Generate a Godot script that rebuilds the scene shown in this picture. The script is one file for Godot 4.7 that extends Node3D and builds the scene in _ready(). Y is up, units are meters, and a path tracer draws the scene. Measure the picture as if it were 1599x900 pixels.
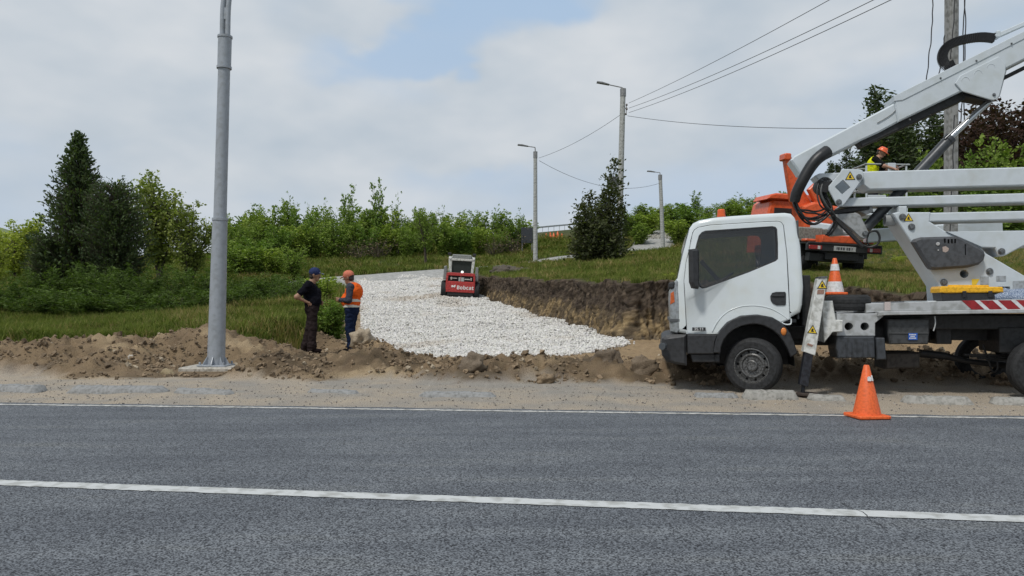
extends Node3D
# Roadworks beside a country road: lift truck on the shoulder, a new gravel road behind, people at work.

# ---------------------------------------------------------------- mesh building
class MB:
	var v := PackedVector3Array()
	var g := PackedInt32Array()
	var xf := Transform3D()
	var cab_shape := false   # narrows towards roof and nose, as a lorry cab does
	func tri(a: Vector3, b: Vector3, c: Vector3, grp := -1) -> void:
		v.append(xf * a); v.append(xf * b); v.append(xf * c); g.append(grp)
	func quad(a: Vector3, b: Vector3, c: Vector3, d: Vector3, grp := -1) -> void:
		tri(a, b, c, grp); tri(a, c, d, grp)
	# outline in x,y pushed along z from z0 to z1, edges chamfered by bev
	func prism(p: PackedVector2Array, z0: float, z1: float, bev := 0.0, grp := -1) -> void:
		p = ccw(p)
		var zn := minf(z0, z1); var zf := maxf(z0, z1)
		var rings := [[0.0, zf], [0.0, zn]]
		if bev > 0.0: rings = [[bev, zf], [0.0, zf - bev], [0.0, zn + bev], [bev, zn]]
		var last := PackedVector2Array()
		for i in rings.size():
			var q := inset(p, rings[i][0])
			if i == 0 or i == rings.size() - 1:
				var t := Geometry2D.triangulate_polygon(q)
				var z: float = rings[i][1]
				for k in range(0, t.size(), 3):
					var a := Vector3(q[t[k]].x, q[t[k]].y, z); var b := Vector3(q[t[k + 1]].x, q[t[k + 1]].y, z); var c := Vector3(q[t[k + 2]].x, q[t[k + 2]].y, z)
					var up := (b - a).cross(c - a).z > 0.0
					if up == (i == 0): tri(a, c, b)
					else: tri(a, b, c)
			if i > 0:
				for j in q.size():
					var k := (j + 1) % q.size()
					quad(Vector3(last[j].x, last[j].y, rings[i - 1][1]), Vector3(last[k].x, last[k].y, rings[i - 1][1]), Vector3(q[k].x, q[k].y, rings[i][1]), Vector3(q[j].x, q[j].y, rings[i][1]), grp)
			last = q
	static func ccw(p: PackedVector2Array) -> PackedVector2Array:
		var s := 0.0
		for i in p.size(): s += p[i].cross(p[(i + 1) % p.size()])
		if s < 0.0:
			p = p.duplicate(); p.reverse()
		return p
	static func inset(p: PackedVector2Array, b: float) -> PackedVector2Array:
		if b == 0.0: return p
		var q := PackedVector2Array()
		var n := p.size()
		for i in n:
			var e1 := (p[i] - p[(i + n - 1) % n]).normalized(); var e2 := (p[(i + 1) % n] - p[i]).normalized()
			var n1 := Vector2(-e1.y, e1.x); var n2 := Vector2(-e2.y, e2.x)
			q.append(p[i] + (n1 + n2) * (b / maxf(0.35, 1.0 + n1.dot(n2))))
		return q
	static func rrect(cx: float, cy: float, w: float, h: float, r: float, n := 1) -> PackedVector2Array:
		var q := PackedVector2Array()
		var sg := [Vector2(1, 1), Vector2(-1, 1), Vector2(-1, -1), Vector2(1, -1)]
		for k in 4:
			var c := Vector2(cx + sg[k].x * (w / 2 - r), cy + sg[k].y * (h / 2 - r))
			for i in n + 1:
				var a := PI / 2 * (k + float(i) / n)
				q.append(c + Vector2(cos(a), sin(a)) * r)
		return q
	func box(c: Vector3, s: Vector3, bev := 0.004) -> void:
		bev = minf(bev, minf(s.x, minf(s.y, s.z)) * 0.3)
		prism(rrect(c.x, c.y, s.x, s.y, maxf(bev, 0.0005)), c.z - s.z / 2, c.z + s.z / 2, bev)
	func beam(a: Vector3, b: Vector3, w: float, h: float, bev := 0.004, up := Vector3.UP) -> void:
		var keep := xf
		var d := (b - a).normalized()
		if absf(d.dot(up)) > 0.98: up = Vector3.RIGHT
		var x := up.cross(d).normalized()
		xf = keep * Transform3D(Basis(x, d.cross(x), d), (a + b) / 2)
		box(Vector3.ZERO, Vector3(w, h, a.distance_to(b)), bev)
		xf = keep
	func tube(p: Array, r, sides := 10, caps := true) -> void:
		var n := p.size()
		var rings := []
		var d0: Vector3 = (p[1] - p[0]).normalized()
		var x: Vector3 = d0.cross(Vector3.UP if absf(d0.y) < 0.95 else Vector3.RIGHT).normalized()
		for i in n:
			var d: Vector3 = (p[mini(i + 1, n - 1)] - p[maxi(i - 1, 0)]).normalized()
			x = (x - d * x.dot(d)).normalized()
			var y := d.cross(x)
			var rad: float = r[i] if r is Array or r is PackedFloat32Array else r
			var ring := PackedVector3Array()
			for k in sides:
				var a := TAU * k / sides
				ring.append(p[i] + (x * cos(a) + y * sin(a)) * rad)
			rings.append(ring)
		for i in n - 1:
			for k in sides:
				var m := (k + 1) % sides
				quad(rings[i][k], rings[i + 1][k], rings[i + 1][m], rings[i][m], 1)
		if caps:
			for k in range(1, sides - 1):
				tri(rings[0][0], rings[0][k], rings[0][k + 1]); tri(rings[n - 1][0], rings[n - 1][k + 1], rings[n - 1][k])
	# profile of (radius, height) turned round the local y axis
	func lathe(p: Array, segs := 24, sharp := false) -> void:
		for i in p.size() - 1:
			for k in segs:
				var a := TAU * k / segs; var b := TAU * (k + 1) / segs
				var q := [p[i], p[i + 1]]
				var A := Vector3(cos(a) * q[0].x, q[0].y, sin(a) * q[0].x); var B := Vector3(cos(b) * q[0].x, q[0].y, sin(b) * q[0].x)
				var C := Vector3(cos(b) * q[1].x, q[1].y, sin(b) * q[1].x); var D := Vector3(cos(a) * q[1].x, q[1].y, sin(a) * q[1].x)
				var grp := 10 + i if sharp else 2
				if q[0].x < 0.0005: tri(A, C, D, grp)
				elif q[1].x < 0.0005: tri(A, B, C, grp)
				else: quad(A, B, C, D, grp)
	func lathe_at(at: Transform3D, p: Array, segs := 24, sharp := false) -> void:
		var keep := xf
		xf = keep * at; lathe(p, segs, sharp); xf = keep
	func cyl(a: Vector3, b: Vector3, r: float, segs := 16, bev := 0.003) -> void:
		var d := (b - a).normalized(); var L := a.distance_to(b)
		var x := d.cross(Vector3.RIGHT if absf(d.x) < 0.9 else Vector3.UP).normalized()
		bev = minf(bev, minf(r, L) * 0.3)
		lathe_at(Transform3D(Basis(x, d, x.cross(d)), a), [Vector2(0, 0), Vector2(r - bev, 0), Vector2(r, bev), Vector2(r, L - bev), Vector2(r - bev, L), Vector2(0, L)], segs, true)
	# band between two outlines that are both star-shaped about c
	func band(outer: PackedVector2Array, inner: PackedVector2Array, c: Vector2, z: float, front := true) -> void:
		var an := []
		for p in outer: an.append((p - c).angle())
		for p in inner: an.append((p - c).angle())
		an.sort()
		var o := []; var i := []
		for a in an:
			o.append(hit(outer, c, a)); i.append(hit(inner, c, a))
		for k in an.size():
			var m := (k + 1) % an.size()
			var A := Vector3(o[k].x, o[k].y, z); var B := Vector3(o[m].x, o[m].y, z); var C := Vector3(i[m].x, i[m].y, z); var D := Vector3(i[k].x, i[k].y, z)
			if front: quad(A, D, C, B, 5)
			else: quad(A, B, C, D, 5)
	static func hit(p: PackedVector2Array, c: Vector2, a: float) -> Vector2:
		var far := c + Vector2(cos(a + 0.00001), sin(a + 0.00001)) * 100.0
		for k in p.size():
			var s = Geometry2D.segment_intersects_segment(c, far, p[k], p[(k + 1) % p.size()])
			if s != null: return s
		var best := p[0]; var bd := 9.0
		for q in p:
			var dd := absf(angle_difference((q - c).angle(), a))
			if dd < bd:
				bd = dd; best = q
		return best
	# wall along an outline, from z0 (near) back to z1
	func rim(p: PackedVector2Array, z0: float, z1: float, outward := true, grp := 6) -> void:
		p = ccw(p)
		for j in p.size():
			var k := (j + 1) % p.size()
			var A := Vector3(p[j].x, p[j].y, z0); var B := Vector3(p[k].x, p[k].y, z0); var C := Vector3(p[k].x, p[k].y, z1); var D := Vector3(p[j].x, p[j].y, z1)
			if outward: quad(A, B, C, D, grp)
			else: quad(A, D, C, B, grp)
	static func as_cab(p: Vector3) -> Vector3:
		var k := 1.0 - 0.10 * smoothstep(1.2, 2.2, p.y) - 0.12 * smoothstep(-0.55, -1.05, p.x)
		return Vector3(p.x, p.y, -0.93 + (p.z + 0.93) * k)
	func mesh() -> ArrayMesh:
		var s := SurfaceTool.new()
		s.begin(Mesh.PRIMITIVE_TRIANGLES)
		for i in g.size():
			s.set_smooth_group(g[i])
			for k in 3:
				var p := v[i * 3 + k]
				s.add_vertex(as_cab(p) if cab_shape else p)
		s.generate_normals()
		return s.commit()

func pv(a: Array) -> PackedVector2Array:
	var q := PackedVector2Array()
	for i in range(0, a.size(), 2): q.append(Vector2(a[i], a[i + 1]))
	return q

func add(called: String, m, mat: Material, parent: Node = self) -> MeshInstance3D:
	var o := MeshInstance3D.new()
	o.name = called if parent != self else numbered(called)
	o.mesh = m.mesh() if m is MB else m
	o.material_override = mat
	parent.add_child(o, true)
	return o

var used := {}
func numbered(n: String) -> String:
	used[n] = used.get(n, -1) + 1
	return n if used[n] == 0 else "%s_%03d" % [n, used[n]]

func tag(o: Node, label: String, category: String, group := "", kind := "") -> Node:
	o.set_meta("label", label); o.set_meta("category", category)
	if group: o.set_meta("group", group)
	if kind: o.set_meta("kind", kind)
	return o

func thing(called: String, label: String, category: String, at := Vector3.ZERO, group := "") -> Node3D:
	var o := Node3D.new()
	o.name = numbered(called); add_child(o); o.position = at
	tag(o, label, category, group)
	return o

func struct(o: Node, label: String, category: String) -> Node:
	return tag(o, label, category, "", "structure")

func multi(called: String, mesh: Mesh, mat: Material, xs: Array, cols: Array = [], parent: Node = self) -> MultiMeshInstance3D:
	var mm := MultiMesh.new()
	mm.transform_format = MultiMesh.TRANSFORM_3D
	mm.use_colors = cols.size() > 0
	mm.mesh = mesh
	mm.instance_count = xs.size()
	for i in xs.size():
		mm.set_instance_transform(i, xs[i])
		if cols: mm.set_instance_color(i, cols[i])
	var o := MultiMeshInstance3D.new()
	o.name = called if parent != self else numbered(called)
	o.multimesh = mm; o.material_override = mat
	parent.add_child(o, true)
	return o

# ---------------------------------------------------------------- materials
var mats := {}
func lin(r: float, g: float, b: float) -> Color:
	return Color(r, g, b).linear_to_srgb()

func flat_mat(key: String, c: Color, rough := 0.6, metal := 0.0) -> StandardMaterial3D:
	if mats.has(key): return mats[key]
	var m := StandardMaterial3D.new()
	m.albedo_color = c.linear_to_srgb(); m.roughness = rough; m.metallic = metal
	m.resource_name = key
	mats[key] = m
	return m

var textures := {}
func noise_tex(key: String, size: int, freq: float, ramp: Array, oct := 5, kind := FastNoiseLite.TYPE_SIMPLEX_SMOOTH) -> NoiseTexture2D:
	if textures.has(key): return textures[key]
	var n := FastNoiseLite.new()
	n.noise_type = kind; n.frequency = freq; n.fractal_octaves = oct; n.seed = key.hash() % 1000
	var t := NoiseTexture2D.new()
	t.width = size; t.height = size; t.seamless = true; t.noise = n; t.generate_mipmaps = false
	if ramp:
		var g := Gradient.new()
		g.offsets = PackedFloat32Array(); g.colors = PackedColorArray()
		var off := PackedFloat32Array(); var col := PackedColorArray()
		for r in ramp:
			off.append(r[0]); col.append(r[1])
		g.offsets = off; g.colors = col
		t.color_ramp = g
	textures[key] = t
	return t

# paint, rubber or metal with a mottled film of dust and scuffs
func worn(key: String, c: Color, rough := 0.5, metal := 0.0, dirt := 0.15, scale := 1.2) -> StandardMaterial3D:
	if mats.has(key): return mats[key]
	var m := flat_mat(key, c, rough, metal)
	var lo := 1.0 - dirt
	m.albedo_texture = noise_tex("worn%d" % int(dirt * 100), 512, 0.012, [[0.0, Color(lo, lo * 0.985, lo * 0.96)], [0.35, Color(0.5 + lo / 2, 0.5 + lo / 2, 0.49 + lo / 2)], [0.6, Color(1, 1, 1)], [1.0, Color(0.97, 0.97, 0.97)]], 6)
	m.uv1_triplanar = true
	m.uv1_scale = Vector3.ONE * scale
	m.roughness_texture = noise_tex("rough", 512, 0.02, [[0.0, Color(0.75, 0.75, 0.75)], [1.0, Color(1, 1, 1)]], 4)
	return m

func _ready() -> void:
	var cam := Camera3D.new()
	cam.name = "camera"
	add_child(cam)
	cam.position = Vector3(0, 1.1, 0)
	cam.rotation.x = atan(23.0 / 1200.0)
	cam.fov = 41.112; cam.near = 0.05; cam.far = 3000.0
	cam.current = true
	var sun := DirectionalLight3D.new()
	sun.name = "sun"
	add_child(sun)
	sun.rotation_degrees = Vector3(-56, -38, 0)
	sun.light_energy = 0.8; sun.light_angular_distance = 8.0; sun.light_color = Color(1.0, 0.985, 0.96)
	sun.shadow_enabled = true
	var env := Environment.new()
	env.tonemap_mode = Environment.TONE_MAPPER_LINEAR
	env.tonemap_exposure = 1.0
	env.background_mode = Environment.BG_SKY
	env.sdfgi_enabled = true; env.ssao_enabled = true; env.ssil_enabled = true
	var sky := Sky.new()
	var pano := PanoramaSkyMaterial.new()
	pano.panorama = sky_picture()
	sky.sky_material = pano
	env.sky = sky
	var we := WorldEnvironment.new()
	we.name = "world"
	we.environment = env
	add_child(we)
	build_land()
	build_lift_truck()
	build_vehicles()
	build_people()
	build_roadside()
	build_plants()

# broken bright cloud over a pale blue sky, the same kind of cloud in every direction
func sky_picture() -> ImageTexture:
	var w := 2048; var h := 1024
	var im := Image.create(w, h, false, Image.FORMAT_RGBF)
	var big := FastNoiseLite.new(); big.seed = 11; big.frequency = 1.5; big.fractal_octaves = 6; big.fractal_gain = 0.52
	var soft := FastNoiseLite.new(); soft.seed = 4; soft.frequency = 1.1; soft.fractal_octaves = 3
	var fine := FastNoiseLite.new(); fine.seed = 21; fine.frequency = 9.0; fine.fractal_octaves = 4
	# openings in the cloud: azimuth, height (degrees), half widths, depth
	var gaps := [[-2.2, 21.5, 5.0, 2.6, 0.85], [3.0, 21.2, 3.0, 1.4, 0.5], [-6.9, 18.0, 2.6, 1.5, 0.75], [-5.0, 16.9, 2.2, 0.8, 0.45], [-10.5, 17.9, 4.5, 0.9, 0.3], [-11.0, 16.2, 5.0, 0.6, 0.3], [17.0, 9.0, 8.0, 2.4, 0.30], [25.0, 14.0, 7.0, 4.0, 0.36], [-3.0, 9.4, 7.0, 1.6, 0.28], [4.0, 6.4, 20.0, 1.8, 0.20], [33.0, 16.0, 5.0, 5.0, 0.3], [-15.0, 6.5, 8.0, 1.6, 0.2]]
	var heaps := [[2.5, 17.0, 7.0, 2.6, 0.5], [-2.0, 12.0, 5.0, 2.4, 0.3], [-10.5, 20.2, 3.8, 1.7, 0.6], [-6.0, 16.0, 4.0, 0.6, 0.4], [-20.0, 14.0, 13.0, 9.0, 0.3], [17.0, 13.2, 7.0, 0.8, 0.3], [7.0, 13.0, 10.0, 4.0, 0.3], [-3.0, 10.6, 4.0, 0.7, 0.3], [22.0, 19.0, 8.0, 1.2, 0.3]]
	for y in h:
		var el := (0.5 - (y + 0.5) / h) * PI
		if el < -0.02:
			break
		for x in w:
			var az := wrapf((x + 0.5) / w * TAU, -PI, PI)
			var d := Vector3(sin(az) * cos(el), sin(el), -cos(az) * cos(el))
			var q := Vector3(d.x, d.y * 2.4, d.z) * 1.25
			var wob := soft.get_noise_3dv(q * 1.3)
			var cov := 0.36 + 0.55 * big.get_noise_3dv(q) + 0.26 * wob
			var da := rad_to_deg(az); var de := rad_to_deg(el)
			if absf(da) < 50.0 and de < 45.0:
				var jx := da + 2.8 * big.get_noise_3dv(q * 3.1); var jy := de + 1.6 * big.get_noise_3dv(q * 3.7 + Vector3(5, 0, 0))
				for s in gaps: cov -= 0.85 * s[4] * exp(-pow((jx - s[0]) / s[2], 2.0) - pow((jy - s[1]) / s[3], 2.0))
				for s in heaps: cov += s[4] * exp(-pow((jx - s[0]) / s[2], 2.0) - pow((jy - s[1]) / s[3], 2.0))
			cov += 0.06 * fine.get_noise_3dv(q)
			var c := smoothstep(-0.16, 0.44, cov)
			var up := clampf(el / 0.55, 0.0, 1.0)
			var blue := Vector3(0.52, 0.60, 0.70).lerp(Vector3(0.33, 0.505, 0.74), up)
			var lump := 0.5 + 0.5 * clampf(big.get_noise_3dv(q * 2.3 + Vector3(0, 0.35, 0)) * 1.6 + cov * 0.5 - 0.2, -1.0, 1.0)
			var cloud := Vector3(0.475, 0.545, 0.615).lerp(Vector3(0.665, 0.695, 0.725), lump)
			var k := blue.lerp(cloud, 0.10 + c * 0.84)
			im.set_pixel(x, y, Color(k.x, k.y, k.z))
	var low := im.get_pixel(w / 2, h / 2 - 1)
	for y in range(h / 2, h):
		for x in range(0, w, 1):
			im.set_pixel(x, y, low)
	return ImageTexture.create_from_image(im)

# ---------------------------------------------------------------- the lie of the land (d is the distance away from the road side, d = -z)
var knots := PackedVector3Array()   # x, height, d
var weights := PackedFloat64Array()
var grid := PackedFloat32Array()
const GX0 := -90.0
const GD0 := -30.0
const GS := 1.5
const GNX := 121
const GND := 121

func fit_land() -> void:
	for x in [-90, -60, -40, -25, -12, 0, 12, 25, 40, 60, 90]:
		for d in [-30, -10, 5]: knots.append(Vector3(x, 0.0, d))
	for x in [-60, -25, -10, 0, 10, 25, 60]: knots.append(Vector3(x, 0.0, 11))
	var seen: Array = [Vector3(-10.314, 0.262, -15.500), Vector3(-6.058, 0.365, -15.500), Vector3(-4.801, 0.488, -17.500), Vector3(-13.982, 0.593, -21.000), Vector3(-8.603, 0.752, -22.000), Vector3(-5.389, 1.160, -24.000), Vector3(-6.788, 1.660, -32.000), Vector3(-10.121, 1.580, -32.000), Vector3(-13.988, 1.287, -28.000), Vector3(-9.786, 2.255, -42.000), Vector3(-4.017, 2.751, -44.000), Vector3(-9.318, 4.229, -56.000), Vector3(0.025, 4.753, -60.000), Vector3(-18.658, 3.948, -56.000), Vector3(-24.996, 3.309, -50.000), Vector3(-30.663, 2.749, -46.000), Vector3(-1.120, 2.149, -34.000), Vector3(2.262, 1.910, -27.000), Vector3(4.490, 1.691, -21.500), Vector3(3.343, 1.683, -20.000), Vector3(6.678, 1.784, -20.000), Vector3(8.897, 1.886, -20.500), Vector3(9.761, 1.655, -18.000), Vector3(7.506, 1.225, -15.000), Vector3(10.662, 1.407, -16.000), Vector3(4.407, 3.084, -39.000), Vector3(1.644, 3.711, -54.000), Vector3(13.459, 5.479, -70.000), Vector3(11.039, 5.339, -66.000), Vector3(20.475, 6.999, -70.000), Vector3(15.408, 12.714, -115.000), Vector3(30.773, 13.580, -115.000), Vector3(5.913, 9.251, -88.000), Vector3(4.039, 7.842, -80.000), Vector3(41.376, 13.313, -110.000), Vector3(16.034, 3.583, -32.000), Vector3(21.107, 3.583, -32.000), Vector3(23.054, 5.130, -46.000), Vector3(30.694, 5.207, -46.000), Vector3(-11.317, 5.467, -68.000), Vector3(-43.753, 4.915, -75.000), Vector3(-24.994, 5.791, -75.000), Vector3(-1.139, 5.596, -70.000), Vector3(-73.360, 7.797, -110.000), Vector3(-28.734, 8.870, -115.000)]
	for p in seen: knots.append(Vector3(p.x, p.y, -p.z))
	for k in [[-90, 5, 70], [-90, 1.5, 30], [-50, 1.2, 25], [60, 2, 25], [90, 3, 30], [90, 9, 80], [60, 9, 70], [90, 13, 150], [-90, 10, 150], [0, 9, 150], [-60, 4.2, 60]]: knots.append(Vector3(k[0], k[1], k[2]))
	var n := knots.size()
	var m := n + 3
	var A := []
	for i in m:
		var row := PackedFloat64Array(); row.resize(m + 1); row.fill(0.0)
		A.append(row)
	for i in n:
		for j in n: A[i][j] = Vector2(knots[i].x - knots[j].x, knots[i].z - knots[j].z).length()
		A[i][n] = 1.0; A[i][n + 1] = knots[i].x; A[i][n + 2] = knots[i].z
		A[n][i] = 1.0; A[n + 1][i] = knots[i].x; A[n + 2][i] = knots[i].z
		A[i][m] = knots[i].y
	for c in m:
		var best := c
		for r in range(c + 1, m):
			if absf(A[r][c]) > absf(A[best][c]): best = r
		var t = A[c]; A[c] = A[best]; A[best] = t
		for r in range(c + 1, m):
			var f: float = A[r][c] / A[c][c]
			if f != 0.0:
				for k in range(c, m + 1): A[r][k] -= f * A[c][k]
	weights.resize(m)
	for c in range(m - 1, -1, -1):
		var s: float = A[c][m]
		for k in range(c + 1, m): s -= A[c][k] * weights[k]
		weights[c] = s / A[c][c]
	grid.resize(GNX * GND)
	for j in GND:
		for i in GNX:
			var x := GX0 + i * GS; var d := GD0 + j * GS
			var h := weights[n] + weights[n + 1] * x + weights[n + 2] * d
			for k in n: h += weights[k] * Vector2(x - knots[k].x, d - knots[k].z).length()
			grid[j * GNX + i] = h

func base(x: float, d: float) -> float:
	var u := clampf((x - GX0) / GS, 0.0, GNX - 1.001); var w := clampf((d - GD0) / GS, 0.0, GND - 1.001)
	var i := int(u); var j := int(w)
	u -= i; w -= j
	var k := j * GNX + i
	return lerpf(lerpf(grid[k], grid[k + 1], u), lerpf(grid[k + GNX], grid[k + GNX + 1], u), w)

# foot of the cut bank, (x, d), from the far end to the near right
var toe := [Vector2(-2.9, 41.0), Vector2(-0.73, 33.5), Vector2(0.14, 30.5), Vector2(1.04, 27.0), Vector2(1.86, 24.5), Vector2(2.62, 21.2), Vector2(3.05, 19.4), Vector2(4.2, 19.6), Vector2(5.6, 19.0), Vector2(7.0, 16.4), Vector2(8.6, 14.0), Vector2(12.0, 13.2), Vector2(16.0, 13.0), Vector2(24.0, 13.0)]
# edges of the stone bed of the new road
var bed_left := [Vector2(-2.2, 15.4), Vector2(-2.9, 16.4), Vector2(-3.4, 17.6), Vector2(-4.0, 21.0), Vector2(-5.2, 27.0), Vector2(-7.2, 37.0), Vector2(-8.6, 43.0)]
var bed_right := [Vector2(0.9, 15.4), Vector2(1.6, 16.4), Vector2(2.7, 18.2), Vector2(2.5, 21.0), Vector2(1.75, 24.5), Vector2(0.92, 27.0), Vector2(0.0, 30.5), Vector2(-0.9, 33.5), Vector2(-2.6, 40.0), Vector2(-3.2, 43.5)]
# middle of the old road that crosses behind, (x, height, d)
var old_road := []

func along(line: Array, d: float) -> float:
	if d <= line[0].y: return line[0].x
	for i in line.size() - 1:
		if d <= line[i + 1].y: return lerpf(line[i].x, line[i + 1].x, (d - line[i].y) / (line[i + 1].y - line[i].y))
	return line[-1].x

func off_old_road(x: float, d: float) -> float:
	var best := 1e9
	for p in old_road: best = minf(best, Vector2(x, d).distance_squared_to(p))
	return sqrt(best)

# signed distance to the foot of the bank: positive on the grass side
func beyond_toe(x: float, d: float) -> float:
	var p := Vector2(x, d)
	var best := 1e9; var side := 1.0
	for i in toe.size() - 1:
		var a: Vector2 = toe[i]; var b: Vector2 = toe[i + 1]
		var q := Geometry2D.get_closest_point_to_segment(p, a, b)
		var r := p.distance_to(q)
		if r < best - 1e-5:
			best = r; side = signf((b - a).cross(p - a))
	return best * side

func floor_height(d: float) -> float:
	var f := [[14.0, 0.0], [16.0, 0.0], [20.0, 0.2], [26.0, 0.62], [33.0, 1.18], [40.0, 1.98], [45.0, 2.6]]
	if d <= 14.0: return 0.0
	for i in f.size() - 1:
		if d <= f[i + 1][0]: return lerpf(f[i][1], f[i + 1][1], (d - f[i][0]) / (f[i + 1][0] - f[i][0]))
	return 2.6

var soil_relief: NoiseTexture2D
var n_big := FastNoiseLite.new()
var n_mid := FastNoiseLite.new()
var n_small := FastNoiseLite.new()
# heaps of soil left by the digger: x, d, half width, half depth, height
var heaps := [[-10.5, 13.8, 3.2, 1.1, 0.32], [-7.6, 13.9, 2.0, 1.0, 0.42], [-5.6, 14.3, 1.5, 0.9, 0.5], [-4.0, 11.6, 1.6, 0.7, 0.22], [-2.1, 12.0, 0.9, 0.7, 0.36], [-1.0, 11.4, 1.2, 0.7, 0.22], [0.2, 11.3, 1.1, 0.6, 0.25], [1.4, 11.4, 0.9, 0.6, 0.24], [2.6, 11.4, 1.1, 0.7, 0.26], [4.3, 11.2, 1.3, 0.8, 0.32], [6.2, 11.2, 1.2, 0.8, 0.36], [8.0, 11.2, 1.4, 0.9, 0.4], [10.5, 11.0, 1.6, 0.9, 0.4], [-2.6, 14.2, 0.5, 1.2, 0.3], [-7.0, 11.9, 1.8, 0.6, 0.16], [5.8, 13.4, 1.6, 1.2, 0.4]]

# 0 dust of the shoulder, 1 soil, 2 grass, 3 stone bed
func zone(x: float, d: float) -> Array:
	var wob := n_mid.get_noise_2d(x, d) * 0.5 + n_small.get_noise_2d(x, d) * 0.2
	var shoulder_end := 10.6 + x * -0.09 + wob * 1.0
	if x < -5.5: shoulder_end += smoothstep(-5.5, -9.0, x) * 0.6
	var soil := smoothstep(-0.15, 0.25, d - shoulder_end)
	var grass_start := 15.1 + wob * 0.9 + smoothstep(-5.5, -4.2, x) * 2.6
	var left := along(bed_left, d) - 0.9
	var t := beyond_toe(x, d)
	var grass := 0.0
	if x < left + 0.4: grass = smoothstep(-0.2, 0.35, d - grass_start) * smoothstep(0.4, -0.2, x - left - wob * 0.6)
	grass = maxf(grass, smoothstep(42.6, 43.6, d))
	grass = maxf(grass, smoothstep(0.05, 0.5, t + wob * 0.5 - (0.15 * smoothstep(5.0, 8.0, x))))
	return [soil, grass, t, wob]

func land(x: float, d: float, rough := 1.0) -> float:
	var b := base(x, d)
	if d < 9.2: return minf(b, 0.0) * 0.0 + (0.012 * n_mid.get_noise_2d(x * 1.5, d * 1.5) + 0.008 * n_small.get_noise_2d(x * 2.0, d * 2.0)) * smoothstep(7.9, 8.6, d) - 0.006
	if d > 60.0 or absf(x) > 26.0: return b
	var z := zone(x, d)
	var h := b
	# the dug floor
	var lw := smoothstep(-1.3, 0.1, x - along(bed_left, d) + 0.2)
	lw = maxf(lw, smoothstep(-5.6, -4.9, x) * smoothstep(17.6, 16.8, d))
	if d < 15.4: lw = smoothstep(17.5, 13.0, d) if x < -5.2 else 1.0
	var inside := lw * (1.0 if z[2] < 0.12 else 0.0) * smoothstep(46.0, 42.0, d)
	if x > 5.0 and z[2] < 1.7: # a sloping bank behind the truck
		inside = 1.0 - smoothstep(-0.9, 0.5, z[2])
	h = lerpf(b, floor_height(d), inside)
	var hp := 0.0
	for q in heaps:
		var ex: float = (x - q[0]) / q[2]; var ed: float = (d - q[1]) / q[3]
		var e := ex * ex + ed * ed
		if e < 6.0: hp = maxf(hp, q[4] * exp(-e * 1.1))
	var by_mast := Vector2((x + 4.9) / 0.75, maxf(d - 12.7, 0.0) / 0.6 if d > 12.7 else maxf(12.1 - d, 0.0) / 2.0).length()
	var soil_w: float = z[0] * (1.0 - z[1]) * smoothstep(0.75, 1.5, by_mast)
	var bed := smoothstep(-0.1, 0.3, x - along(bed_left, d)) * smoothstep(-0.1, 0.3, along(bed_right, d) - x) * smoothstep(15.2, 15.8, d)
	soil_w *= 1.0 - bed
	h += hp * soil_w
	var lumpy := soil_w * (0.35 + 0.65 * smoothstep(0.03, 0.2, hp))
	h += rough * lumpy * (0.12 * n_mid.get_noise_2d(x * 1.2, d * 1.2) + 0.17 * absf(n_small.get_noise_2d(x, d)) + 0.12 * n_small.get_noise_2d(x * 2.2 + 7.0, d * 2.2) + 0.05 * n_small.get_noise_2d(x * 4.5, d * 4.5 + 3.0))
	h += rough * bed * (0.03 * n_small.get_noise_2d(x, d) + 0.11 * n_mid.get_noise_2d(x * 0.7, d * 0.7) + 0.22 * exp(-pow((x + 3.3) / 0.9, 2.0) - pow((d - 33.5) / 1.6, 2.0)))
	h += rough * z[1] * 0.06 * n_mid.get_noise_2d(x, d)
	h += (1.0 - z[0]) * (0.02 * n_mid.get_noise_2d(x * 1.5, d * 1.5) + 0.01 * n_small.get_noise_2d(x * 2.0, d * 2.0))
	return h

func land_color(x: float, d: float) -> Color:
	var a := n_big.get_noise_2d(x, d); var b := n_mid.get_noise_2d(x * 2.0 + 9.0, d * 2.0); var c := n_small.get_noise_2d(x * 2.0, d * 2.0 + 30.0)
	var dust := Color(0.46, 0.395, 0.32).lerp(Color(0.355, 0.33, 0.30), clampf(0.5 + b * 1.1 + a, 0, 1))
	var soil := Color(0.25, 0.182, 0.116).lerp(Color(0.125, 0.092, 0.06), clampf(0.35 + b * 1.3 + c * 0.5 + a * 0.6, 0, 1))
	soil = soil.lerp(Color(0.38, 0.29, 0.185), smoothstep(0.12, 0.42, n_mid.get_noise_2d(x * 0.6 + 40.0, d * 1.6)))
	var green := Color(0.065, 0.085, 0.024).lerp(Color(0.10, 0.10, 0.04), clampf(0.5 + b + a, 0, 1))
	var z := zone(x, d) if d < 60.0 and absf(x) < 26.0 else [1.0, 1.0, 0.0, 0.0]
	var k := dust.lerp(soil, z[0])
	# bare sandy floor of the dig
	if d > 12.4 and d < 45.0 and z[2] < 0.1 and x > along(bed_left, d) - 0.6: k = k.lerp(Color(0.39, 0.285, 0.175).lerp(Color(0.31, 0.222, 0.135), clampf(0.5 + c, 0, 1)), smoothstep(12.4, 13.6, d))
	var dl := along(bed_left, d); var dr := along(bed_right, d)
	if d > 15.2 and d < 44.0 and x > dl and x < dr: k = k.lerp(Color(0.40, 0.375, 0.34), smoothstep(15.2, 15.8, d) * smoothstep(0.0, 0.3, x - dl) * smoothstep(0.0, 0.3, dr - x))
	return k.lerp(green, z[1])

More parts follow.
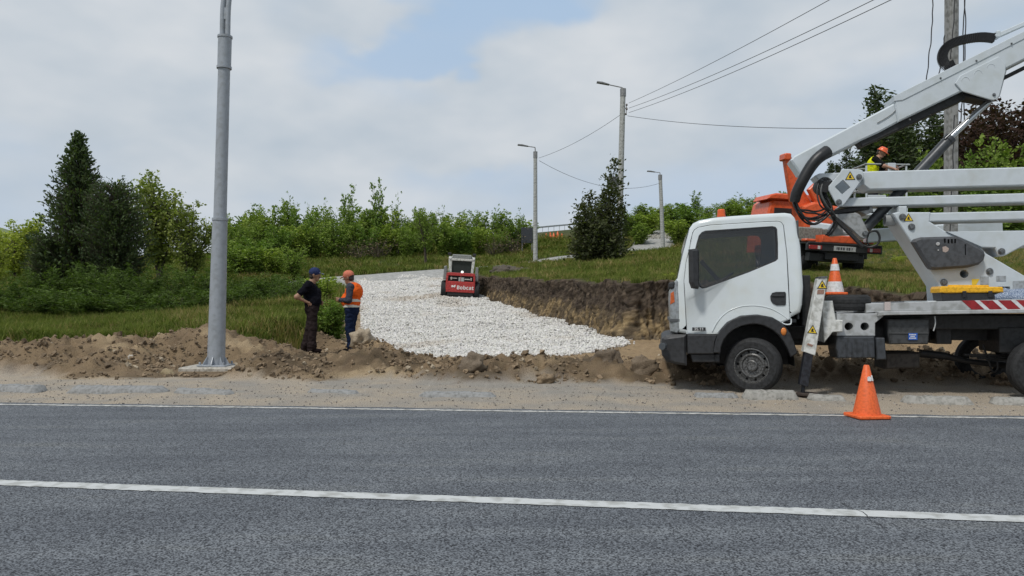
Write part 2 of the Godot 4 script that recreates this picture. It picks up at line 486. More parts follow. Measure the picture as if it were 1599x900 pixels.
func sheet(x0: float, x1: float, d0: float, d1: float, step: float, skip := Rect2(), lower := 0.0) -> ArrayMesh:
	var nx := int(round((x1 - x0) / step)); var nd := int(round((d1 - d0) / step))
	var vs := PackedVector3Array(); var cs := PackedColorArray(); var ns := PackedVector3Array()
	vs.resize((nx + 1) * (nd + 1)); cs.resize(vs.size()); ns.resize(vs.size())
	for j in nd + 1:
		for i in nx + 1:
			var x := x0 + i * step; var d := d0 + j * step
			vs[j * (nx + 1) + i] = Vector3(x, land(x, d) - lower, -d)
			cs[j * (nx + 1) + i] = land_color(x, d)
	for j in nd + 1:
		for i in nx + 1:
			var l := vs[j * (nx + 1) + maxi(i - 1, 0)]; var r := vs[j * (nx + 1) + mini(i + 1, nx)]
			var f := vs[mini(j + 1, nd) * (nx + 1) + i]; var n := vs[maxi(j - 1, 0) * (nx + 1) + i]
			ns[j * (nx + 1) + i] = (r - l).cross(f - n).normalized()
	var ix := PackedInt32Array()
	for j in nd:
		for i in nx:
			var a := j * (nx + 1) + i
			if skip.size.x > 0.0 and skip.has_point(Vector2(x0 + (i + 0.5) * step, d0 + (j + 0.5) * step)): continue
			var b := a + 1; var c := a + nx + 2; var e := a + nx + 1
			ix.append_array([a, e, c, a, c, b])
	var ar := []
	ar.resize(Mesh.ARRAY_MAX)
	ar[Mesh.ARRAY_VERTEX] = vs; ar[Mesh.ARRAY_COLOR] = cs; ar[Mesh.ARRAY_NORMAL] = ns; ar[Mesh.ARRAY_INDEX] = ix
	var m := ArrayMesh.new()
	m.add_surface_from_arrays(Mesh.PRIMITIVE_TRIANGLES, ar)
	return m

func ground_mat(key: String, tex: NoiseTexture2D, scale: float, rough := 0.95) -> StandardMaterial3D:
	var m := StandardMaterial3D.new()
	m.resource_name = key
	m.vertex_color_use_as_albedo = true
	m.albedo_texture = tex
	m.uv1_triplanar = true; m.uv1_world_triplanar = true; m.uv1_scale = Vector3.ONE * scale
	m.roughness = rough; m.metallic_specular = 0.3
	return m

# road lines, as seen along the carriageway: z of a line at x
func edge_z(x: float) -> float: return -7.80 + 0.0972 * clampf(x, -40, 40) + 0.02 * sin(x * 0.9) * smoothstep(-1.0, -4.0, x)
func centre_z(x: float) -> float: return -4.275 + 0.1378 * clampf(x, -14, 14) + (x - clampf(x, -14, 14)) * 0.0972

func line_z(which: int, x: float) -> float: return centre_z(x) if which == 1 else edge_z(x)

func strip(which: int, half: float, x0: float, x1: float, step: float, y: float, ragged: float, seed_ := 1.0) -> ArrayMesh:
	var m := MB.new()
	var x := x0
	while x < x1:
		var q := []
		for k in 2:
			var xx := x + step * k
			var e1 := half + ragged * (n_small.get_noise_2d(xx * 9.0, seed_ * 17.0) + 0.7 * n_small.get_noise_2d(xx * 31.0, seed_ * 17.0)); var e2 := half + ragged * (n_small.get_noise_2d(xx * 9.0, seed_ * 31.0 + 5.0) + 0.7 * n_small.get_noise_2d(xx * 31.0, seed_ * 31.0))
			q.append(Vector3(xx, y, line_z(which, xx) - e1)); q.append(Vector3(xx, y, line_z(which, xx) + e2))
		m.quad(q[0], q[2], q[3], q[1])
		x += step
	return m.mesh()

func build_land() -> void:
	n_big.seed = 3; n_big.frequency = 0.06; n_big.fractal_octaves = 3
	n_mid.seed = 8; n_mid.frequency = 0.55; n_mid.fractal_octaves = 4
	n_small.seed = 5; n_small.frequency = 2.3; n_small.fractal_octaves = 4
	fit_land()
	var grain := noise_tex("grain", 1024, 0.045, [[0.0, Color(0.42, 0.4, 0.38)], [0.42, Color(0.86, 0.85, 0.83)], [0.6, Color(0.97, 0.97, 0.96)], [1.0, Color(1.0, 1.0, 1.0)]], 6)
	var gm := ground_mat("soil", grain, 1.3)
	gm.normal_enabled = true
	var nt := NoiseTexture2D.new()
	var nn := FastNoiseLite.new(); nn.frequency = 0.05; nn.fractal_octaves = 5; nn.seed = 77
	nt.width = 1024; nt.height = 1024; nt.seamless = true; nt.as_normal_map = true; nt.bump_strength = 9.0; nt.noise = nn; nt.generate_mipmaps = false
	soil_relief = nt
	gm.normal_texture = nt; gm.normal_scale = 1.3
	var ground := Node3D.new()
	ground.name = numbered("ground"); add_child(ground)
	struct(ground, "bare brown soil, dusty shoulder and grassy slopes beyond the asphalt road", "ground")
	add("worked_soil", sheet(-15, 15, 7.2, 22.2, 0.075), gm, ground)
	add("near_slope", sheet(-30, 30, 22.2, 61.2, 0.3), gm, ground)
	add("side_slope", sheet(-39, 39, 7.2, 22.2, 0.5, Rect2(-15, 7.2, 30, 15)), gm, ground)
	add("wide_field", sheet(-90, 90, 7.2, 150.0, 2.0, Rect2(-30, 7.2, 60, 54), 0.05), gm, ground)
	# far land: a wide sheet to the horizon with a low green hill on the left
	var far := MB.new()
	var ring := [90.0, 150.0, 260.0, 420.0, 700.0, 1500.0]
	for k in ring.size() - 1:
		for i in 144:
			var a := TAU * i / 144.0 - PI; var b := TAU * (i + 1) / 144.0 - PI
			if k == 0 and absf((a + b) / 2.0) < 1.4: continue
			var q := []
			for e in [[a, ring[k]], [b, ring[k]], [b, ring[k + 1]], [a, ring[k + 1]]]: q.append(Vector3(sin(e[0]) * e[1], far_height(e[0], e[1]), -cos(e[0]) * e[1]))
			far.quad(q[3], q[2], q[1], q[0], 1)
	var fm := flat_mat("far_field", Color(0.15, 0.19, 0.085), 0.95)
	fm.albedo_texture = noise_tex("fields", 512, 0.01, [[0.0, Color(0.75, 0.8, 0.7)], [0.5, Color(0.95, 0.95, 0.9)], [1.0, Color(1, 1, 1)]], 4)
	fm.uv1_triplanar = true; fm.uv1_world_triplanar = true; fm.uv1_scale = Vector3.ONE * 0.02
	struct(add("far_hills", far, fm), "pale green hill and fields far behind the trees", "hills")
	build_asphalt()
	build_bank()
	build_stones()

func far_height(a: float, r: float) -> float:
	var hill := 34.0 * exp(-pow((a + 0.68) / 0.20, 2.0)) * exp(-pow((r - 420.0) / 130.0, 2.0))
	return (8.0 if a > -1.3 and a < 1.3 and r > 149.0 else -0.4) + hill - (6.0 if r > 900.0 else 0.0)

func build_asphalt() -> void:
	var am := StandardMaterial3D.new()
	am.resource_name = "asphalt"
	am.albedo_color = lin(0.200, 0.216, 0.238)
	am.roughness = 0.86; am.metallic_specular = 0.4
	am.albedo_texture = noise_tex("aggregate", 1024, 0.17, [[0.0, Color(0.10, 0.10, 0.11)], [0.32, Color(0.48, 0.48, 0.49)], [0.5, Color(0.76, 0.76, 0.76)], [0.68, Color(1.0, 1.0, 0.99)], [1.0, Color(1, 1, 1)]], 3, FastNoiseLite.TYPE_VALUE)
	am.uv1_triplanar = true; am.uv1_world_triplanar = true; am.uv1_scale = Vector3.ONE * 0.9
	am.detail_enabled = true
	var wear := noise_tex("wear", 1024, 0.006, [[0.0, Color(0.84, 0.845, 0.86)], [0.4, Color(0.92, 0.922, 0.93)], [0.7, Color(1, 1, 1)], [1.0, Color(1, 0.99, 0.96)]], 8)
	am.detail_blend_mode = BaseMaterial3D.BLEND_MODE_MUL
	am.detail_albedo = wear
	am.detail_uv_layer = BaseMaterial3D.DETAIL_UV_2
	am.uv2_triplanar = true; am.uv2_world_triplanar = true; am.uv2_scale = Vector3(0.06, 0.06, 0.34)
	am.normal_enabled = true
	var nt := NoiseTexture2D.new()
	var nn := FastNoiseLite.new(); nn.frequency = 0.13; nn.fractal_octaves = 3; nn.seed = 7
	nt.width = 1024; nt.height = 1024; nt.seamless = true; nt.as_normal_map = true; nt.bump_strength = 7.0; nt.noise = nn; nt.generate_mipmaps = false
	am.normal_texture = nt; am.normal_scale = 0.22
	var road := MB.new()
	var x := -160.0
	while x < 160.0:
		var s := 0.25 if absf(x) < 9.0 else 4.0 if absf(x) < 20.0 else 10.0
		var za := edge_z(x) - 0.16 + 0.06 * n_small.get_noise_2d(x * 1.5, 3.0); var zb := edge_z(x + s) - 0.16 + 0.06 * n_small.get_noise_2d((x + s) * 1.5, 3.0)
		road.quad(Vector3(x, 0.0, za), Vector3(x + s, 0.0, zb), Vector3(x + s, 0.0, zb + 10.5), Vector3(x, 0.0, za + 10.5))
		x += s
	struct(add("road", road, am), "grey asphalt country road with white lines", "road")
	# verge on the camera's side
	var near := MB.new()
	near.quad(Vector3(-160, -0.02, -20.0 + 10), Vector3(160, -0.02, 10), Vector3(160, -0.02, 90), Vector3(-160, -0.02, 90))
	struct(add("near_verge", near, flat_mat("verge", Color(0.09, 0.1, 0.035), 0.95)), "grass verge on the near side of the road", "verge")
	var pm := worn("road_paint", Color(0.50, 0.51, 0.505), 0.75, 0.0, 0.22, 1.2)
	struct(add("centre_line", strip(1, 0.064, -60, 60, 0.04, 0.004, 0.012, 1.0), pm), "solid white centre line painted on the asphalt", "road marking")
	struct(add("edge_line", strip(2, 0.036, -60, 60, 0.05, 0.004, 0.028, 2.0), worn("thin_paint", Color(0.50, 0.49, 0.46), 0.8, 0.0, 0.4, 2.0)), "thin dusty white line along the road edge", "road marking")
	# crack across the asphalt and through the line
	var crack := MB.new()
	var cx := 1.80; var cz := -4.25
	var cw := 0.0
	while cz < -3.75:
		var nxt := cx + n_small.get_noise_2d(cz * 6.0, 60.0) * 0.022
		var wd := 0.0015 + 0.004 * absf(n_small.get_noise_2d(cz * 9.0, 2.0))
		crack.quad(Vector3(cx - cw, 0.0065, cz), Vector3(cx + cw, 0.0065, cz), Vector3(nxt + wd, 0.0065, cz + 0.03), Vector3(nxt - wd, 0.0065, cz + 0.03))
		cx = nxt; cz += 0.03; cw = wd
	struct(add("crack", crack, flat_mat("crack", Color(0.025, 0.025, 0.027), 0.9)), "thin dark crack running through the white centre line", "crack")
	# the old road that crosses beyond the dig and climbs away to the right
	var path: Array = [Vector3(-10.162, 1.902, -37.000), Vector3(-9.786, 2.308, -42.000), Vector3(-7.318, 2.567, -44.000), Vector3(-4.200, 2.845, -46.000), Vector3(-0.797, 3.265, -49.000), Vector3(2.274, 3.779, -54.000), Vector3(6.749, 4.616, -62.000), Vector3(11.708, 5.596, -70.000), Vector3(14.107, 6.266, -76.000), Vector3(14.752, 7.056, -84.000)]
	var cv := Curve3D.new()
	for i in path.size():
		var t: Vector3 = (path[mini(i + 1, path.size() - 1)] - path[maxi(i - 1, 0)]) * 0.2
		cv.add_point(path[i], -t, t)
	var om := MB.new()
	var pts := cv.tessellate_even_length(5, 1.0)
	for p in pts: old_road.append(Vector2(p.x, -p.z))
	for i in pts.size() - 1:
		var a := pts[i]; var b := pts[i + 1]
		var na := (pts[mini(i + 1, pts.size() - 1)] - pts[maxi(i - 1, 0)]).cross(Vector3.UP).normalized() * 2.0; var nb := (pts[mini(i + 2, pts.size() - 1)] - a).cross(Vector3.UP).normalized() * 2.0
		for e in 8:
			var u0 := -1.0 + e * 0.25; var u1 := u0 + 0.25
			var q := [a + na * u0, b + nb * u0, b + nb * u1, a + na * u1]
			for k in 4: q[k].y = land(q[k].x, -q[k].z, 0.0) + 0.09 - 0.10 * pow(absf(u0 if k < 2 else u1), 6.0)
			om.quad(q[0], q[1], q[2], q[3], 1)
	struct(add("side_road", om, worn("old_asphalt", Color(0.33, 0.325, 0.31), 0.9, 0.0, 0.2, 0.4)), "pale old asphalt side road curving uphill behind the dig", "road")

# upright face of the cut, dark topsoil over tan clay, raked by the digger's teeth
func build_bank() -> void:
	var pts := PackedVector2Array()
	for i in toe.size() - 1:
		if toe[i].x > 8.0: break
		var n := int(toe[i].distance_to(toe[i + 1]) / 0.032)
		for k in n: pts.append(toe[i].lerp(toe[i + 1], float(k) / n))
	# soften the corners
	for pass_ in 24:
		var q := pts.duplicate()
		for i in range(1, pts.size() - 1): q[i] = (pts[i - 1] + pts[i] * 2.0 + pts[i + 1]) / 4.0
		pts = q
	var rows := 46
	var vs := PackedVector3Array(); var cs := PackedColorArray(); var ix := PackedInt32Array()
	for i in pts.size():
		var p := pts[i]
		var t := (pts[mini(i + 1, pts.size() - 1)] - pts[maxi(i - 1, 0)]).normalized()
		var out := Vector2(t.y, -t.x)   # towards the dig
		var s := i * 0.032
		var lo := floor_height(p.y) - 0.15
		var hi := base(p.x - out.x * 0.5, p.y - out.y * 0.5) + 0.12 * n_small.get_noise_2d(s * 0.9, 9.0) + 0.10 * n_mid.get_noise_2d(s, 2.0)
		for j in rows + 4:
			var u := minf(float(j) / rows, 1.0)
			var y := lerpf(lo, hi, u)
			var rake := n_small.get_noise_2d(s * 2.6, y * 0.35) * 0.09 + absf(n_small.get_noise_2d(s * 1.3 + 50.0, y * 0.5)) * 0.16 + n_mid.get_noise_2d(s * 0.9, y * 0.9 + 20.0) * 0.17 + 0.05 * n_small.get_noise_2d(s * 3.5, y * 3.5) + 0.03 * n_small.get_noise_2d(s * 8.0, y * 8.0)
			var push := 0.12 + rake + 0.26 * (1.0 - u) * (1.0 - u)
			if j > rows:
				push = [0.0, -0.1, -0.35, -0.8][j - rows] + 0.03 * n_small.get_noise_2d(s * 3.0, j * 3.0)
				y = hi - [0.0, -0.015, -0.02, 0.06][j - rows]
			var w := p + out * push
			vs.append(Vector3(w.x, y, -w.y))
			var lens := u + 0.16 * n_mid.get_noise_2d(s * 0.8, 5.0) + 0.10 * n_small.get_noise_2d(s * 0.8, y * 2.0)
			var tone := n_small.get_noise_2d(s * 2.4, y * 0.8 + 3.0)
			var k := Color(0.13, 0.10, 0.068).lerp(Color(0.34, 0.25, 0.14), smoothstep(-0.1, 0.45, tone + 0.5 * n_mid.get_noise_2d(s * 0.5, y * 1.2)))
			k = k.lerp(Color(0.052, 0.041, 0.034).lerp(Color(0.145, 0.112, 0.085), clampf(0.5 + tone, 0, 1)), smoothstep(0.42, 0.62, lens))
			k = k.lerp(Color(0.15, 0.135, 0.12), smoothstep(0.25, 0.0, lens) * 0.6)
			k = k * (1.0 + 0.5 * n_small.get_noise_2d(s * 6.0 + 70.0, y * 6.0) + 0.25 * n_small.get_noise_2d(s * 15.0, y * 15.0))
			if j > rows: k = Color(0.10, 0.10, 0.045)
			cs.append(k)
	var r := rows + 4
	for i in pts.size() - 1:
		for j in r - 1:
			var a := i * r + j
			ix.append_array([a, a + r, a + r + 1, a, a + r + 1, a + 1])
	var st := SurfaceTool.new()
	st.begin(Mesh.PRIMITIVE_TRIANGLES)
	st.set_smooth_group(0)
	for i in ix:
		st.set_color(cs[i]); st.add_vertex(vs[i])
	st.generate_normals()
	var bm := ground_mat("clay", textures["grain"], 1.1)
	bm.normal_enabled = true; bm.normal_texture = soil_relief; bm.normal_scale = 1.6
	struct(add("cut_bank", st.commit(), bm), "steep dug face of dark soil over tan clay beside the gravel", "bank")

func rock_mesh(seed_: int, squash: float, sub := 1) -> ArrayMesh:
	var s := SphereMesh.new()
	s.radius = 0.5; s.height = 1.0; s.radial_segments = 6 if sub == 1 else 14 if sub == 2 else 26; s.rings = 3 if sub == 1 else 8 if sub == 2 else 16
	var n := FastNoiseLite.new(); n.seed = seed_; n.frequency = 1.1; n.fractal_octaves = 1 if sub == 1 else 4
	var cell := FastNoiseLite.new(); cell.seed = seed_ + 9; cell.noise_type = FastNoiseLite.TYPE_CELLULAR; cell.frequency = 1.3
	var ar := s.get_mesh_arrays()
	var st := SurfaceTool.new()
	st.begin(Mesh.PRIMITIVE_TRIANGLES)
	st.set_smooth_group(-1 if sub == 1 else 0)
	var vs: PackedVector3Array = ar[Mesh.ARRAY_VERTEX]
	for i in ar[Mesh.ARRAY_INDEX]:
		var p := vs[i]
		p *= 1.0 + 0.55 * n.get_noise_3dv(p * 2.2) + (0.35 if sub == 1 else 0.16) * cell.get_noise_3dv(p * 1.6)
		st.add_vertex(Vector3(p.x, p.y * squash, p.z * 0.85))
	st.generate_normals()
	return st.commit()

func tinted(key: String, rough := 0.9, tex := "") -> StandardMaterial3D:
	if mats.has(key): return mats[key]
	var m := StandardMaterial3D.new()
	m.resource_name = key
	m.vertex_color_use_as_albedo = true; m.roughness = rough; m.metallic_specular = 0.3
	if tex:
		m.albedo_texture = textures[tex]; m.uv1_triplanar = true; m.uv1_world_triplanar = true; m.uv1_scale = Vector3.ONE * 2.0
	mats[key] = m
	return m

func build_stones() -> void:
	var rng := RandomNumberGenerator.new()
	rng.seed = 42
	var shapes := [rock_mesh(1, 0.7), rock_mesh(2, 0.6), rock_mesh(3, 0.8)]
	# crushed white limestone of the new road bed
	var xs := [[], [], []]; var cs := [[], [], []]
	var put := 0
	while put < 95000:
		var t := rng.randf()
		var d := 15.3 + 29.0 * pow(t, 1.45)
		var l := along(bed_left, d) - 0.12; var r := along(bed_right, d) + 0.12
		var x := lerpf(l, r, rng.randf())
		if rng.randf() < 0.04: x += rng.randfn() * 0.25
		if d < 16.4 and rng.randf() > smoothstep(15.3 + 0.35 * n_mid.get_noise_2d(x * 2.0, 1.0), 16.2, d) + 0.08: continue
		var size := rng.randf_range(0.032, 0.075) * (1.0 + (d - 15.0) * 0.022)
		if rng.randf() < 0.06: size *= 1.5
		if beyond_toe(x, d) > 0.0: continue
		var y := land(x, d) + size * 0.18 + rng.randf() * 0.03
		var b := Basis.from_euler(Vector3(rng.randf() * TAU, rng.randf() * TAU, rng.randf() * TAU)).scaled(Vector3.ONE * size)
		var k := rng.randi() % 3
		xs[k].append(Transform3D(b, Vector3(x, y, -d)))
		var v := rng.randf_range(0.52, 0.69)
		if rng.randf() < 0.05: v *= 0.65
		var tint := Color(v, v * rng.randf_range(0.955, 0.985), v * rng.randf_range(0.88, 0.95))
		var mud := smoothstep(0.18, 0.5, n_mid.get_noise_2d(x * 0.45 + 3.0, d * 0.3)) * 0.45 + 0.7 * exp(-pow((x + 4.6) / 1.1, 2.0) - pow((d - 33.0) / 1.0, 2.0))
		cs[k].append(tint.lerp(Color(0.36, 0.28, 0.19), clampf(mud * rng.randf_range(0.3, 1.1), 0.0, 0.9)))
		put += 1
	var bed := Node3D.new()
	bed.name = numbered("gravel"); add_child(bed)
	tag(bed, "layer of crushed white stone laid for the new road", "gravel", "", "stuff")
	for k in 3: multi("gravel_stones", shapes[k], tinted("limestone"), xs[k], cs[k], bed)
	# loose clods and crumbs of soil
	xs = [[], [], []]; cs = [[], [], []]
	put = 0
	while put < 34000:
		var x := rng.randf_range(-13.5, 13.5); var d := 9.6 + 8.0 * pow(rng.randf(), 1.3)
		var z := zone(x, d)
		if z[0] * (1.0 - z[1]) < rng.randf() * 0.9 + 0.05: continue
		if absf(x + 4.9) < 0.6 and absf(d - 12.5) < 0.75: continue
		if d > 15.4 and x > along(bed_left, d) and x < along(bed_right, d): continue
		if n_mid.get_noise_2d(x * 0.8 + 3.0, d * 0.8) < rng.randf_range(-0.5, 0.4): continue
		if d > 13.0 and x > -2.0 and rng.randf() < 0.8: continue
		var size := 0.014 + 0.12 * pow(rng.randf(), 6.0)
		var b := Basis.from_euler(Vector3(rng.randf() * 0.6, rng.randf() * TAU, rng.randf() * 0.6)).scaled(Vector3.ONE * size)
		var k := rng.randi() % 3
		xs[k].append(Transform3D(b, Vector3(x, land(x, d) + size * 0.12, -d)))
		var c := Color(0.26, 0.192, 0.125).lerp(Color(0.12, 0.09, 0.06), rng.randf())
		if rng.randf() < 0.04: c = Color(0.36, 0.30, 0.22)
		cs[k].append(c)
		put += 1
	# grit on the shoulder
	for i in 2600:
		var x := rng.randf_range(-9, 8); var d := -edge_z(x) + 0.1 + rng.randf() * 2.4
		var size := rng.randf_range(0.008, 0.03)
		var k := rng.randi() % 3
		xs[k].append(Transform3D(Basis.from_euler(Vector3(0, rng.randf() * TAU, 0)).scaled(Vector3.ONE * size), Vector3(x, land(x, d) + size * 0.2, -d)))
		var v := rng.randf_range(0.12, 0.42)
		cs[k].append(Color(v, v * 0.92, v * 0.82))
	var soil := Node3D.new()
	soil.name = numbered("clods"); add_child(soil)
	tag(soil, "loose clods and crumbs of brown soil along the dig", "soil", "", "stuff")
	for k in 3: multi("soil_clods", shapes[k], tinted("clod"), xs[k], cs[k], soil)

# ---------------------------------------------------------------- white lift truck (x towards its tail, y up, z towards the road; its near side lies at z = 0)
func ball(r: float, n := 6) -> Array:
	var p := []
	for i in n + 1:
		var a := -PI / 2 + PI * i / n
		p.append(Vector2(cos(a) * r, sin(a) * r))
	return p

func disc(c: Vector2, r: float, n := 20) -> PackedVector2Array:
	var q := PackedVector2Array()
	for i in n: q.append(c + Vector2(cos(TAU * i / n), sin(TAU * i / n)) * r)
	return q

func smooth_path(p: Array, steps := 6) -> Array:
	var q := []
	for i in p.size() - 1:
		var a: Vector3 = p[maxi(i - 1, 0)]; var b: Vector3 = p[i]; var c: Vector3 = p[i + 1]; var d: Vector3 = p[mini(i + 2, p.size() - 1)]
		for k in steps: q.append(b.cubic_interpolate(c, a, d, float(k) / steps))
	q.append(p[-1])
	return q

const TURN_Z := Basis(Vector3(1, 0, 0), Vector3(0, 0, 1), Vector3(0, -1, 0))   # a lathe's y axis laid along z

func wheel(parent: Node3D, at: Vector3, r: float, w: float, steer: float, rim_mat: Material) -> void:
	var hub := Node3D.new()
	hub.name = "wheel"; parent.add_child(hub, true)
	hub.position = at; hub.rotation.y = steer
	var t := MB.new()
	t.xf = Transform3D(TURN_Z)
	var prof := [Vector2(r * 0.60, -w / 2 + 0.015), Vector2(r * 0.66, -w / 2), Vector2(r * 0.86, -w / 2), Vector2(r * 0.95, -w / 2 + 0.018), Vector2(r * 0.985, -w / 2 + 0.034)]
	var grooves := 4
	for i in grooves:
		var y0 := -w / 2 + 0.034 + (w - 0.068) * i / grooves; var y1 := -w / 2 + 0.034 + (w - 0.068) * (i + 1) / grooves
		prof.append_array([Vector2(r, y0 + 0.004), Vector2(r, y1 - 0.010), Vector2(r - 0.011, y1 - 0.007), Vector2(r - 0.011, y1 - 0.002)])
	prof.append_array([Vector2(r * 0.985, w / 2 - 0.034), Vector2(r * 0.95, w / 2 - 0.018), Vector2(r * 0.86, w / 2), Vector2(r * 0.66, w / 2), Vector2(r * 0.60, w / 2 - 0.015)])
	t.lathe(prof, 56, true)
	add("tyre", t, worn("tyre_rubber", Color(0.022, 0.023, 0.025), 0.9, 0.0, 0.45, 3.0), hub)
	if rim_mat == null: return
	var rm := MB.new()
	rm.xf = Transform3D(TURN_Z)
	var R := r * 0.62
	rm.lathe([Vector2(R, w / 2 - 0.012), Vector2(R + 0.004, w / 2 - 0.004), Vector2(R - 0.008, w / 2 - 0.002), Vector2(R - 0.016, w / 2 - 0.02), Vector2(R - 0.022, w / 2 - 0.055)], 40, true)
	for k in 40:   # ten slots are left open in the outer ring of the disc
		if k % 4 == 0: continue
		var a0 := TAU * k / 40.0; var a1 := TAU * (k + 1) / 40.0
		var q0 := Vector3(cos(a0), 0, sin(a0)); var q1 := Vector3(cos(a1), 0, sin(a1))
		rm.quad(q0 * (R - 0.022) + Vector3(0, w / 2 - 0.055, 0), q1 * (R - 0.022) + Vector3(0, w / 2 - 0.055, 0), q1 * R * 0.76 + Vector3(0, w / 2 - 0.046, 0), q0 * R * 0.76 + Vector3(0, w / 2 - 0.046, 0))
	rm.lathe([Vector2(R * 0.76, w / 2 - 0.046), Vector2(R * 0.66, w / 2 - 0.030), Vector2(R * 0.60, w / 2 - 0.032), Vector2(R * 0.54, w / 2 - 0.05), Vector2(R * 0.34, w / 2 - 0.052), Vector2(R * 0.32, w / 2 - 0.02), Vector2(R * 0.27, w / 2 - 0.012), Vector2(R * 0.25, w / 2 - 0.02), Vector2(0, w / 2 - 0.022)], 40, true)
	rm.lathe([Vector2(0, -w / 2 + 0.04), Vector2(R, -w / 2 + 0.03)], 24)
	add("rim", rm, rim_mat, hub)
	for i in 6:
		var a := TAU * i / 6.0 + 0.2
		var s := MB.new()
		s.xf = Transform3D(Basis(), Vector3(cos(a), sin(a), 0) * R * 0.44 + Vector3(0, 0, w / 2 - 0.052))
		s.prism(disc(Vector2.ZERO, 0.011, 6), -0.004, 0.014, 0.002)
		add("wheel_nut", s, rim_mat, hub)

# a solid with real holes cut into it; cut: [middle, radius, length along z] or [middle, size]
func carved(called: String, m: MB, mat: Material, parent: Node, cuts: Array) -> Node3D:
	var root := CSGCombiner3D.new()
	root.name = called; parent.add_child(root, true)
	var body := CSGMesh3D.new()
	body.name = "solid"; body.mesh = m.mesh(); body.material = mat
	root.add_child(body, true)
	for c in cuts:
		if c[1] is float:
			var h := CSGCylinder3D.new()
			h.name = "hole"; h.radius = c[1]; h.height = c[2]; h.sides = 24; h.rotation.x = PI / 2
			h.position = c[0]; h.operation = CSGShape3D.OPERATION_SUBTRACTION; h.material = mat
			root.add_child(h, true)
		else:
			var b := CSGBox3D.new()
			b.name = "hole"; b.size = c[1]; b.position = c[0]; b.operation = CSGShape3D.OPERATION_SUBTRACTION; b.material = mat
			if c.size() > 3: b.rotation = c[3]
			root.add_child(b, true)
	return root

func bolt(parent: Node, p: Vector3, r: float, mat: Material, proud := 0.02) -> void:
	var m := MB.new()
	m.cyl(p, p + Vector3(0, 0, proud * 0.5), r, 18); m.cyl(p + Vector3(0, 0, proud * 0.5 - 0.001), p + Vector3(0, 0, proud), r * 0.68, 6)
	add("bolt", m, mat, parent)

func warning_sign(parent: Node, p: Vector3, size: float, turn := 0.0) -> void:
	var b := MB.new(); var y := MB.new(); var k := MB.new()
	var place := Transform3D(Basis(Vector3.BACK, turn), p)
	b.xf = place; y.xf = place; k.xf = place
	b.prism(pv([-0.5 * size, -0.4 * size, 0.5 * size, -0.4 * size, 0, 0.5 * size]), 0, 0.003)
	y.prism(pv([-0.38 * size, -0.33 * size, 0.38 * size, -0.33 * size, 0, 0.35 * size]), 0, 0.0055)
	k.prism(pv([-0.14 * size, -0.22 * size, 0.16 * size, -0.24 * size, 0.05 * size, -0.02 * size, 0.12 * size, 0.08 * size, -0.02 * size, 0.12 * size, -0.1 * size, 0.0]), 0, 0.0075)
	var o := add("warning_sign", b, flat_mat("sign_black", Color(0.015, 0.015, 0.015), 0.6), parent)
	add("yellow_field", y, flat_mat("sign_yellow", Color(0.72, 0.50, 0.03), 0.5), o)
	add("hand_symbol", k, flat_mat("sign_black", Color(0.015, 0.015, 0.015), 0.6), o)

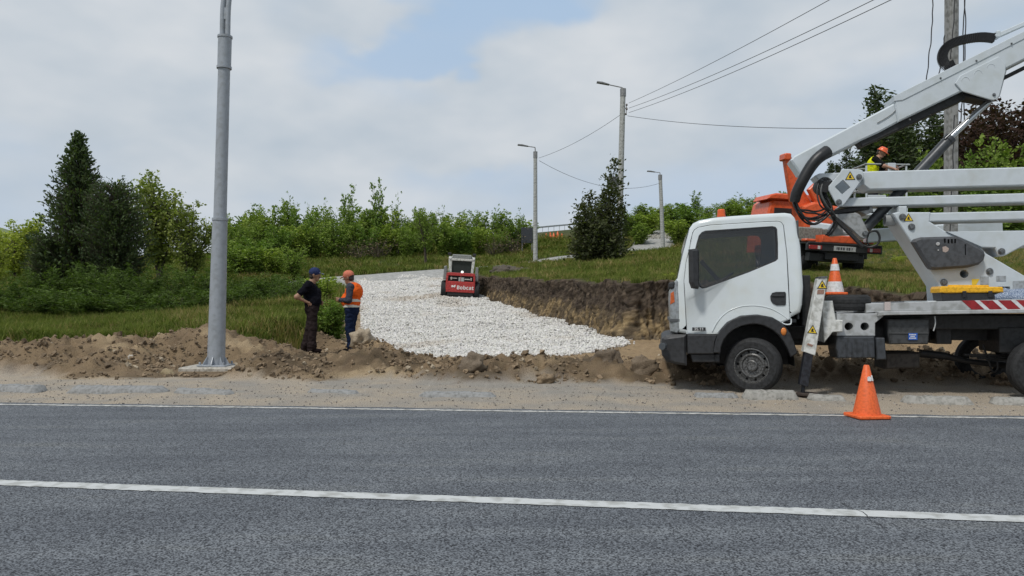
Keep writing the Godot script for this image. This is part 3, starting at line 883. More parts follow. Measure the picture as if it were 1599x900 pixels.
func build_lift_truck() -> void:
	var white := worn("truck_white", Color(0.61, 0.655, 0.675), 0.28, 0.0, 0.03, 0.4)
	white.clearcoat_enabled = true; white.clearcoat = 0.4; white.clearcoat_roughness = 0.15
	var grey_white := worn("lift_white", Color(0.53, 0.575, 0.61), 0.38, 0.0, 0.06, 0.5)
	var black := worn("plastic_black", Color(0.028, 0.029, 0.032), 0.6, 0.0, 0.3, 2.0)
	var dark := worn("chassis_black", Color(0.018, 0.018, 0.019), 0.7, 0.0, 0.4, 2.0)
	var hose := worn("hose_black", Color(0.012, 0.012, 0.013), 0.5, 0.0, 0.3, 3.0)
	var steel := worn("bolt_steel", Color(0.20, 0.205, 0.21), 0.4, 0.8, 0.3, 4.0)
	var alu := worn("bed_aluminium", Color(0.47, 0.48, 0.485), 0.5, 0.25, 0.22, 1.0)
	var t := thing("lift_truck", "white cab truck with folded white aerial lift arms parked on the shoulder", "truck", Vector3(2.93, 0, -9.30))
	t.rotation.y = -deg_to_rad(10.5)
	# --- cab
	var outline := MB.ccw(pv([-0.908, 0.730, -0.977, 0.745, -0.988, 1.147, -0.979, 1.266, -0.908, 1.400, -0.890, 1.487, -0.843, 1.691, -0.756, 2.022, -0.710, 2.088, -0.633, 2.126, -0.466, 2.154, -0.238, 2.170, 0.173, 2.191, 0.379, 2.197, 0.453, 2.185, 0.496, 2.138, 0.518, 2.076, 0.557, 1.775, 0.575, 1.292, 0.562, 1.077, 0.540, 0.985, 0.305, 0.854, 0.202, 0.915, 0.032, 0.945, -0.163, 0.929, -0.316, 0.851, -0.427, 0.718, -0.800, 0.715]))
	var door_line := pv([-0.758, 1.761, -0.718, 1.958, -0.695, 2.005, -0.649, 2.035, -0.504, 2.060, 0.023, 2.085, 0.290, 2.092, 0.335, 2.079, 0.360, 2.040, 0.391, 1.697, 0.406, 1.146, 0.415, 0.908, 0.302, 0.861, 0.202, 0.920, 0.032, 0.951, -0.162, 0.935, -0.318, 0.857, -0.429, 0.724, -0.794, 0.721, -0.825, 1.376, -0.797, 1.604])
	var glass_line := pv([-0.689, 1.760, -0.668, 1.847, -0.642, 1.933, -0.606, 1.974, -0.565, 1.991, -0.398, 2.000, 0.023, 2.023, 0.231, 2.033, 0.268, 2.023, 0.286, 1.995, 0.292, 1.817, 0.287, 1.629, 0.258, 1.602, -0.055, 1.469, -0.561, 1.280, -0.607, 1.273, -0.652, 1.300, -0.675, 1.359])
	var mid := Vector2(-0.22, 1.50)
	var shell := MB.new()
	shell.cab_shape = true
	var rings := [[0.05, 0.0], [0.022, -0.006], [0.006, -0.022], [0.0, -0.05], [0.0, -0.5], [0.0, -0.93], [0.0, -1.36], [0.0, -1.81], [0.006, -1.838], [0.022, -1.854], [0.05, -1.86]]
	var pane := MB.new()
	pane.cab_shape = true
	for i in rings.size() - 1:
		var a := MB.inset(outline, rings[i][0]); var b := MB.inset(outline, rings[i + 1][0])
		for j in outline.size():
			var k := (j + 1) % outline.size()
			var mp := (outline[j] + outline[k]) / 2.0
			var on_screen := mp.x < -0.62 and mp.y > 1.42 and mp.y < 2.04
			(pane if on_screen and i > 1 and i < 8 else shell).quad(Vector3(a[j].x, a[j].y, rings[i][1]), Vector3(a[k].x, a[k].y, rings[i][1]), Vector3(b[k].x, b[k].y, rings[i + 1][1]), Vector3(b[j].x, b[j].y, rings[i + 1][1]), 3)
	var rim_line := MB.inset(outline, 0.05)
	shell.band(rim_line, MB.inset(MB.ccw(door_line), -0.004), mid, 0.0)
	shell.rim(MB.inset(MB.ccw(door_line), -0.004), 0.0, -0.04, false)
	shell.band(rim_line, MB.inset(MB.ccw(glass_line), -0.03), mid, -1.86, false)
	add("cab", shell, white, t)
	var door := MB.new()
	door.cab_shape = true
	var dl := MB.inset(MB.ccw(door_line), 0.003)
	door.band(MB.inset(dl, 0.006), MB.ccw(glass_line), mid, 0.006)
	for j in dl.size():
		var k := (j + 1) % dl.size()
		var q := MB.inset(dl, 0.006)
		door.quad(Vector3(q[j].x, q[j].y, 0.006), Vector3(q[k].x, q[k].y, 0.006), Vector3(dl[k].x, dl[k].y, 0.0), Vector3(dl[j].x, dl[j].y, 0.0), 8)
	door.rim(dl, 0.0, -0.04)
	door.rim(MB.ccw(glass_line), 0.006, -0.04, false)
	# pressed ridge over the wheel
	var ridge := []
	var rp: Array = [-0.495, 0.748, -0.426, 0.874, -0.320, 0.983, -0.184, 1.046, -0.057, 1.065, 0.062, 1.061, 0.188, 1.031, 0.298, 0.973, 0.393, 0.900]
	for i in range(0, rp.size(), 2): ridge.append(Vector3(rp[i], rp[i + 1], 0.004))
	door.tube(smooth_path(ridge), 0.006, 6)
	var door_o := add("door", door, white, t)
	var seal := MB.new()
	seal.cab_shape = true
	seal.band(MB.ccw(glass_line), MB.inset(MB.ccw(glass_line), 0.016), mid, 0.002)
	seal.rim(MB.inset(MB.ccw(glass_line), 0.016), 0.002, -0.02, false)
	add("window_seal", seal, black, door_o)
	var glass := StandardMaterial3D.new()
	glass.resource_name = "cab_glass"
	glass.albedo_color = Color(0.05, 0.06, 0.06, 0.30); glass.roughness = 0.04
	glass.transparency = BaseMaterial3D.TRANSPARENCY_ALPHA
	var gl := MB.new()
	gl.cab_shape = true
	gl.prism(MB.inset(MB.ccw(glass_line), 0.010), -0.016, -0.011)
	add("window", gl, glass, door_o)
	var gl2 := MB.new()
	gl2.cab_shape = true
	gl2.prism(MB.inset(MB.ccw(glass_line), -0.028), -1.854, -1.848)
	add("far_window", gl2, glass, t)
	add("windscreen", pane, glass, t)
	var h := MB.new()
	h.prism(pv([0.187, 1.177, 0.210, 1.219, 0.254, 1.231, 0.357, 1.231, 0.368, 1.215, 0.367, 1.085, 0.356, 1.069, 0.260, 1.069, 0.216, 1.092, 0.191, 1.131]), 0.004, 0.016, 0.004)
	h.beam(Vector3(0.201, 1.185, 0.020), Vector3(0.348, 1.184, 0.020), 0.018, 0.022, 0.006)
	add("handle", h, black, door_o)
	var badge := MB.new()
	badge.prism(pv([-0.731, 0.798, -0.571, 0.799, -0.571, 0.756, -0.731, 0.754]), 0.004, 0.0085, 0.001)
	var bo := add("badge", badge, black, door_o)
	letters("35.11", 0.034, Vector3(-0.652, 0.777, 0.011), flat_mat("badge_text", Color(0.5, 0.5, 0.5), 0.4), bo)
	# inside of the cab
	var seat := MB.new()
	for z in [-0.42, -1.42]:
		seat = MB.new()
		seat.box(Vector3(0.16, 1.0, z), Vector3(0.5, 0.16, 0.5), 0.05)
		seat.xf = Transform3D(Basis(Vector3.BACK, -0.18), Vector3(0.40, 1.06, z)); seat.prism(MB.rrect(0, 0.30, 0.14, 0.62, 0.05, 3), -0.24, 0.24, 0.04)
		seat.prism(MB.rrect(0.02, 0.70, 0.10, 0.2, 0.04, 3), -0.13, 0.13, 0.03)
		seat.xf = Transform3D()
		add("seat", seat, flat_mat("seat_cloth", Color(0.03, 0.033, 0.037), 0.9), t)
	var lining := MB.new()
	lining.box(Vector3(0.525, 1.5, -0.93), Vector3(0.02, 1.2, 1.7), 0.005)
	lining.box(Vector3(-0.15, 2.10, -0.93), Vector3(1.1, 0.02, 1.5), 0.005)
	lining.box(Vector3(-0.25, 0.88, -0.93), Vector3(1.5, 0.04, 1.7), 0.005)
	add("lining", lining, flat_mat("cab_lining", Color(0.075, 0.08, 0.085), 0.9), t)
	var dash := MB.new()
	dash.prism(pv([-0.98, 0.9, -0.62, 0.9, -0.55, 1.18, -0.62, 1.33, -0.95, 1.36]), -0.1, -1.76, 0.02)
	add("dashboard", dash, black, t)
	var sw := MB.new()
	var ring := []
	for i in 25:
		var a := TAU * i / 24.0
		ring.append(Vector3(0, cos(a) * 0.19, sin(a) * 0.19))
	sw.xf = Transform3D(Basis(Vector3.BACK, -1.0), Vector3(-0.37, 1.37, -0.42))
	sw.tube(ring, 0.014, 8, false); sw.beam(Vector3(0, -0.19, 0), Vector3(0, 0.19, 0), 0.03, 0.015); sw.beam(Vector3(0, 0, 0), Vector3(-0.35, -0.05, 0), 0.05, 0.05)
	add("steering_wheel", sw, black, t)
	# nose
	var lamp := MB.new()
	lamp.cab_shape = true
	lamp.prism(pv([-0.913, 1.384, -0.890, 1.360, -0.880, 1.124, -0.877, 0.754, -0.908, 0.722, -0.996, 0.741, -0.999, 1.124, -0.985, 1.266]), -0.10, 0.006, 0.012)
	var lo := add("headlight", lamp, worn("headlight_glass", Color(0.32, 0.34, 0.36), 0.15, 0.3, 0.2, 3.0), t)
	var ind := MB.new()
	ind.cab_shape = true
	ind.prism(pv([-0.987, 1.218, -0.948, 1.242, -0.937, 1.108, -0.992, 1.076]), -0.05, 0.013, 0.004)
	add("indicator", ind, worn("indicator_orange", Color(0.55, 0.12, 0.03), 0.3, 0.0, 0.2, 3.0), lo)
	var bump := MB.new()
	bump.cab_shape = true
	bump.prism(pv([-0.978, 0.706, -0.797, 0.707, -0.794, 0.322, -0.933, 0.336, -1.041, 0.370, -1.095, 0.444, -1.106, 0.531, -1.090, 0.657, -1.047, 0.689]), -1.86, 0.012, 0.03)
	var bu := add("bumper", bump, black, t)
	var fog := MB.new()
	fog.cyl(Vector3(-1.067, 0.560, -0.050), Vector3(-1.067, 0.560, -0.050) + Vector3(-0.03, 0, 0.06), 0.045, 16)
	add("fog_lamp", fog, flat_mat("fog_glass", Color(0.10, 0.11, 0.12), 0.15, 0.4), bu)
	var sill := MB.new()
	sill.prism(pv([-0.789, 0.710, -0.423, 0.713, -0.458, 0.624, -0.474, 0.475, -0.786, 0.471]), -1.85, 0.004, 0.012)
	sill.prism(pv([-0.753, 0.469, -0.402, 0.473, -0.402, 0.371, -0.723, 0.367]), -1.8, -0.05, 0.01)
	add("sill", sill, black, t)
	var arch := MB.new()
	arch.prism(pv([-0.481, 0.491, -0.458, 0.624, -0.427, 0.721, -0.381, 0.792, -0.316, 0.858, -0.245, 0.905, -0.162, 0.937, -0.058, 0.953, 0.032, 0.953, 0.121, 0.943, 0.202, 0.923, 0.253, 0.896, 0.305, 0.861, 0.363, 0.808, 0.414, 0.731, 0.457, 0.624, 0.493, 0.495, 0.419, 0.448, 0.383, 0.539, 0.340, 0.623, 0.282, 0.707, 0.208, 0.772, 0.112, 0.822, 0.031, 0.841, -0.058, 0.838, -0.148, 0.817, -0.231, 0.777, -0.306, 0.718, -0.360, 0.640, -0.390, 0.562, -0.398, 0.484]), -0.12, 0.028, 0.012)
	add("wheel_arch", arch, black, t)
	var side_ind := MB.new()
	side_ind.lathe_at(Transform3D(Basis.from_scale(Vector3(0.8, 1.15, 0.5)), Vector3(0.336, 0.755, 0.030)), ball(0.042), 16)
	var amber := worn("amber_lens", Color(0.62, 0.20, 0.04), 0.2, 0.0, 0.1, 2.0)
	add("side_indicator", side_ind, amber, t)
	var liner := MB.new()
	var lp := []
	for i in 15:
		var a := PI * 1.04 * i / 14.0 - 0.06
		lp.append(Vector2(cos(a) * 0.47, 0.36 + sin(a) * 0.47))
	for i in 14:
		liner.quad(Vector3(lp[i].x, lp[i].y, -0.02), Vector3(lp[i + 1].x, lp[i + 1].y, -0.02), Vector3(lp[i + 1].x, lp[i + 1].y, -0.5), Vector3(lp[i].x, lp[i].y, -0.5))
	liner.box(Vector3(0.0, 0.62, -0.51), Vector3(1.0, 0.6, 0.02))
	add("wheel_housing", liner, dark, t)
	# roof furniture and mirror
	var beacon := MB.new()
	beacon.lathe_at(Transform3D(Basis(), Vector3(-0.341, 2.205, -0.450) - Vector3(0, 0.01, 0)), [Vector2(0, 0), Vector2(0.055, 0), Vector2(0.055, 0.02), Vector2(0.05, 0.025), Vector2(0.047, 0.085), Vector2(0.038, 0.10), Vector2(0, 0.103)], 20, true)
	add("beacon", beacon, worn("beacon_orange", Color(0.62, 0.10, 0.02), 0.25, 0.0, 0.1, 2.0), t)
	var mir := MB.new()
	mir.xf = Transform3D(Basis(Vector3.UP, 0.35), Vector3(-0.715, 1.511, 0.130))
	mir.prism(pv([-0.055, 0.235, 0.03, 0.245, 0.055, 0.22, 0.06, -0.2, 0.045, -0.245, -0.02, -0.235, -0.05, -0.16]), -0.06, 0.05, 0.025)
	mir.xf = Transform3D()
	mir.tube([Vector3(-0.740, 1.698, 0.120), Vector3(-0.704, 1.690, 0.000)], 0.013, 8); mir.tube([Vector3(-0.742, 1.356, 0.120), Vector3(-0.698, 1.359, 0.000)], 0.013, 8)
	add("mirror", mir, black, t)
	var wiper := MB.new()
	wiper.beam(Vector3(-1.010, 1.270, -0.250), Vector3(-0.957, 1.355, -0.100), 0.02, 0.03, 0.006); wiper.box(Vector3(-0.973, 1.316, -0.120), Vector3(0.08, 0.09, 0.08), 0.02)
	add("wiper_arm", wiper, black, t)
	var step_o := MB.new()
	var sp := []
	for p in [Vector3(0.319, 0.861, 0.000), Vector3(0.363, 0.839, 0.000), Vector3(0.422, 0.847, 0.000), Vector3(0.427, 0.908, 0.000)]: sp.append(p)
	step_o.tube(smooth_path(sp), 0.009, 8)
	add("lock_bar", step_o, white, t)
	# --- wheels
	var rimm := worn("rim_steel", Color(0.17, 0.17, 0.17), 0.5, 0.55, 0.45, 5.0)
	wheel(t, Vector3(0.0, 0.335, -0.105), 0.337, 0.20, -deg_to_rad(20.0), rimm)
	wheel(t, Vector3(0.0, 0.335, -1.74), 0.337, 0.20, -deg_to_rad(20.0), null)
	wheel(t, Vector3(Vector3(3.176, 0.364, -0.130).x, 0.335, -0.13), 0.337, 0.20, 0.0, rimm)
	wheel(t, Vector3(Vector3(3.176, 0.364, -0.130).x, 0.335, -1.70), 0.337, 0.20, 0.0, null)
	# --- chassis
	var ch := MB.new()
	for z in [-0.62, -1.26]: ch.beam(Vector3(-0.6, 0.72, z), Vector3(4.0, 0.72, z), 0.07, 0.16, 0.006)
	for x in [-0.3, 0.7, 1.5, 2.3, 3.0, 3.7]: ch.beam(Vector3(x, 0.72, -0.62), Vector3(x, 0.72, -1.26), 0.08, 0.12, 0.006)
	ch.beam(Vector3(0.0, 0.34, -0.2), Vector3(0.0, 0.34, -1.65), 0.09, 0.09, 0.01)
	ch.beam(Vector3(3.24, 0.34, -0.2), Vector3(3.24, 0.34, -1.65), 0.10, 0.10, 0.01)
	ch.box(Vector3(0.35, 0.78, -0.93), Vector3(1.5, 0.45, 0.5), 0.03)
	ch.box(Vector3(0.624, 1.124, -0.300), Vector3(0.10, 0.62, 0.35), 0.01)
	ch.box(Vector3(2.75, 0.87, -0.93), Vector3(2.7, 0.17, 1.3), 0.01)
	ch.box(Vector3(1.55, 0.78, -0.93), Vector3(0.9, 0.3, 1.3), 0.01)
	ch.box(Vector3(2.25, 0.72, -0.55), Vector3(0.18, 0.24, 0.3), 0.01); ch.box(Vector3(3.05, 0.66, -0.55), Vector3(0.5, 0.3, 0.6), 0.01)
	add("chassis", ch, dark, t)
	var shaft := MB.new()
	shaft.tube([Vector3(2.107, 0.462, -0.800), Vector3(2.389, 0.434, -0.800), Vector3(2.631, 0.373, -0.800), Vector3(3.153, 0.317, -0.800)], [0.05, 0.045, 0.03, 0.045], 12)
	add("drive_shaft", shaft, dark, t)
	var spring := MB.new()
	for i in 3: spring.beam(Vector3(2.5 + 0.08 * i, 0.47 - 0.022 * i, -0.5), Vector3(3.8 - 0.08 * i, 0.47 - 0.022 * i, -0.5), 0.06, 0.018)
	spring.tube(smooth_path([Vector3(2.716, 0.597, -0.500), Vector3(2.770, 0.428, -0.500), Vector3(2.818, 0.274, -0.500), Vector3(2.874, 0.306, -0.500), Vector3(2.869, 0.460, -0.500)]), 0.012, 8)
	add("leaf_spring", spring, dark, t)
	# --- load bed
	var bed := MB.new()
	bed.prism(pv([1.401, 0.991, 1.478, 0.999, 3.731, 1.043, 3.731, 1.000, 1.485, 0.954, 1.401, 0.942]), -1.88, 0.02, 0.006)
	bed.prism(pv([1.474, 1.096, 3.743, 1.168, 3.741, 1.044, 1.473, 1.000]), -0.035, 0.0, 0.004)
	bed.prism(pv([1.474, 1.096, 3.743, 1.168, 3.741, 1.044, 1.473, 1.000]), -1.88, -1.84, 0.004)
	bed.box(Vector3(2.85, 1.06, -0.94), Vector3(2.7, 0.07, 1.79), 0.004)
	bed.prism(pv([1.298, 1.089, 1.498, 1.096, 1.497, 0.994, 1.298, 0.978]), -1.7, -0.1, 0.006)
	bed.prism(pv([0.869, 0.951, 1.077, 0.951, 1.075, 0.756, 0.957, 0.755, 0.868, 0.692]), -1.5, -0.3, 0.006)
	add("load_bed", bed, alu, t)
	var fb := MB.new()
	fb.prism(pv([0.955, 0.970, 1.420, 0.974, 1.476, 0.941, 1.383, 0.858, 1.382, 0.706, 0.953, 0.703]), -1.8, -0.05, 0.006)
	carved("bed_front", fb, alu, t, [[Vector3(1.089, 0.818, -0.050), 0.048, 0.5], [Vector3(1.267, 0.819, -0.050), 0.048, 0.5]])
	for i in 5:
		var st := MB.new()
		var x0: float = Vector3(2.306, 1.107, 0.000).x + 0.19 * i
		st.prism(pv([x0, 1.126 + i * 0.001, x0 + 0.135, 1.126 + i * 0.001, x0 + 0.24, 1.022, x0 + 0.105, 1.022]), -0.002, 0.004)
		add("red_stripe", st, worn("reflector_red", Color(0.30, 0.018, 0.022), 0.4, 0.0, 0.2, 2.0), t)
		var sw2 := MB.new()
		sw2.prism(pv([x0 + 0.137, 1.126 + i * 0.001, x0 + 0.195, 1.126 + i * 0.001, x0 + 0.30, 1.022, x0 + 0.242, 1.022]), -0.002, 0.0035)
		add("white_stripe", sw2, worn("reflector_white", Color(0.66, 0.67, 0.69), 0.4, 0.0, 0.15, 2.0), t)
	var stick := MB.new()
	stick.prism(pv([1.474, 1.108, 1.541, 1.111, 1.540, 1.010, 1.473, 1.006]), -0.002, 0.004)
	add("sticker", stick, worn("sticker", Color(0.60, 0.52, 0.50), 0.5, 0.0, 0.35, 30.0), t)
	var mud := MB.new()
	mud.prism(pv([0.942, 0.697, 1.362, 0.701, 1.367, 0.452, 0.955, 0.440, 0.934, 0.553]), -0.45, 0.0, 0.012)
	mud.prism(pv([1.376, 0.686, 1.474, 0.687, 1.493, 0.432, 1.388, 0.430]), -0.35, 0.0, 0.012)
	for i in 6: mud.beam(Vector3(1.05 + 0.06 * i, 0.64, 0.004), Vector3(1.05 + 0.06 * i, 0.46, 0.004), 0.012, 0.012, 0.003)
	add("side_box", mud, worn("box_grey", Color(0.045, 0.05, 0.058), 0.55, 0.0, 0.3, 2.0), t)
	var cab2 := MB.new()
	cab2.prism(pv([1.533, 0.903, 1.988, 0.912, 1.987, 0.747, 1.972, 0.612, 1.552, 0.608, 1.532, 0.744]), -0.5, -0.08, 0.015)
	cab2.prism(pv([1.543, 0.752, 1.977, 0.755, 1.977, 0.733, 1.543, 0.729]), -0.5, -0.07, 0.004)
	var co := add("locker", cab2, worn("locker_grey", Color(0.05, 0.052, 0.054), 0.55, 0.0, 0.3, 2.0), t)
	var bs := MB.new()
	bs.prism(pv([1.753, 0.742, 1.851, 0.743, 1.850, 0.664, 1.753, 0.663]), -0.082, -0.066)
	var blue := add("blue_label", bs, flat_mat("label_blue", Color(0.02, 0.10, 0.42), 0.5), co)
	var ls := MB.new()
	for r in [[Vector3(1.794, 0.724, -0.065).y, 0.078], [Vector3(1.794, 0.703, -0.065).y, 0.05], [Vector3(1.794, 0.682, -0.065).y, 0.078]]:
		for i in 5: ls.box(Vector3(Vector3(1.797, 0.709, -0.065).x + (i - 2) * r[1] / 5.0, r[0] + 0.001, -0.065), Vector3(r[1] / 7.0, 0.014, 0.002), 0.0)
	add("lettering", ls, flat_mat("label_white", Color(0.6, 0.62, 0.65), 0.5), blue)
	var tank := MB.new()
	tank.prism(pv([1.590, 0.490, 1.981, 0.494, 1.979, 0.308, 1.588, 0.287]), -0.9, -0.4, 0.02)
	add("fuel_tank", tank, worn("tank_brown", Color(0.05, 0.042, 0.036), 0.8, 0.0, 0.4, 2.0), t)
	var hook := MB.new()
	hook.tube(smooth_path([Vector3(2.034, 0.943, -0.050), Vector3(2.040, 0.853, -0.050), Vector3(2.019, 0.771, -0.050)]), 0.008, 8)
	add("bracket", hook, alu, t)
	# --- outrigger leg standing beside the cab
	var og := MB.new()
	og.prism(pv([0.692, 1.377, 0.713, 1.395, 0.791, 1.402, 0.801, 1.376, 0.660, 0.480, 0.529, 0.527]), 0.04, 0.2, 0.006)
	og.prism(pv([0.765, 1.123, 0.887, 1.123, 0.921, 0.896, 0.999, 0.896, 0.998, 0.760, 0.884, 0.752, 0.790, 0.630]), -0.3, 0.06, 0.008)
	var leg := add("outrigger", og, worn("outrigger_white", Color(0.66, 0.665, 0.64), 0.4, 0.0, 0.28, 1.6), t)
	var inner := MB.new()
	inner.prism(pv([0.550, 0.526, 0.642, 0.497, 0.583, 0.111, 0.487, 0.139]), 0.055, 0.185, 0.006)
	inner.cyl(Vector3(0.541, 0.141, 0.120), Vector3(0.533, 0.020, 0.120), 0.022, 12)
	add("inner_leg", inner, worn("leg_blue_black", Color(0.035, 0.038, 0.048), 0.45, 0.3, 0.45, 3.0), leg)
	var pad := MB.new()
	pad.cyl(Vector3(0.58, 0.006, 0.12), Vector3(0.58, 0.04, 0.12), 0.125, 28, 0.008)
	add("foot_pad", pad, worn("pad_rust", Color(0.055, 0.04, 0.032), 0.85, 0.2, 0.4, 4.0), leg)
	var cap := MB.new()
	cap.prism(pv([0.699, 1.403, 0.802, 1.411, 0.801, 1.391, 0.699, 1.384]), 0.03, 0.21, 0.003)
	add("end_cap", cap, steel, leg)
	warning_sign(leg, Vector3(0.742, 1.309, 0.200), 0.115)
	warning_sign(leg, Vector3(0.631, 0.786, 0.200), 0.115, -0.1)
	var tagm := MB.new()
	tagm.prism(pv([0.691, 1.253, 0.765, 1.253, 0.758, 1.201, 0.683, 1.201]), 0.199, 0.204)
	add("faded_label", tagm, worn("label_rust", Color(0.34, 0.20, 0.15), 0.6, 0.0, 0.4, 12.0), leg)
	tagm = MB.new()
	tagm.prism(pv([0.580, 0.628, 0.637, 0.606, 0.622, 0.584, 0.566, 0.609]), 0.199, 0.204)
	add("faded_label", tagm, worn("label_rust", Color(0.34, 0.20, 0.15), 0.6, 0.0, 0.4, 12.0), leg)
	lift_arms(t, grey_white, dark, hose, steel)
	bed_load()

func lift_arms(t: Node3D, white: Material, dark: Material, hose: Material, steel: Material) -> void:
	# column that carries the arms
	var col := MB.new()
	col.prism(pv([1.776, 2.232, 1.836, 2.243, 1.851, 2.242, 1.852, 2.319, 1.950, 2.317, 1.949, 2.240, 2.224, 2.234, 2.208, 2.118, 2.399, 1.987, 2.798, 1.781, 2.855, 1.709, 3.268, 1.437, 3.625, 1.217, 3.623, 1.077, 2.324, 1.076, 2.311, 1.316]), -1.20, -0.72, 0.012)
	var column := carved("lift_column", col, white, t, [[Vector3(2.599, 1.458, -0.720), 0.05, 0.6], [Vector3(3.046, 1.267, -0.800), Vector3(0.14, 0.065, 0.3)]])
	var foot := MB.new()
	foot.prism(pv([2.104, 1.124, 3.823, 1.123, 3.822, 0.999, 2.102, 0.996]), -1.4, -0.5, 0.01)
	add("column_foot", foot, white, t)
	var box := MB.new()
	box.prism(pv([1.976, 1.855, 2.006, 1.895, 2.072, 1.914, 2.480, 1.919, 2.538, 1.898, 2.731, 1.782, 2.788, 1.734, 2.801, 1.687, 2.786, 1.624, 2.729, 1.566, 2.606, 1.532, 2.229, 1.507, 2.171, 1.520, 2.142, 1.559]), -0.73, -0.60, 0.03)
	var cuts := []
	for p in [Vector3(2.342, 1.866, -0.600), Vector3(2.382, 1.857, -0.600), Vector3(2.422, 1.857, -0.600), Vector3(2.458, 1.860, -0.600)]: cuts.append([p, Vector3(0.02, 0.055, 0.12)])
	cuts.append([Vector3(2.572, 1.752, -0.600), Vector3(0.014, 0.135, 0.12)])
	var panel := carved("control_box", box, worn("control_grey", Color(0.065, 0.068, 0.075), 0.55, 0.0, 0.25, 2.0), t, cuts)
	var knob := MB.new()
	knob.cyl(Vector3(2.263, 1.828, -0.605), Vector3(2.257, 1.826, -0.585), 0.022, 14)
	add("knob", knob, flat_mat("knob_grey", Color(0.42, 0.42, 0.42), 0.4), panel)
	knob = MB.new()
	knob.cyl(Vector3(2.267, 1.749, -0.605), Vector3(2.262, 1.748, -0.590), 0.009, 10)
	add("knob", knob, flat_mat("knob_grey", Color(0.42, 0.42, 0.42), 0.4), panel)
	var stk := MB.new()
	stk.prism(pv([2.312, 1.787, 2.349, 1.799, 2.385, 1.770, 2.377, 1.739, 2.348, 1.720, 2.315, 1.732]), -0.601, -0.597)
	add("sticker", stk, worn("label_pink", Color(0.45, 0.36, 0.32), 0.6, 0.0, 0.3, 20.0), panel)
	for q in [Vector3(1.892, 2.181, -0.720), Vector3(1.996, 2.054, -0.720), Vector3(2.885, 1.487, -0.720), Vector3(2.363, 1.355, -0.720), Vector3(3.013, 1.730, -0.700)]: bolt(t, q, 0.042, steel, 0.03)
	# open pivot tube on the front of the column
	var fh := MB.new()
	var pc := Vector3(1.821, 2.159, -0.880)
	fh.lathe_at(Transform3D(Basis(Vector3(0, 1, 0), Vector3(-1, 0, 0), Vector3(0, 0, 1)), pc + Vector3(0.02, 0, 0)), [Vector2(0, 0.0), Vector2(0.062, 0.0), Vector2(0.062, 0.115), Vector2(0.078, 0.115), Vector2(0.078, 0.0)], 20, true)
	add("pivot_tube", fh, worn("link_grey", Color(0.30, 0.31, 0.315), 0.45, 0.0, 0.2, 2.0), column)
	warning_sign(column, Vector3(1.963, 2.171, -0.720), 0.115)
	var pl := MB.new()
	pl.prism(pv([2.685, 1.394, 2.772, 1.393, 2.732, 1.322, 2.685, 1.322]), -0.721, -0.716)
	add("yellow_label", pl, flat_mat("sign_yellow", Color(0.72, 0.50, 0.03), 0.5), column)
	var pl2 := MB.new()
	for q in [[2.780, 1.425, 2.874, 1.424, 2.873, 1.321, 2.779, 1.322], [2.960, 1.431, 3.068, 1.431, 3.067, 1.368, 2.960, 1.368], [3.146, 1.367, 3.310, 1.374, 3.308, 1.249, 3.145, 1.249]]:
		pl2 = MB.new()
		pl2.prism(pv(q), -0.721, -0.714)
		add("rating_plate", pl2, worn("plate_grey", Color(0.40, 0.42, 0.44), 0.4, 0.3, 0.2, 3.0), column)
	# folded arms
	var a4 := MB.new()
	a4.prism(pv([2.392, 1.986, 4.110, 1.983, 4.108, 1.786, 3.263, 1.797, 3.070, 1.686, 3.027, 1.671, 2.991, 1.675, 2.970, 1.707, 2.945, 1.776, 2.791, 1.782]), -1.16, -0.70, 0.012)
	add("lift_arm", a4, white, t)
	var a3 := MB.new()
	a3.prism(pv([2.125, 2.229, 4.131, 2.230, 4.130, 2.129, 2.124, 2.117]), -1.14, -0.735, 0.012)
	add("lift_arm", a3, white, t)
	var a2 := MB.new()
	a2.prism(pv([1.293, 2.444, 4.147, 2.454, 4.145, 2.342, 1.161, 2.332]), -1.10, -0.76, 0.012)
	add("lift_arm", a2, white, t)
	var a1 := MB.new()
	a1.prism(pv([1.406, 2.770, 1.467, 2.774, 4.141, 2.770, 4.138, 2.545, 1.511, 2.542, 1.435, 2.609]), -1.12, -0.74, 0.014)
	add("lift_arm", a1, white, t)
	for z in [-0.69, -1.17]:
		var rl := MB.new()
		rl.prism(pv([3.909, 2.827, 4.089, 2.821, 4.156, 2.726, 4.143, 1.754, 4.074, 1.693, 3.895, 1.695, 3.827, 1.820, 3.839, 2.736]), z - 0.02, z + 0.02, 0.006)
		add("rear_link_plate", rl, white, t)
	var ep := MB.new()
	ep.prism(pv([1.146, 2.756, 1.170, 2.796, 1.193, 2.803, 1.376, 2.793, 1.410, 2.780, 1.429, 2.747, 1.425, 2.682, 1.205, 2.362, 1.174, 2.334, 1.143, 2.327, 1.105, 2.344, 1.082, 2.389, 1.010, 2.539, 1.010, 2.588]), -0.72, -0.68, 0.008)
	var joint := carved("joint_plate", ep, white, t, [[Vector3(1.176, 2.574, -0.700), Vector3(0.135, 0.135, 0.2), 0, Vector3(0, 0, 0.73)]])
	ep = MB.new()
	ep.prism(pv([1.254, 2.833, 1.279, 2.875, 1.303, 2.882, 1.495, 2.872, 1.531, 2.858, 1.550, 2.823, 1.546, 2.755, 1.315, 2.420, 1.283, 2.391, 1.251, 2.383, 1.211, 2.401, 1.187, 2.449, 1.112, 2.605, 1.112, 2.657]), -1.18, -1.14, 0.008)
	ep.prism(pv([0.860, 2.743, 0.915, 2.770, 1.181, 2.771, 1.079, 2.637, 0.930, 2.658]), -1.1, -0.76, 0.01)
	add("joint_plate", ep, white, t)
	warning_sign(joint, Vector3(1.267, 2.711, -0.680), 0.125)
	bolt(t, Vector3(1.373, 2.696, -0.680), 0.036, steel, 0.03); bolt(t, Vector3(1.128, 2.382, -0.680), 0.036, steel, 0.03)
	var link := MB.new()
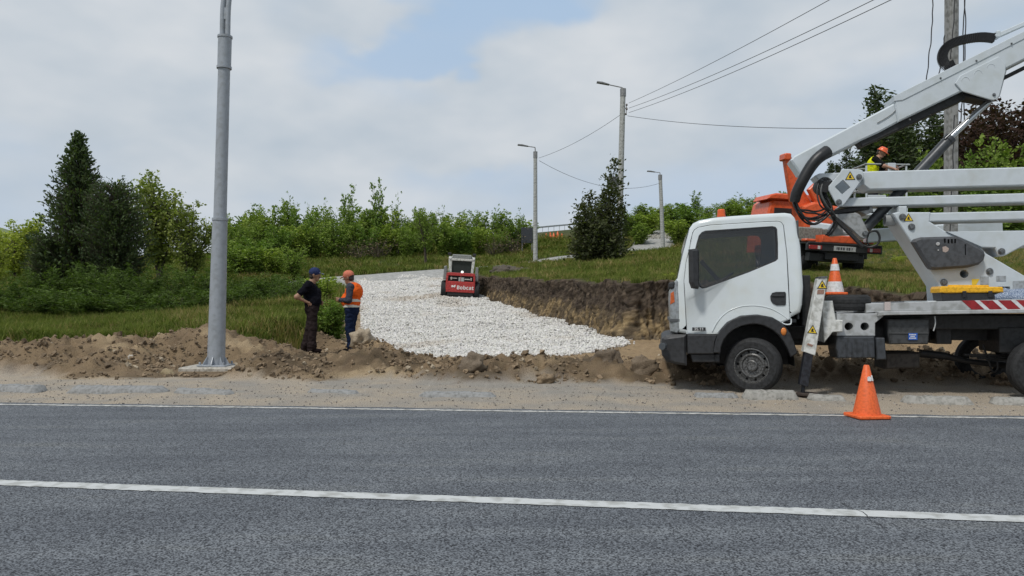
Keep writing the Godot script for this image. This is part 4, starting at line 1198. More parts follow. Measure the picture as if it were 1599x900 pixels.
	link.prism(pv([1.079, 2.237, 1.366, 2.252, 1.412, 2.222, 1.509, 1.999, 1.497, 1.942, 1.455, 1.914, 1.409, 1.935, 1.302, 2.043]), -1.1, -0.78, 0.01)
	link.prism(pv([1.054, 2.054, 1.149, 2.186, 1.225, 2.018, 1.318, 1.984, 1.084, 1.971]), -1.05, -0.85, 0.01)
	link.prism(pv([1.414, 2.279, 1.569, 2.342, 1.576, 2.268, 1.491, 2.228]), -1.05, -0.82, 0.01)
	var lk := add("link_plate", link, worn("link_grey", Color(0.30, 0.31, 0.315), 0.45, 0.0, 0.2, 2.0), t)
	bolt(lk, Vector3(1.463, 1.983, -0.780), 0.036, steel, 0.03)
	var under := MB.new()
	under.beam(Vector3(1.067, 2.219, -0.760), Vector3(1.434, 1.810, -0.760), 0.05, 0.045, 0.01); under.beam(Vector3(1.097, 2.267, -0.900), Vector3(1.527, 2.324, -0.900), 0.2, 0.06, 0.01)
	under.lathe_at(Transform3D(TURN_Z, Vector3(0.982, 2.621, -0.900)), [Vector2(0, -0.14), Vector2(0.1, -0.14), Vector2(0.1, 0.14), Vector2(0, 0.14)], 20, true)
	add("joint_frame", under, dark, t)
	# telescopic boom
	var b1 := MB.new()
	b1.prism(pv([0.569, 2.961, 0.609, 3.010, 0.981, 3.205, 1.971, 3.719, 2.045, 3.490, 1.640, 3.274, 1.409, 3.172, 1.058, 2.998, 0.782, 2.804, 0.687, 2.773, 0.648, 2.841]), -1.12, -0.80, 0.02)
	var boom := add("boom", b1, white, t)
	var b2 := MB.new()
	b2.prism(pv([1.816, 3.716, 1.846, 3.735, 6.001, 5.748, 5.997, 5.459, 3.113, 4.003, 2.607, 3.747, 1.866, 3.395]), -1.16, -0.76, 0.016)
	b2.prism(pv([1.813, 3.725, 5.995, 5.755, 5.994, 5.690, 1.918, 3.667, 1.820, 3.660]), -1.17, -0.75, 0.004)
	var sleeve := add("boom_sleeve", b2, white, t)
	var lug := MB.new()
	lug.prism(pv([2.526, 3.847, 2.586, 3.941, 3.025, 4.156, 3.103, 4.056, 3.102, 3.961, 3.027, 3.662, 2.998, 3.623, 2.947, 3.614, 2.606, 3.743]), -0.76, -0.735, 0.006)
	add("boom_lug", lug, white, t)
	lug = MB.new()
	lug.prism(pv([2.686, 3.966, 2.749, 4.063, 3.207, 4.288, 3.289, 4.184, 3.288, 4.084, 3.209, 3.772, 3.178, 3.732, 3.126, 3.722, 2.770, 3.857]), -1.185, -1.16, 0.006)
	add("boom_lug", lug, white, t)
	bolt(t, Vector3(2.966, 3.681, -0.735), 0.02, steel, 0.02)
	for p in [Vector3(2.644, 3.873, -0.735), Vector3(2.791, 3.950, -0.735), Vector3(2.937, 4.022, -0.735)]:
		var w := MB.new()
		var ring := []
		for i in 15: ring.append(p + Vector3(cos(PI * i / 14.0) * 0.045, sin(PI * i / 14.0) * 0.045, 0))
		w.tube(ring, 0.004, 6)
		add("weld_ring", w, white, sleeve)
	for p in [Vector3(2.362, 3.925, -0.750), Vector3(2.776, 4.120, -0.750), Vector3(3.177, 4.312, -0.750), Vector3(2.002, 3.417, -0.760)]: bolt(sleeve, p, 0.012, steel, 0.016)
	var br := MB.new()
	br.prism(pv([1.855, 3.474, 1.895, 3.612, 1.940, 3.634, 1.878, 3.408]), -0.8, -0.775, 0.003)
	br.tube(smooth_path([Vector3(1.623, 3.400, -0.790), Vector3(1.777, 3.492, -0.790), Vector3(1.853, 3.570, -0.790), Vector3(1.884, 3.651, -0.790)]), 0.006, 6)
	add("cable_clip", br, worn("link_grey", Color(0.30, 0.31, 0.315), 0.45, 0.0, 0.2, 2.0), boom)
	var ram := MB.new()
	ram.beam(Vector3(1.432, 3.162, -0.960), Vector3(2.664, 3.723, -0.960), 0.24, 0.11, 0.01); ram.beam(Vector3(2.664, 3.690, -0.960), Vector3(5.932, 5.312, -0.960), 0.1, 0.045, 0.01)
	ram.prism(pv([2.621, 3.799, 3.027, 3.649, 2.983, 3.626, 2.553, 3.729]), -1.1, -0.85, 0.01)
	ram.beam(Vector3(1.037, 3.017, -0.960), Vector3(1.590, 3.273, -0.960), 0.18, 0.03, 0.008)
	add("boom_underside", ram, dark, t)
	var cyl := MB.new()
	cyl.tube([Vector3(1.517, 2.065, -0.960), Vector3(2.539, 3.203, -0.960)], 0.066, 18)
	cyl.tube([Vector3(2.508, 3.171, -0.960), Vector3(2.547, 3.211, -0.960)], 0.074, 18)
	var cy := add("hydraulic_cylinder", cyl, worn("cylinder_grey", Color(0.06, 0.065, 0.072), 0.45, 0.2, 0.2, 2.0), t)
	var rod := MB.new()
	rod.tube([Vector3(2.524, 3.187, -0.960), Vector3(3.044, 3.696, -0.960)], 0.036, 16)
	add("piston_rod", rod, flat_mat("chrome", Color(0.55, 0.58, 0.61), 0.34, 0.9), cy)
	var thin := MB.new()
	thin.tube([Vector3(2.458, 3.185, -0.900), Vector3(2.968, 3.668, -0.900)], 0.012, 8)
	add("pressure_pipe", thin, steel, cy)
	# black energy chain over the boom and its rail
	var ec := MB.new()
	var cp := smooth_path([Vector3(2.594, 4.154, -0.960), Vector3(2.518, 4.126, -0.960), Vector3(2.466, 4.195, -0.960), Vector3(2.459, 4.278, -0.960), Vector3(2.498, 4.366, -0.960), Vector3(2.581, 4.423, -0.960), Vector3(2.710, 4.460, -0.960), Vector3(2.874, 4.479, -0.960), Vector3(2.971, 4.473, -0.960), Vector3(3.067, 4.454, -0.960)], 8)
	for i in cp.size() - 1:
		var a: Vector3 = cp[i]; var b: Vector3 = cp[i + 1]
		ec.beam(a, a.lerp(b, 0.8) + (b - a) * 0.1, 0.11, 0.075, 0.012, Vector3(0, 0, 1)); ec.beam(a, b, 0.09, 0.055, 0.0, Vector3(0, 0, 1))
	add("cable_chain", ec, hose, t)
	var rail := MB.new()
	rail.beam(Vector3(3.067, 4.466, -0.960), Vector3(5.938, 5.692, -0.960), 0.1, 0.05, 0.006); rail.box(Vector3(3.097, 4.493, -0.960), Vector3(0.05, 0.09, 0.12), 0.01)
	add("chain_rail", rail, white, t)
	# hoses at the elbow
	var sl := MB.new()
	sl.tube(smooth_path([Vector3(1.003, 3.039, -0.720), Vector3(0.924, 2.985, -0.680), Vector3(0.842, 2.910, -0.660), Vector3(0.756, 2.789, -0.660), Vector3(0.677, 2.643, -0.660), Vector3(0.617, 2.508, -0.680), Vector3(0.596, 2.395, -0.700)], 6), [0.085, 0.085, 0.084, 0.083, 0.082, 0.08, 0.08, 0.08, 0.078, 0.078, 0.077, 0.077, 0.076, 0.075, 0.075, 0.074, 0.074, 0.073, 0.073, 0.072, 0.072, 0.071, 0.071, 0.07, 0.07, 0.07, 0.07, 0.07, 0.07, 0.069, 0.069, 0.068, 0.067, 0.066, 0.064, 0.06, 0.055], 12)
	add("hose_sleeve", sl, hose, t)
	var rng := RandomNumberGenerator.new()
	rng.seed = 9
	for i in 11:
		var j := Vector3(rng.randf_range(-0.07, 0.07), rng.randf_range(-0.06, 0.06), rng.randf_range(-0.12, 0.08))
		var hs := MB.new()
		var sag := rng.randf_range(-0.06, 0.12)
		var q := [Vector3(0.607, 2.447, -0.720) + j * 0.4, Vector3(0.638, 2.331, -0.720) + j * 0.6, Vector3(0.720, 2.248, -0.740) + j - Vector3(0, sag * 0.5, 0), Vector3(0.833, 2.215, -0.760) + j - Vector3(0, sag, 0), Vector3(0.962, 2.223, -0.780) + j - Vector3(0, sag * 0.4, 0), Vector3(1.061, 2.314, -0.800) + j * 0.7, Vector3(1.008, 2.487, -0.840) + j * 0.6, Vector3(0.958, 2.624, -0.860) + j * 0.5]
		if i % 3 == 0: q = [Vector3(0.903, 2.649, -0.740) + j * 0.6, Vector3(0.878, 2.520, -0.700) + j * 0.6, Vector3(0.924, 2.371, -0.700) + j, Vector3(1.032, 2.275, -0.740) + j * 0.6, Vector3(1.099, 2.156, -0.800) + j * 0.5, Vector3(1.061, 2.038, -0.850) + j * 0.4, Vector3(1.017, 1.993, -0.900) + j * 0.4]
		hs.tube(smooth_path(q, 7), rng.randf_range(0.010, 0.017), 7)
		add("hose", hs, hose if i % 4 else worn("hose_grey", Color(0.05, 0.052, 0.05), 0.55, 0.0, 0.3, 3.0), t)
	var hk := MB.new()
	hk.tube(smooth_path([Vector3(1.476, 1.944, -0.800), Vector3(1.527, 2.005, -0.760), Vector3(1.603, 2.004, -0.760), Vector3(1.633, 1.922, -0.760), Vector3(1.602, 1.841, -0.760), Vector3(1.516, 1.811, -0.780), Vector3(1.444, 1.838, -0.800)]), 0.014, 8)
	hk.tube(smooth_path([Vector3(1.522, 2.009, -0.800), Vector3(1.486, 1.893, -0.780), Vector3(1.521, 1.828, -0.800)]), 0.01, 8)
	add("hose", hk, hose, t)

func letters(text: String, height: float, at: Vector3, mat: Material, parent: Node, turn := 0.0) -> MeshInstance3D:
	var f := SystemFont.new()
	f.font_names = PackedStringArray(["Droid Sans"]); f.font_weight = 700
	var tm := TextMesh.new()
	tm.text = text; tm.font = f; tm.font_size = 64; tm.pixel_size = height / 64.0 * 1.35; tm.depth = 0.003
	var o := add("lettering", tm, mat, parent)
	o.position = at; o.rotation.y = turn
	return o

# things lying on the load bed
func cone_mesh(h: float, r0: float, r1: float, y0: float, y1: float) -> MB:
	var m := MB.new()
	m.lathe([Vector2(lerpf(r0, r1, y0), y0 * h), Vector2(lerpf(r0, r1, y1), y1 * h)], 24)
	return m

func traffic_cone(label: String, at: Vector3, h: float, base_w: float, bands: Array, turn := 0.0, group := "") -> Node3D:
	var o := thing("traffic_cone", label, "cone", at, group)
	o.rotation.y = turn
	var orange := worn("cone_orange", Color(0.78, 0.13, 0.025), 0.55, 0.0, 0.22, 5.0)
	var b := MB.new()
	b.xf = Transform3D(Basis(Vector3.RIGHT, -PI / 2), Vector3.ZERO)
	b.prism(MB.rrect(0, 0, base_w, base_w, 0.03, 3), 0.0, 0.032, 0.008)
	add("base", b, orange, o)
	var body := MB.new()
	var r0 := base_w * 0.40; var r1 := h * 0.052
	body.lathe([Vector2(r0, 0.03), Vector2(r0 * 0.97, 0.05), Vector2(r1, h * 0.985), Vector2(r1 * 0.8, h), Vector2(0, h)], 28)
	add("body", body, orange, o)
	for q in bands:
		var w := MB.new()
		var ra := lerpf(r0 * 0.97, r1, (q[0] * h - 0.05) / (h * 0.935)) + 0.002; var rb := lerpf(r0 * 0.97, r1, (q[1] * h - 0.05) / (h * 0.935)) + 0.002
		w.lathe([Vector2(ra, q[0] * h), Vector2(rb, q[1] * h)], 28)
		add("white_band", w, worn("cone_white", Color(0.70, 0.70, 0.70), 0.5, 0.0, 0.2, 4.0), o)
	return o

func bed_point(p: Vector3) -> Vector3:
	return Transform3D(Basis(Vector3.UP, -deg_to_rad(10.5)), Vector3(2.93, 0, -9.30)) * p

func bed_load() -> void:
	var turn := -deg_to_rad(10.5)
	var tyre := worn("tyre_rubber", Color(0.022, 0.023, 0.025), 0.9, 0.0, 0.45, 3.0)
	var sp := thing("spare_tyre", "black spare tyre lying flat on the truck bed behind the cab", "tyre", bed_point(Vector3(Vector3(1.151, 1.069, -0.360).x, 1.002, -0.36)))
	var m := MB.new()
	m.lathe([Vector2(0.15, 0.02), Vector2(0.17, 0.0), Vector2(0.22, 0.0), Vector2(0.252, 0.02), Vector2(0.262, 0.05), Vector2(0.262, 0.085), Vector2(0.255, 0.09), Vector2(0.262, 0.095), Vector2(0.262, 0.135), Vector2(0.252, 0.17), Vector2(0.22, 0.195), Vector2(0.17, 0.195), Vector2(0.15, 0.175), Vector2(0.15, 0.02)], 36, true)
	add("tread", m, tyre, sp)
	var rm := MB.new()
	rm.lathe([Vector2(0.149, 0.03), Vector2(0.149, 0.17), Vector2(0.13, 0.16), Vector2(0.10, 0.10), Vector2(0.0, 0.10)], 28, true)
	add("rim", rm, worn("rim_steel", Color(0.17, 0.17, 0.17), 0.5, 0.55, 0.45, 5.0), sp)
	traffic_cone("red and white banded traffic cone standing on the spare tyre", bed_point(Vector3(Vector3(1.035, 1.364, -0.500).x, 1.198, -0.5)), 0.46, 0.26, [[0.08, 0.36], [0.66, 0.84]], turn)
	# tool box with a yellow lid
	var tb := thing("tool_box", "black plastic tool box with a yellow lid on the truck bed", "tool box", bed_point(Vector3(2.518, 1.100, -0.450)))
	tb.rotation.y = turn
	tb.position.y = 1.097
	var b := MB.new()
	b.prism(pv([-0.31, 0.0, 0.31, 0.0, 0.33, 0.125, -0.33, 0.125]), -0.16, 0.16, 0.012)
	add("body", b, worn("toolbox_black", Color(0.02, 0.021, 0.024), 0.55, 0.0, 0.25, 3.0), tb)
	var l := MB.new()
	l.prism(pv([-0.345, 0.125, -0.28, 0.118, 0.345, 0.125, 0.345, 0.175, 0.33, 0.19, -0.33, 0.20, -0.345, 0.17]), -0.175, 0.175, 0.012)
	l.beam(Vector3(-0.2, 0.205, 0), Vector3(0.25, 0.2, 0), 0.05, 0.03, 0.01)
	var ld := add("lid", l, worn("toolbox_yellow", Color(0.80, 0.42, 0.012), 0.5, 0.0, 0.2, 4.0), tb)
	for x in [-0.08, 0.2]:
		var k := MB.new()
		k.box(Vector3(x, 0.105, 0.174), Vector3(0.045, 0.075, 0.02), 0.006)
		add("latch", k, worn("latch_black", Color(0.03, 0.03, 0.033), 0.4, 0.3, 0.2, 4.0), tb)
	# checked blanket, a crumpled roll
	var rng := RandomNumberGenerator.new(); rng.seed = 5
	var bl := thing("blanket", "crumpled blue and white blanket rolled on the truck bed", "blanket", bed_point(Vector3(3.010, 1.100, -0.400)))
	bl.rotation.y = turn; bl.position.y = 1.097
	var bm := worn("blanket_cloth", Color(0.42, 0.47, 0.54), 0.95, 0.0, 0.3, 8.0)
	bm.albedo_texture = noise_tex("blanket", 256, 0.05, [[0.0, Color(0.28, 0.36, 0.48)], [0.42, Color(0.35, 0.45, 0.6)], [0.5, Color(1, 1, 1)], [1, Color(1, 1, 1)]], 2, FastNoiseLite.TYPE_CELLULAR)
	for i in 3:
		var c := MB.new()
		var path := []
		for k in 9: path.append(Vector3(-0.24 + 0.07 * k, 0.06 + (0.05 if i == 1 else 0.0) + rng.randf_range(-0.008, 0.012), (i - 1) * 0.1 + rng.randf_range(-0.02, 0.02)))
		c.tube(path, [0.035, 0.055, 0.062, 0.058, 0.064, 0.06, 0.066, 0.06, 0.04], 12)
		add("fold", c, bm, bl)
	var bag := thing("tool_bag", "small black bag standing on the grass behind the truck bed", "bag", Vector3.ZERO)
	bag.position = Vector3(0, 0, 0)
	var g := MB.new()
	g.prism(pv([-0.21, 0.0, 0.2, 0.0, 0.22, 0.05, 0.15, 0.16, 0.06, 0.19, -0.16, 0.15, -0.24, 0.10, -0.23, 0.03]), -0.09, 0.09, 0.035)
	g.tube(smooth_path([Vector3(0.18, 0.08, 0), Vector3(0.32, 0.1, 0.02), Vector3(0.45, 0.03, 0.0), Vector3(0.62, 0.06, 0.03), Vector3(0.7, 0.0, 0.0)]), 0.008, 6)
	add("body", g, worn("bag_black", Color(0.015, 0.016, 0.02), 0.8, 0.0, 0.3, 4.0), bag)
	var wire := MB.new()
	wire.tube(smooth_path([Vector3(0.02, 0.1, 0), Vector3(0.0, 0.35, 0.02), Vector3(0.02, 0.55, 0), Vector3(0.10, 0.66, -0.02)]), 0.006, 6)
	add("antenna", wire, worn("hose_black", Color(0.012, 0.012, 0.013), 0.5, 0.0, 0.3, 3.0), bag)
	bag.position = Vector3(7.269, 1.222, -14.600); bag.position.y = land(bag.position.x, 14.6) - 0.005
	var ws := thing("work_light", "small white lamp on a short stalk standing in the grass left of the black bag", "lamp", Vector3(6.738, 1.159, -14.200))
	ws.position.y = land(ws.position.x, 14.2) - 0.005
	var wm := MB.new()
	wm.tube([Vector3(0, 0, 0), Vector3(0.01, 0.10, 0), Vector3(0, 0.19, 0)], 0.008, 8); wm.cyl(Vector3(0, 0, 0), Vector3(0, 0.02, 0), 0.05, 14)
	add("stalk", wm, worn("lamp_grey", Color(0.25, 0.25, 0.25), 0.5, 0.2, 0.2, 3.0), ws)
	var wh := MB.new()
	wh.prism(pv([-0.05, 0.19, 0.03, 0.16, 0.055, 0.22, 0.02, 0.28, -0.05, 0.29, -0.07, 0.24]), -0.05, 0.05, 0.015)
	add("head", wh, flat_mat("lamp_white", Color(0.62, 0.61, 0.58), 0.4), ws)
	var bx := thing("cardboard_box", "small brown cardboard box beside the lift column on the truck bed", "box", bed_point(Vector3(2.445, 1.100, -1.500)))
	bx.rotation.y = 0.3; bx.position.y = 1.096
	var cb := MB.new()
	cb.box(Vector3(0, 0.075, 0), Vector3(0.24, 0.15, 0.2), 0.003)
	add("body", cb, worn("cardboard", Color(0.26, 0.17, 0.10), 0.9, 0.0, 0.25, 3.0), bx)
	for s in [-1, 1]:
		var fl := MB.new()
		fl.xf = Transform3D(Basis(Vector3.BACK, s * -0.9), Vector3(s * 0.12, 0.15, 0))
		fl.box(Vector3(s * 0.06, 0.0, 0), Vector3(0.12, 0.005, 0.19), 0.001)
		add("flap", fl, worn("cardboard", Color(0.26, 0.17, 0.10), 0.9, 0.0, 0.25, 3.0), bx)

# ---------------------------------------------------------------- skid steer loader seen from behind, and the orange lift truck on the grass
func build_vehicles() -> void:
	skid_loader()
	orange_truck()

func skid_loader() -> void:
	var at := Vector3(-2.25, 0, -33.0)
	at.y = land(at.x, 33.0, 0.0) + 0.03
	var t := thing("skid_steer_loader", "small red and white skid steer loader seen from behind on the white gravel", "loader", at)
	t.rotation = Vector3(0.045, 0.05, -0.05)
	var red := worn("loader_red", Color(0.46, 0.045, 0.042), 0.45, 0.0, 0.3, 2.0)
	var cream := worn("loader_cream", Color(0.56, 0.56, 0.52), 0.45, 0.0, 0.25, 1.5)
	var black := worn("loader_black", Color(0.02, 0.02, 0.021), 0.6, 0.0, 0.35, 2.0)
	var rim := worn("loader_rim", Color(0.42, 0.42, 0.40), 0.5, 0.2, 0.3, 2.0)
	for s in [-1, 1]:
		for z in [-0.40, -1.35]: wheel(t, Vector3(s * 0.70, 0.40, z), 0.41, 0.26, s * PI / 2, rim)
	var frame := MB.new()
	frame.box(Vector3(0, 0.55, -0.95), Vector3(1.08, 0.6, 1.75), 0.03)
	frame.box(Vector3(0, 0.26, -0.12), Vector3(1.12, 0.16, 0.2), 0.02)
	add("frame", frame, black, t)
	# tailgate with its recessed grille
	var g := MB.new()
	g.prism(pv([-0.62, 0.33, 0.62, 0.33, 0.63, 0.80, -0.63, 0.80]), -0.12, 0.02, 0.02)
	g.prism(pv([-0.63, 0.80, -0.55, 0.80, -0.53, 1.04, -0.62, 1.04]), -0.12, 0.02, 0.01); g.prism(pv([0.63, 0.80, 0.55, 0.80, 0.53, 1.04, 0.62, 1.04]), -0.12, 0.02, 0.01)
	g.prism(pv([-0.62, 1.04, 0.62, 1.04, 0.60, 1.15, 0.54, 1.17, -0.54, 1.17, -0.60, 1.15]), -0.14, 0.02, 0.015)
	g.beam(Vector3(0, 0.80, -0.01), Vector3(0, 1.04, -0.01), 0.05, 0.03)
	var tail := add("tailgate", g, red, t)
	var gr := MB.new()
	gr.box(Vector3(0, 0.92, -0.16), Vector3(1.14, 0.26, 0.06), 0.01)
	add("grille_recess", gr, black, tail)
	for q in [[-0.30, 0.93, 0.30, 0.035], [0.27, 0.90, 0.26, 0.05]]:
		var b := MB.new()
		b.box(Vector3(q[0], q[1], -0.05), Vector3(q[2], q[3], 0.05), 0.01)
		add("grille_bar", b, cream, tail)
	var plate := MB.new()
	plate.box(Vector3(0.03, 0.89, 0.0), Vector3(0.24, 0.17, 0.03), 0.008)
	add("number_plate", plate, worn("plate_white", Color(0.42, 0.43, 0.42), 0.5, 0.0, 0.4, 8.0), tail)
	for x in [-0.40, 0.45]:
		var tl := MB.new()
		tl.box(Vector3(x, 0.92, -0.03), Vector3(0.06, 0.12, 0.05), 0.01)
		add("tail_light", tl, worn("lens_pale", Color(0.5, 0.46, 0.42), 0.3, 0.0, 0.2, 3.0), tail)
	letters("Bobcat", 0.165, Vector3(0.21, 0.54, 0.024), flat_mat("loader_text", Color(0.72, 0.70, 0.68), 0.5), tail)
	var logo := MB.new()
	logo.prism(pv([-0.40, 0.60, -0.33, 0.64, -0.30, 0.60, -0.22, 0.66, -0.20, 0.60, -0.24, 0.53, -0.30, 0.56, -0.36, 0.53]), 0.018, 0.026)
	add("cat_emblem", logo, flat_mat("loader_text", Color(0.72, 0.70, 0.68), 0.5), tail)
	var rear_lamp := MB.new()
	rear_lamp.cyl(Vector3(0.05, 1.21, -0.06), Vector3(0.05, 1.21, 0.0), 0.055, 16)
	var rl := flat_mat("lamp_lit", Color(0.8, 0.8, 0.78), 0.3)
	var lit := StandardMaterial3D.new()
	lit.resource_name = "lit_lamp"; lit.albedo_color = Color(0.9, 0.9, 0.9); lit.emission_enabled = true; lit.emission = Color(1.0, 0.98, 0.95); lit.emission_energy_multiplier = 1.2
	add("rear_lamp", rear_lamp, lit, t)
	# bonnet and lift arms
	var hood := MB.new()
	hood.prism(pv([-0.52, 1.0, 0.52, 1.0, 0.48, 1.18, -0.48, 1.18]), -0.75, -0.12, 0.02)
	add("bonnet", hood, black, t)
	for s in [-1, 1]:
		var arm := MB.new()
		arm.prism(pv([s * 0.60, 0.85, s * 0.76, 0.85, s * 0.74, 1.42, s * 0.62, 1.46]), -0.62, -0.10, 0.02)
		add("lift_tower", arm, worn("loader_grey", Color(0.22, 0.225, 0.22), 0.5, 0.0, 0.3, 2.0), t)
		var bar := MB.new()
		bar.beam(Vector3(s * 0.68, 1.36, -0.35), Vector3(s * 0.68, 1.05, -2.1), 0.12, 0.16, 0.015); bar.beam(Vector3(s * 0.68, 1.05, -2.1), Vector3(s * 0.66, 0.35, -2.5), 0.12, 0.16, 0.015)
		add("lift_arm", bar, cream, t)
		var post := MB.new()
		post.beam(Vector3(s * 0.47, 1.12, -0.62), Vector3(s * 0.52, 1.76, -0.70), 0.10, 0.12, 0.015)
		post.beam(Vector3(s * 0.52, 1.72, -0.70), Vector3(s * 0.44, 1.86, -1.75), 0.08, 0.10, 0.015); post.beam(Vector3(s * 0.44, 1.86, -1.75), Vector3(s * 0.44, 1.0, -1.8), 0.08, 0.08, 0.015)
		add("cab_post", post, cream, t)
		var lp := MB.new()
		lp.cyl(Vector3(s * 0.52, 1.82, -0.66), Vector3(s * 0.52, 1.82, -0.60), 0.055, 14)
		add("work_lamp", lp, rl, t)
		var mr := MB.new()
		mr.box(Vector3(s * 0.54, 1.97, -0.75), Vector3(0.15, 0.13, 0.06), 0.02); mr.tube([Vector3(s * 0.50, 1.82, -0.72), Vector3(s * 0.53, 1.95, -0.74)], 0.012, 6)
		add("mirror", mr, black, t)
	var top := MB.new()
	top.beam(Vector3(-0.54, 1.74, -0.68), Vector3(0.54, 1.74, -0.68), 0.10, 0.10, 0.015)
	add("cross_bar", top, cream, t)
	var roof := MB.new()
	roof.prism(pv([-0.42, 1.78, 0.42, 1.78, 0.43, 1.92, 0.40, 1.97, -0.40, 1.97, -0.43, 1.92]), -1.8, -0.72, 0.03)
	add("cab_roof", roof, worn("loader_roof", Color(0.24, 0.25, 0.24), 0.5, 0.0, 0.25, 2.0), t)
	var glass := MB.new()
	glass.box(Vector3(0, 1.45, -0.74), Vector3(0.86, 0.55, 0.02), 0.004)
	add("rear_window", glass, flat_mat("loader_glass", Color(0.03, 0.034, 0.034), 0.12), t)
	var inside := MB.new()
	inside.box(Vector3(0, 1.35, -1.3), Vector3(0.8, 0.8, 0.9), 0.03)
	add("cab_body", inside, black, t)
	var bucket := MB.new()
	bucket.prism(pv([-2.35, 0.05, -3.15, 0.04, -3.15, 0.07, -2.5, 0.12, -2.36, 0.55, -2.32, 0.55]), -0.82, 0.82, 0.005)
	bucket.v = turned(bucket.v)
	add("bucket", bucket, worn("loader_grey", Color(0.22, 0.225, 0.22), 0.5, 0.0, 0.3, 2.0), t)

# an outline drawn along x is turned to run along z
func turned(v: PackedVector3Array) -> PackedVector3Array:
	for i in v.size(): v[i] = Vector3(-v[i].z, v[i].y, v[i].x)
	return v

func orange_truck() -> void:
	var at := Vector3(8.87, 0, -20.6)
	at.y = land(at.x, 20.6, 0.0) - 0.02
	var t := thing("orange_lift_truck", "orange lift truck standing on the grass with its tail to the road", "truck", at)
	t.rotation = Vector3(0.06, 0.035, -0.055)
	var orange := worn("truck_orange", Color(0.68, 0.105, 0.028), 0.4, 0.0, 0.18, 1.2)
	var black := worn("loader_black", Color(0.02, 0.02, 0.021), 0.6, 0.0, 0.35, 2.0)
	var grey := worn("tail_box_grey", Color(0.21, 0.21, 0.185), 0.7, 0.0, 0.3, 2.0)
	var rim := worn("rim_steel", Color(0.17, 0.17, 0.17), 0.5, 0.55, 0.45, 5.0)
	for s in [-1, 1]:
		wheel(t, Vector3(s * 0.72, 0.36, -0.95), 0.37, 0.32, s * PI / 2, null)
		wheel(t, Vector3(s * 0.78, 0.36, -3.9), 0.37, 0.22, s * PI / 2, rim)
	var tail := MB.new()
	tail.box(Vector3(0, 0.68, -0.03), Vector3(2.06, 0.20, 0.10), 0.012)
	tail.box(Vector3(0, 0.79, -0.6), Vector3(2.0, 0.05, 1.3), 0.01)
	add("tail_frame", tail, black, t)
	for s in [-1, 1]:
		var tl := MB.new()
		tl.box(Vector3(s * 0.80, 0.67, 0.025), Vector3(0.36, 0.11, 0.04), 0.012)
		var lo := add("tail_light", tl, worn("tail_red", Color(0.28, 0.022, 0.02), 0.3, 0.0, 0.2, 4.0), t)
		var w := MB.new()
		w.box(Vector3(s * 0.71, 0.67, 0.046), Vector3(0.07, 0.09, 0.01), 0.003)
		add("reversing_lens", w, flat_mat("lens_white", Color(0.5, 0.48, 0.46), 0.3), lo)
	var pl := MB.new()
	pl.box(Vector3(0.0, 0.67, 0.03), Vector3(0.60, 0.13, 0.015), 0.003)
	var po := add("number_plate", pl, worn("plate_white", Color(0.42, 0.43, 0.42), 0.5, 0.0, 0.4, 8.0), t)
	for q in [[-0.22, 0.02], [-0.17, 0.05], [-0.10, 0.045], [-0.03, 0.05], [0.06, 0.04], [0.12, 0.05], [0.19, 0.02]]:
		var mk := MB.new()
		mk.box(Vector3(q[0], 0.67, 0.038), Vector3(q[1], 0.075, 0.004), 0.001); mk.box(Vector3(q[0] + 0.01, 0.68, 0.0385), Vector3(0.012, 0.04, 0.005), 0.001)
		add("plate_mark", mk, flat_mat("plate_ink", Color(0.05, 0.05, 0.055), 0.6), po)
	var under := MB.new()
	under.box(Vector3(0.0, 0.48, -1.4), Vector3(0.9, 0.26, 2.6), 0.02); under.box(Vector3(-0.1, 0.42, -0.35), Vector3(1.5, 0.24, 0.3), 0.02); under.box(Vector3(0, 0.62, -2.4), Vector3(1.9, 0.35, 3.6), 0.02)
	add("chassis", under, black, t)
	var box := MB.new()
	box.prism(pv([-0.62, 0.82, 0.50, 0.82, 0.46, 0.97, 0.40, 1.02, -0.62, 1.02]), -0.45, -0.02, 0.02)
	add("tail_locker", box, orange, t)
	for q in [[-0.72, 0.72], [0.22, 0.85]]:
		var gb := MB.new()
		gb.box(Vector3(q[0], 1.03, -1.2), Vector3(q[1], 0.40, 1.3), 0.03)
		add("grey_locker", gb, grey, t)
	var strap := MB.new()
	strap.box(Vector3(-0.9, 0.86, -0.2), Vector3(0.3, 0.07, 0.3), 0.02); strap.box(Vector3(0.72, 0.88, -0.2), Vector3(0.2, 0.09, 0.3), 0.02)
	add("hand_rail", strap, orange, t)
	# turret: broad orange body with a raised arm at its left
	var body := MB.new()
	body.prism(pv([-1.25, 1.2, -0.20, 1.2, -0.02, 1.45, -0.30, 1.95, -1.0, 2.05, -1.35, 1.9]), -2.6, -1.7, 0.06)
	add("turret", body, orange, t).position.x = 0.85
	var lean := MB.new()
	lean.prism(pv([-1.62, 3.42, -1.44, 3.42, -1.30, 3.05, -1.10, 2.55, -0.70, 2.05, -0.42, 1.8, -0.95, 1.6, -1.30, 2.05, -1.48, 2.8]), -2.35, -2.05, 0.03)
	lean.box(Vector3(-1.55, 3.34, -2.2), Vector3(0.20, 0.2, 0.45), 0.03)
	lean.prism(pv([-0.95, 2.4, -0.75, 2.62, -0.42, 2.1, -0.30, 1.9, -0.60, 1.85]), -2.0, -1.8, 0.03)
	add("raised_arm", lean, orange, t).position.x = 0.62
	var cab := MB.new()
	cab.prism(pv([-0.95, 0.55, 0.95, 0.55, 0.95, 1.4, 0.84, 2.12, 0.72, 2.22, -0.72, 2.22, -0.84, 2.12, -0.95, 1.4]), -5.0, -3.4, 0.06)
	add("cab", cab, orange, t)
	var win := MB.new()
	win.box(Vector3(0, 1.68, -3.395), Vector3(1.4, 0.55, 0.02), 0.01)
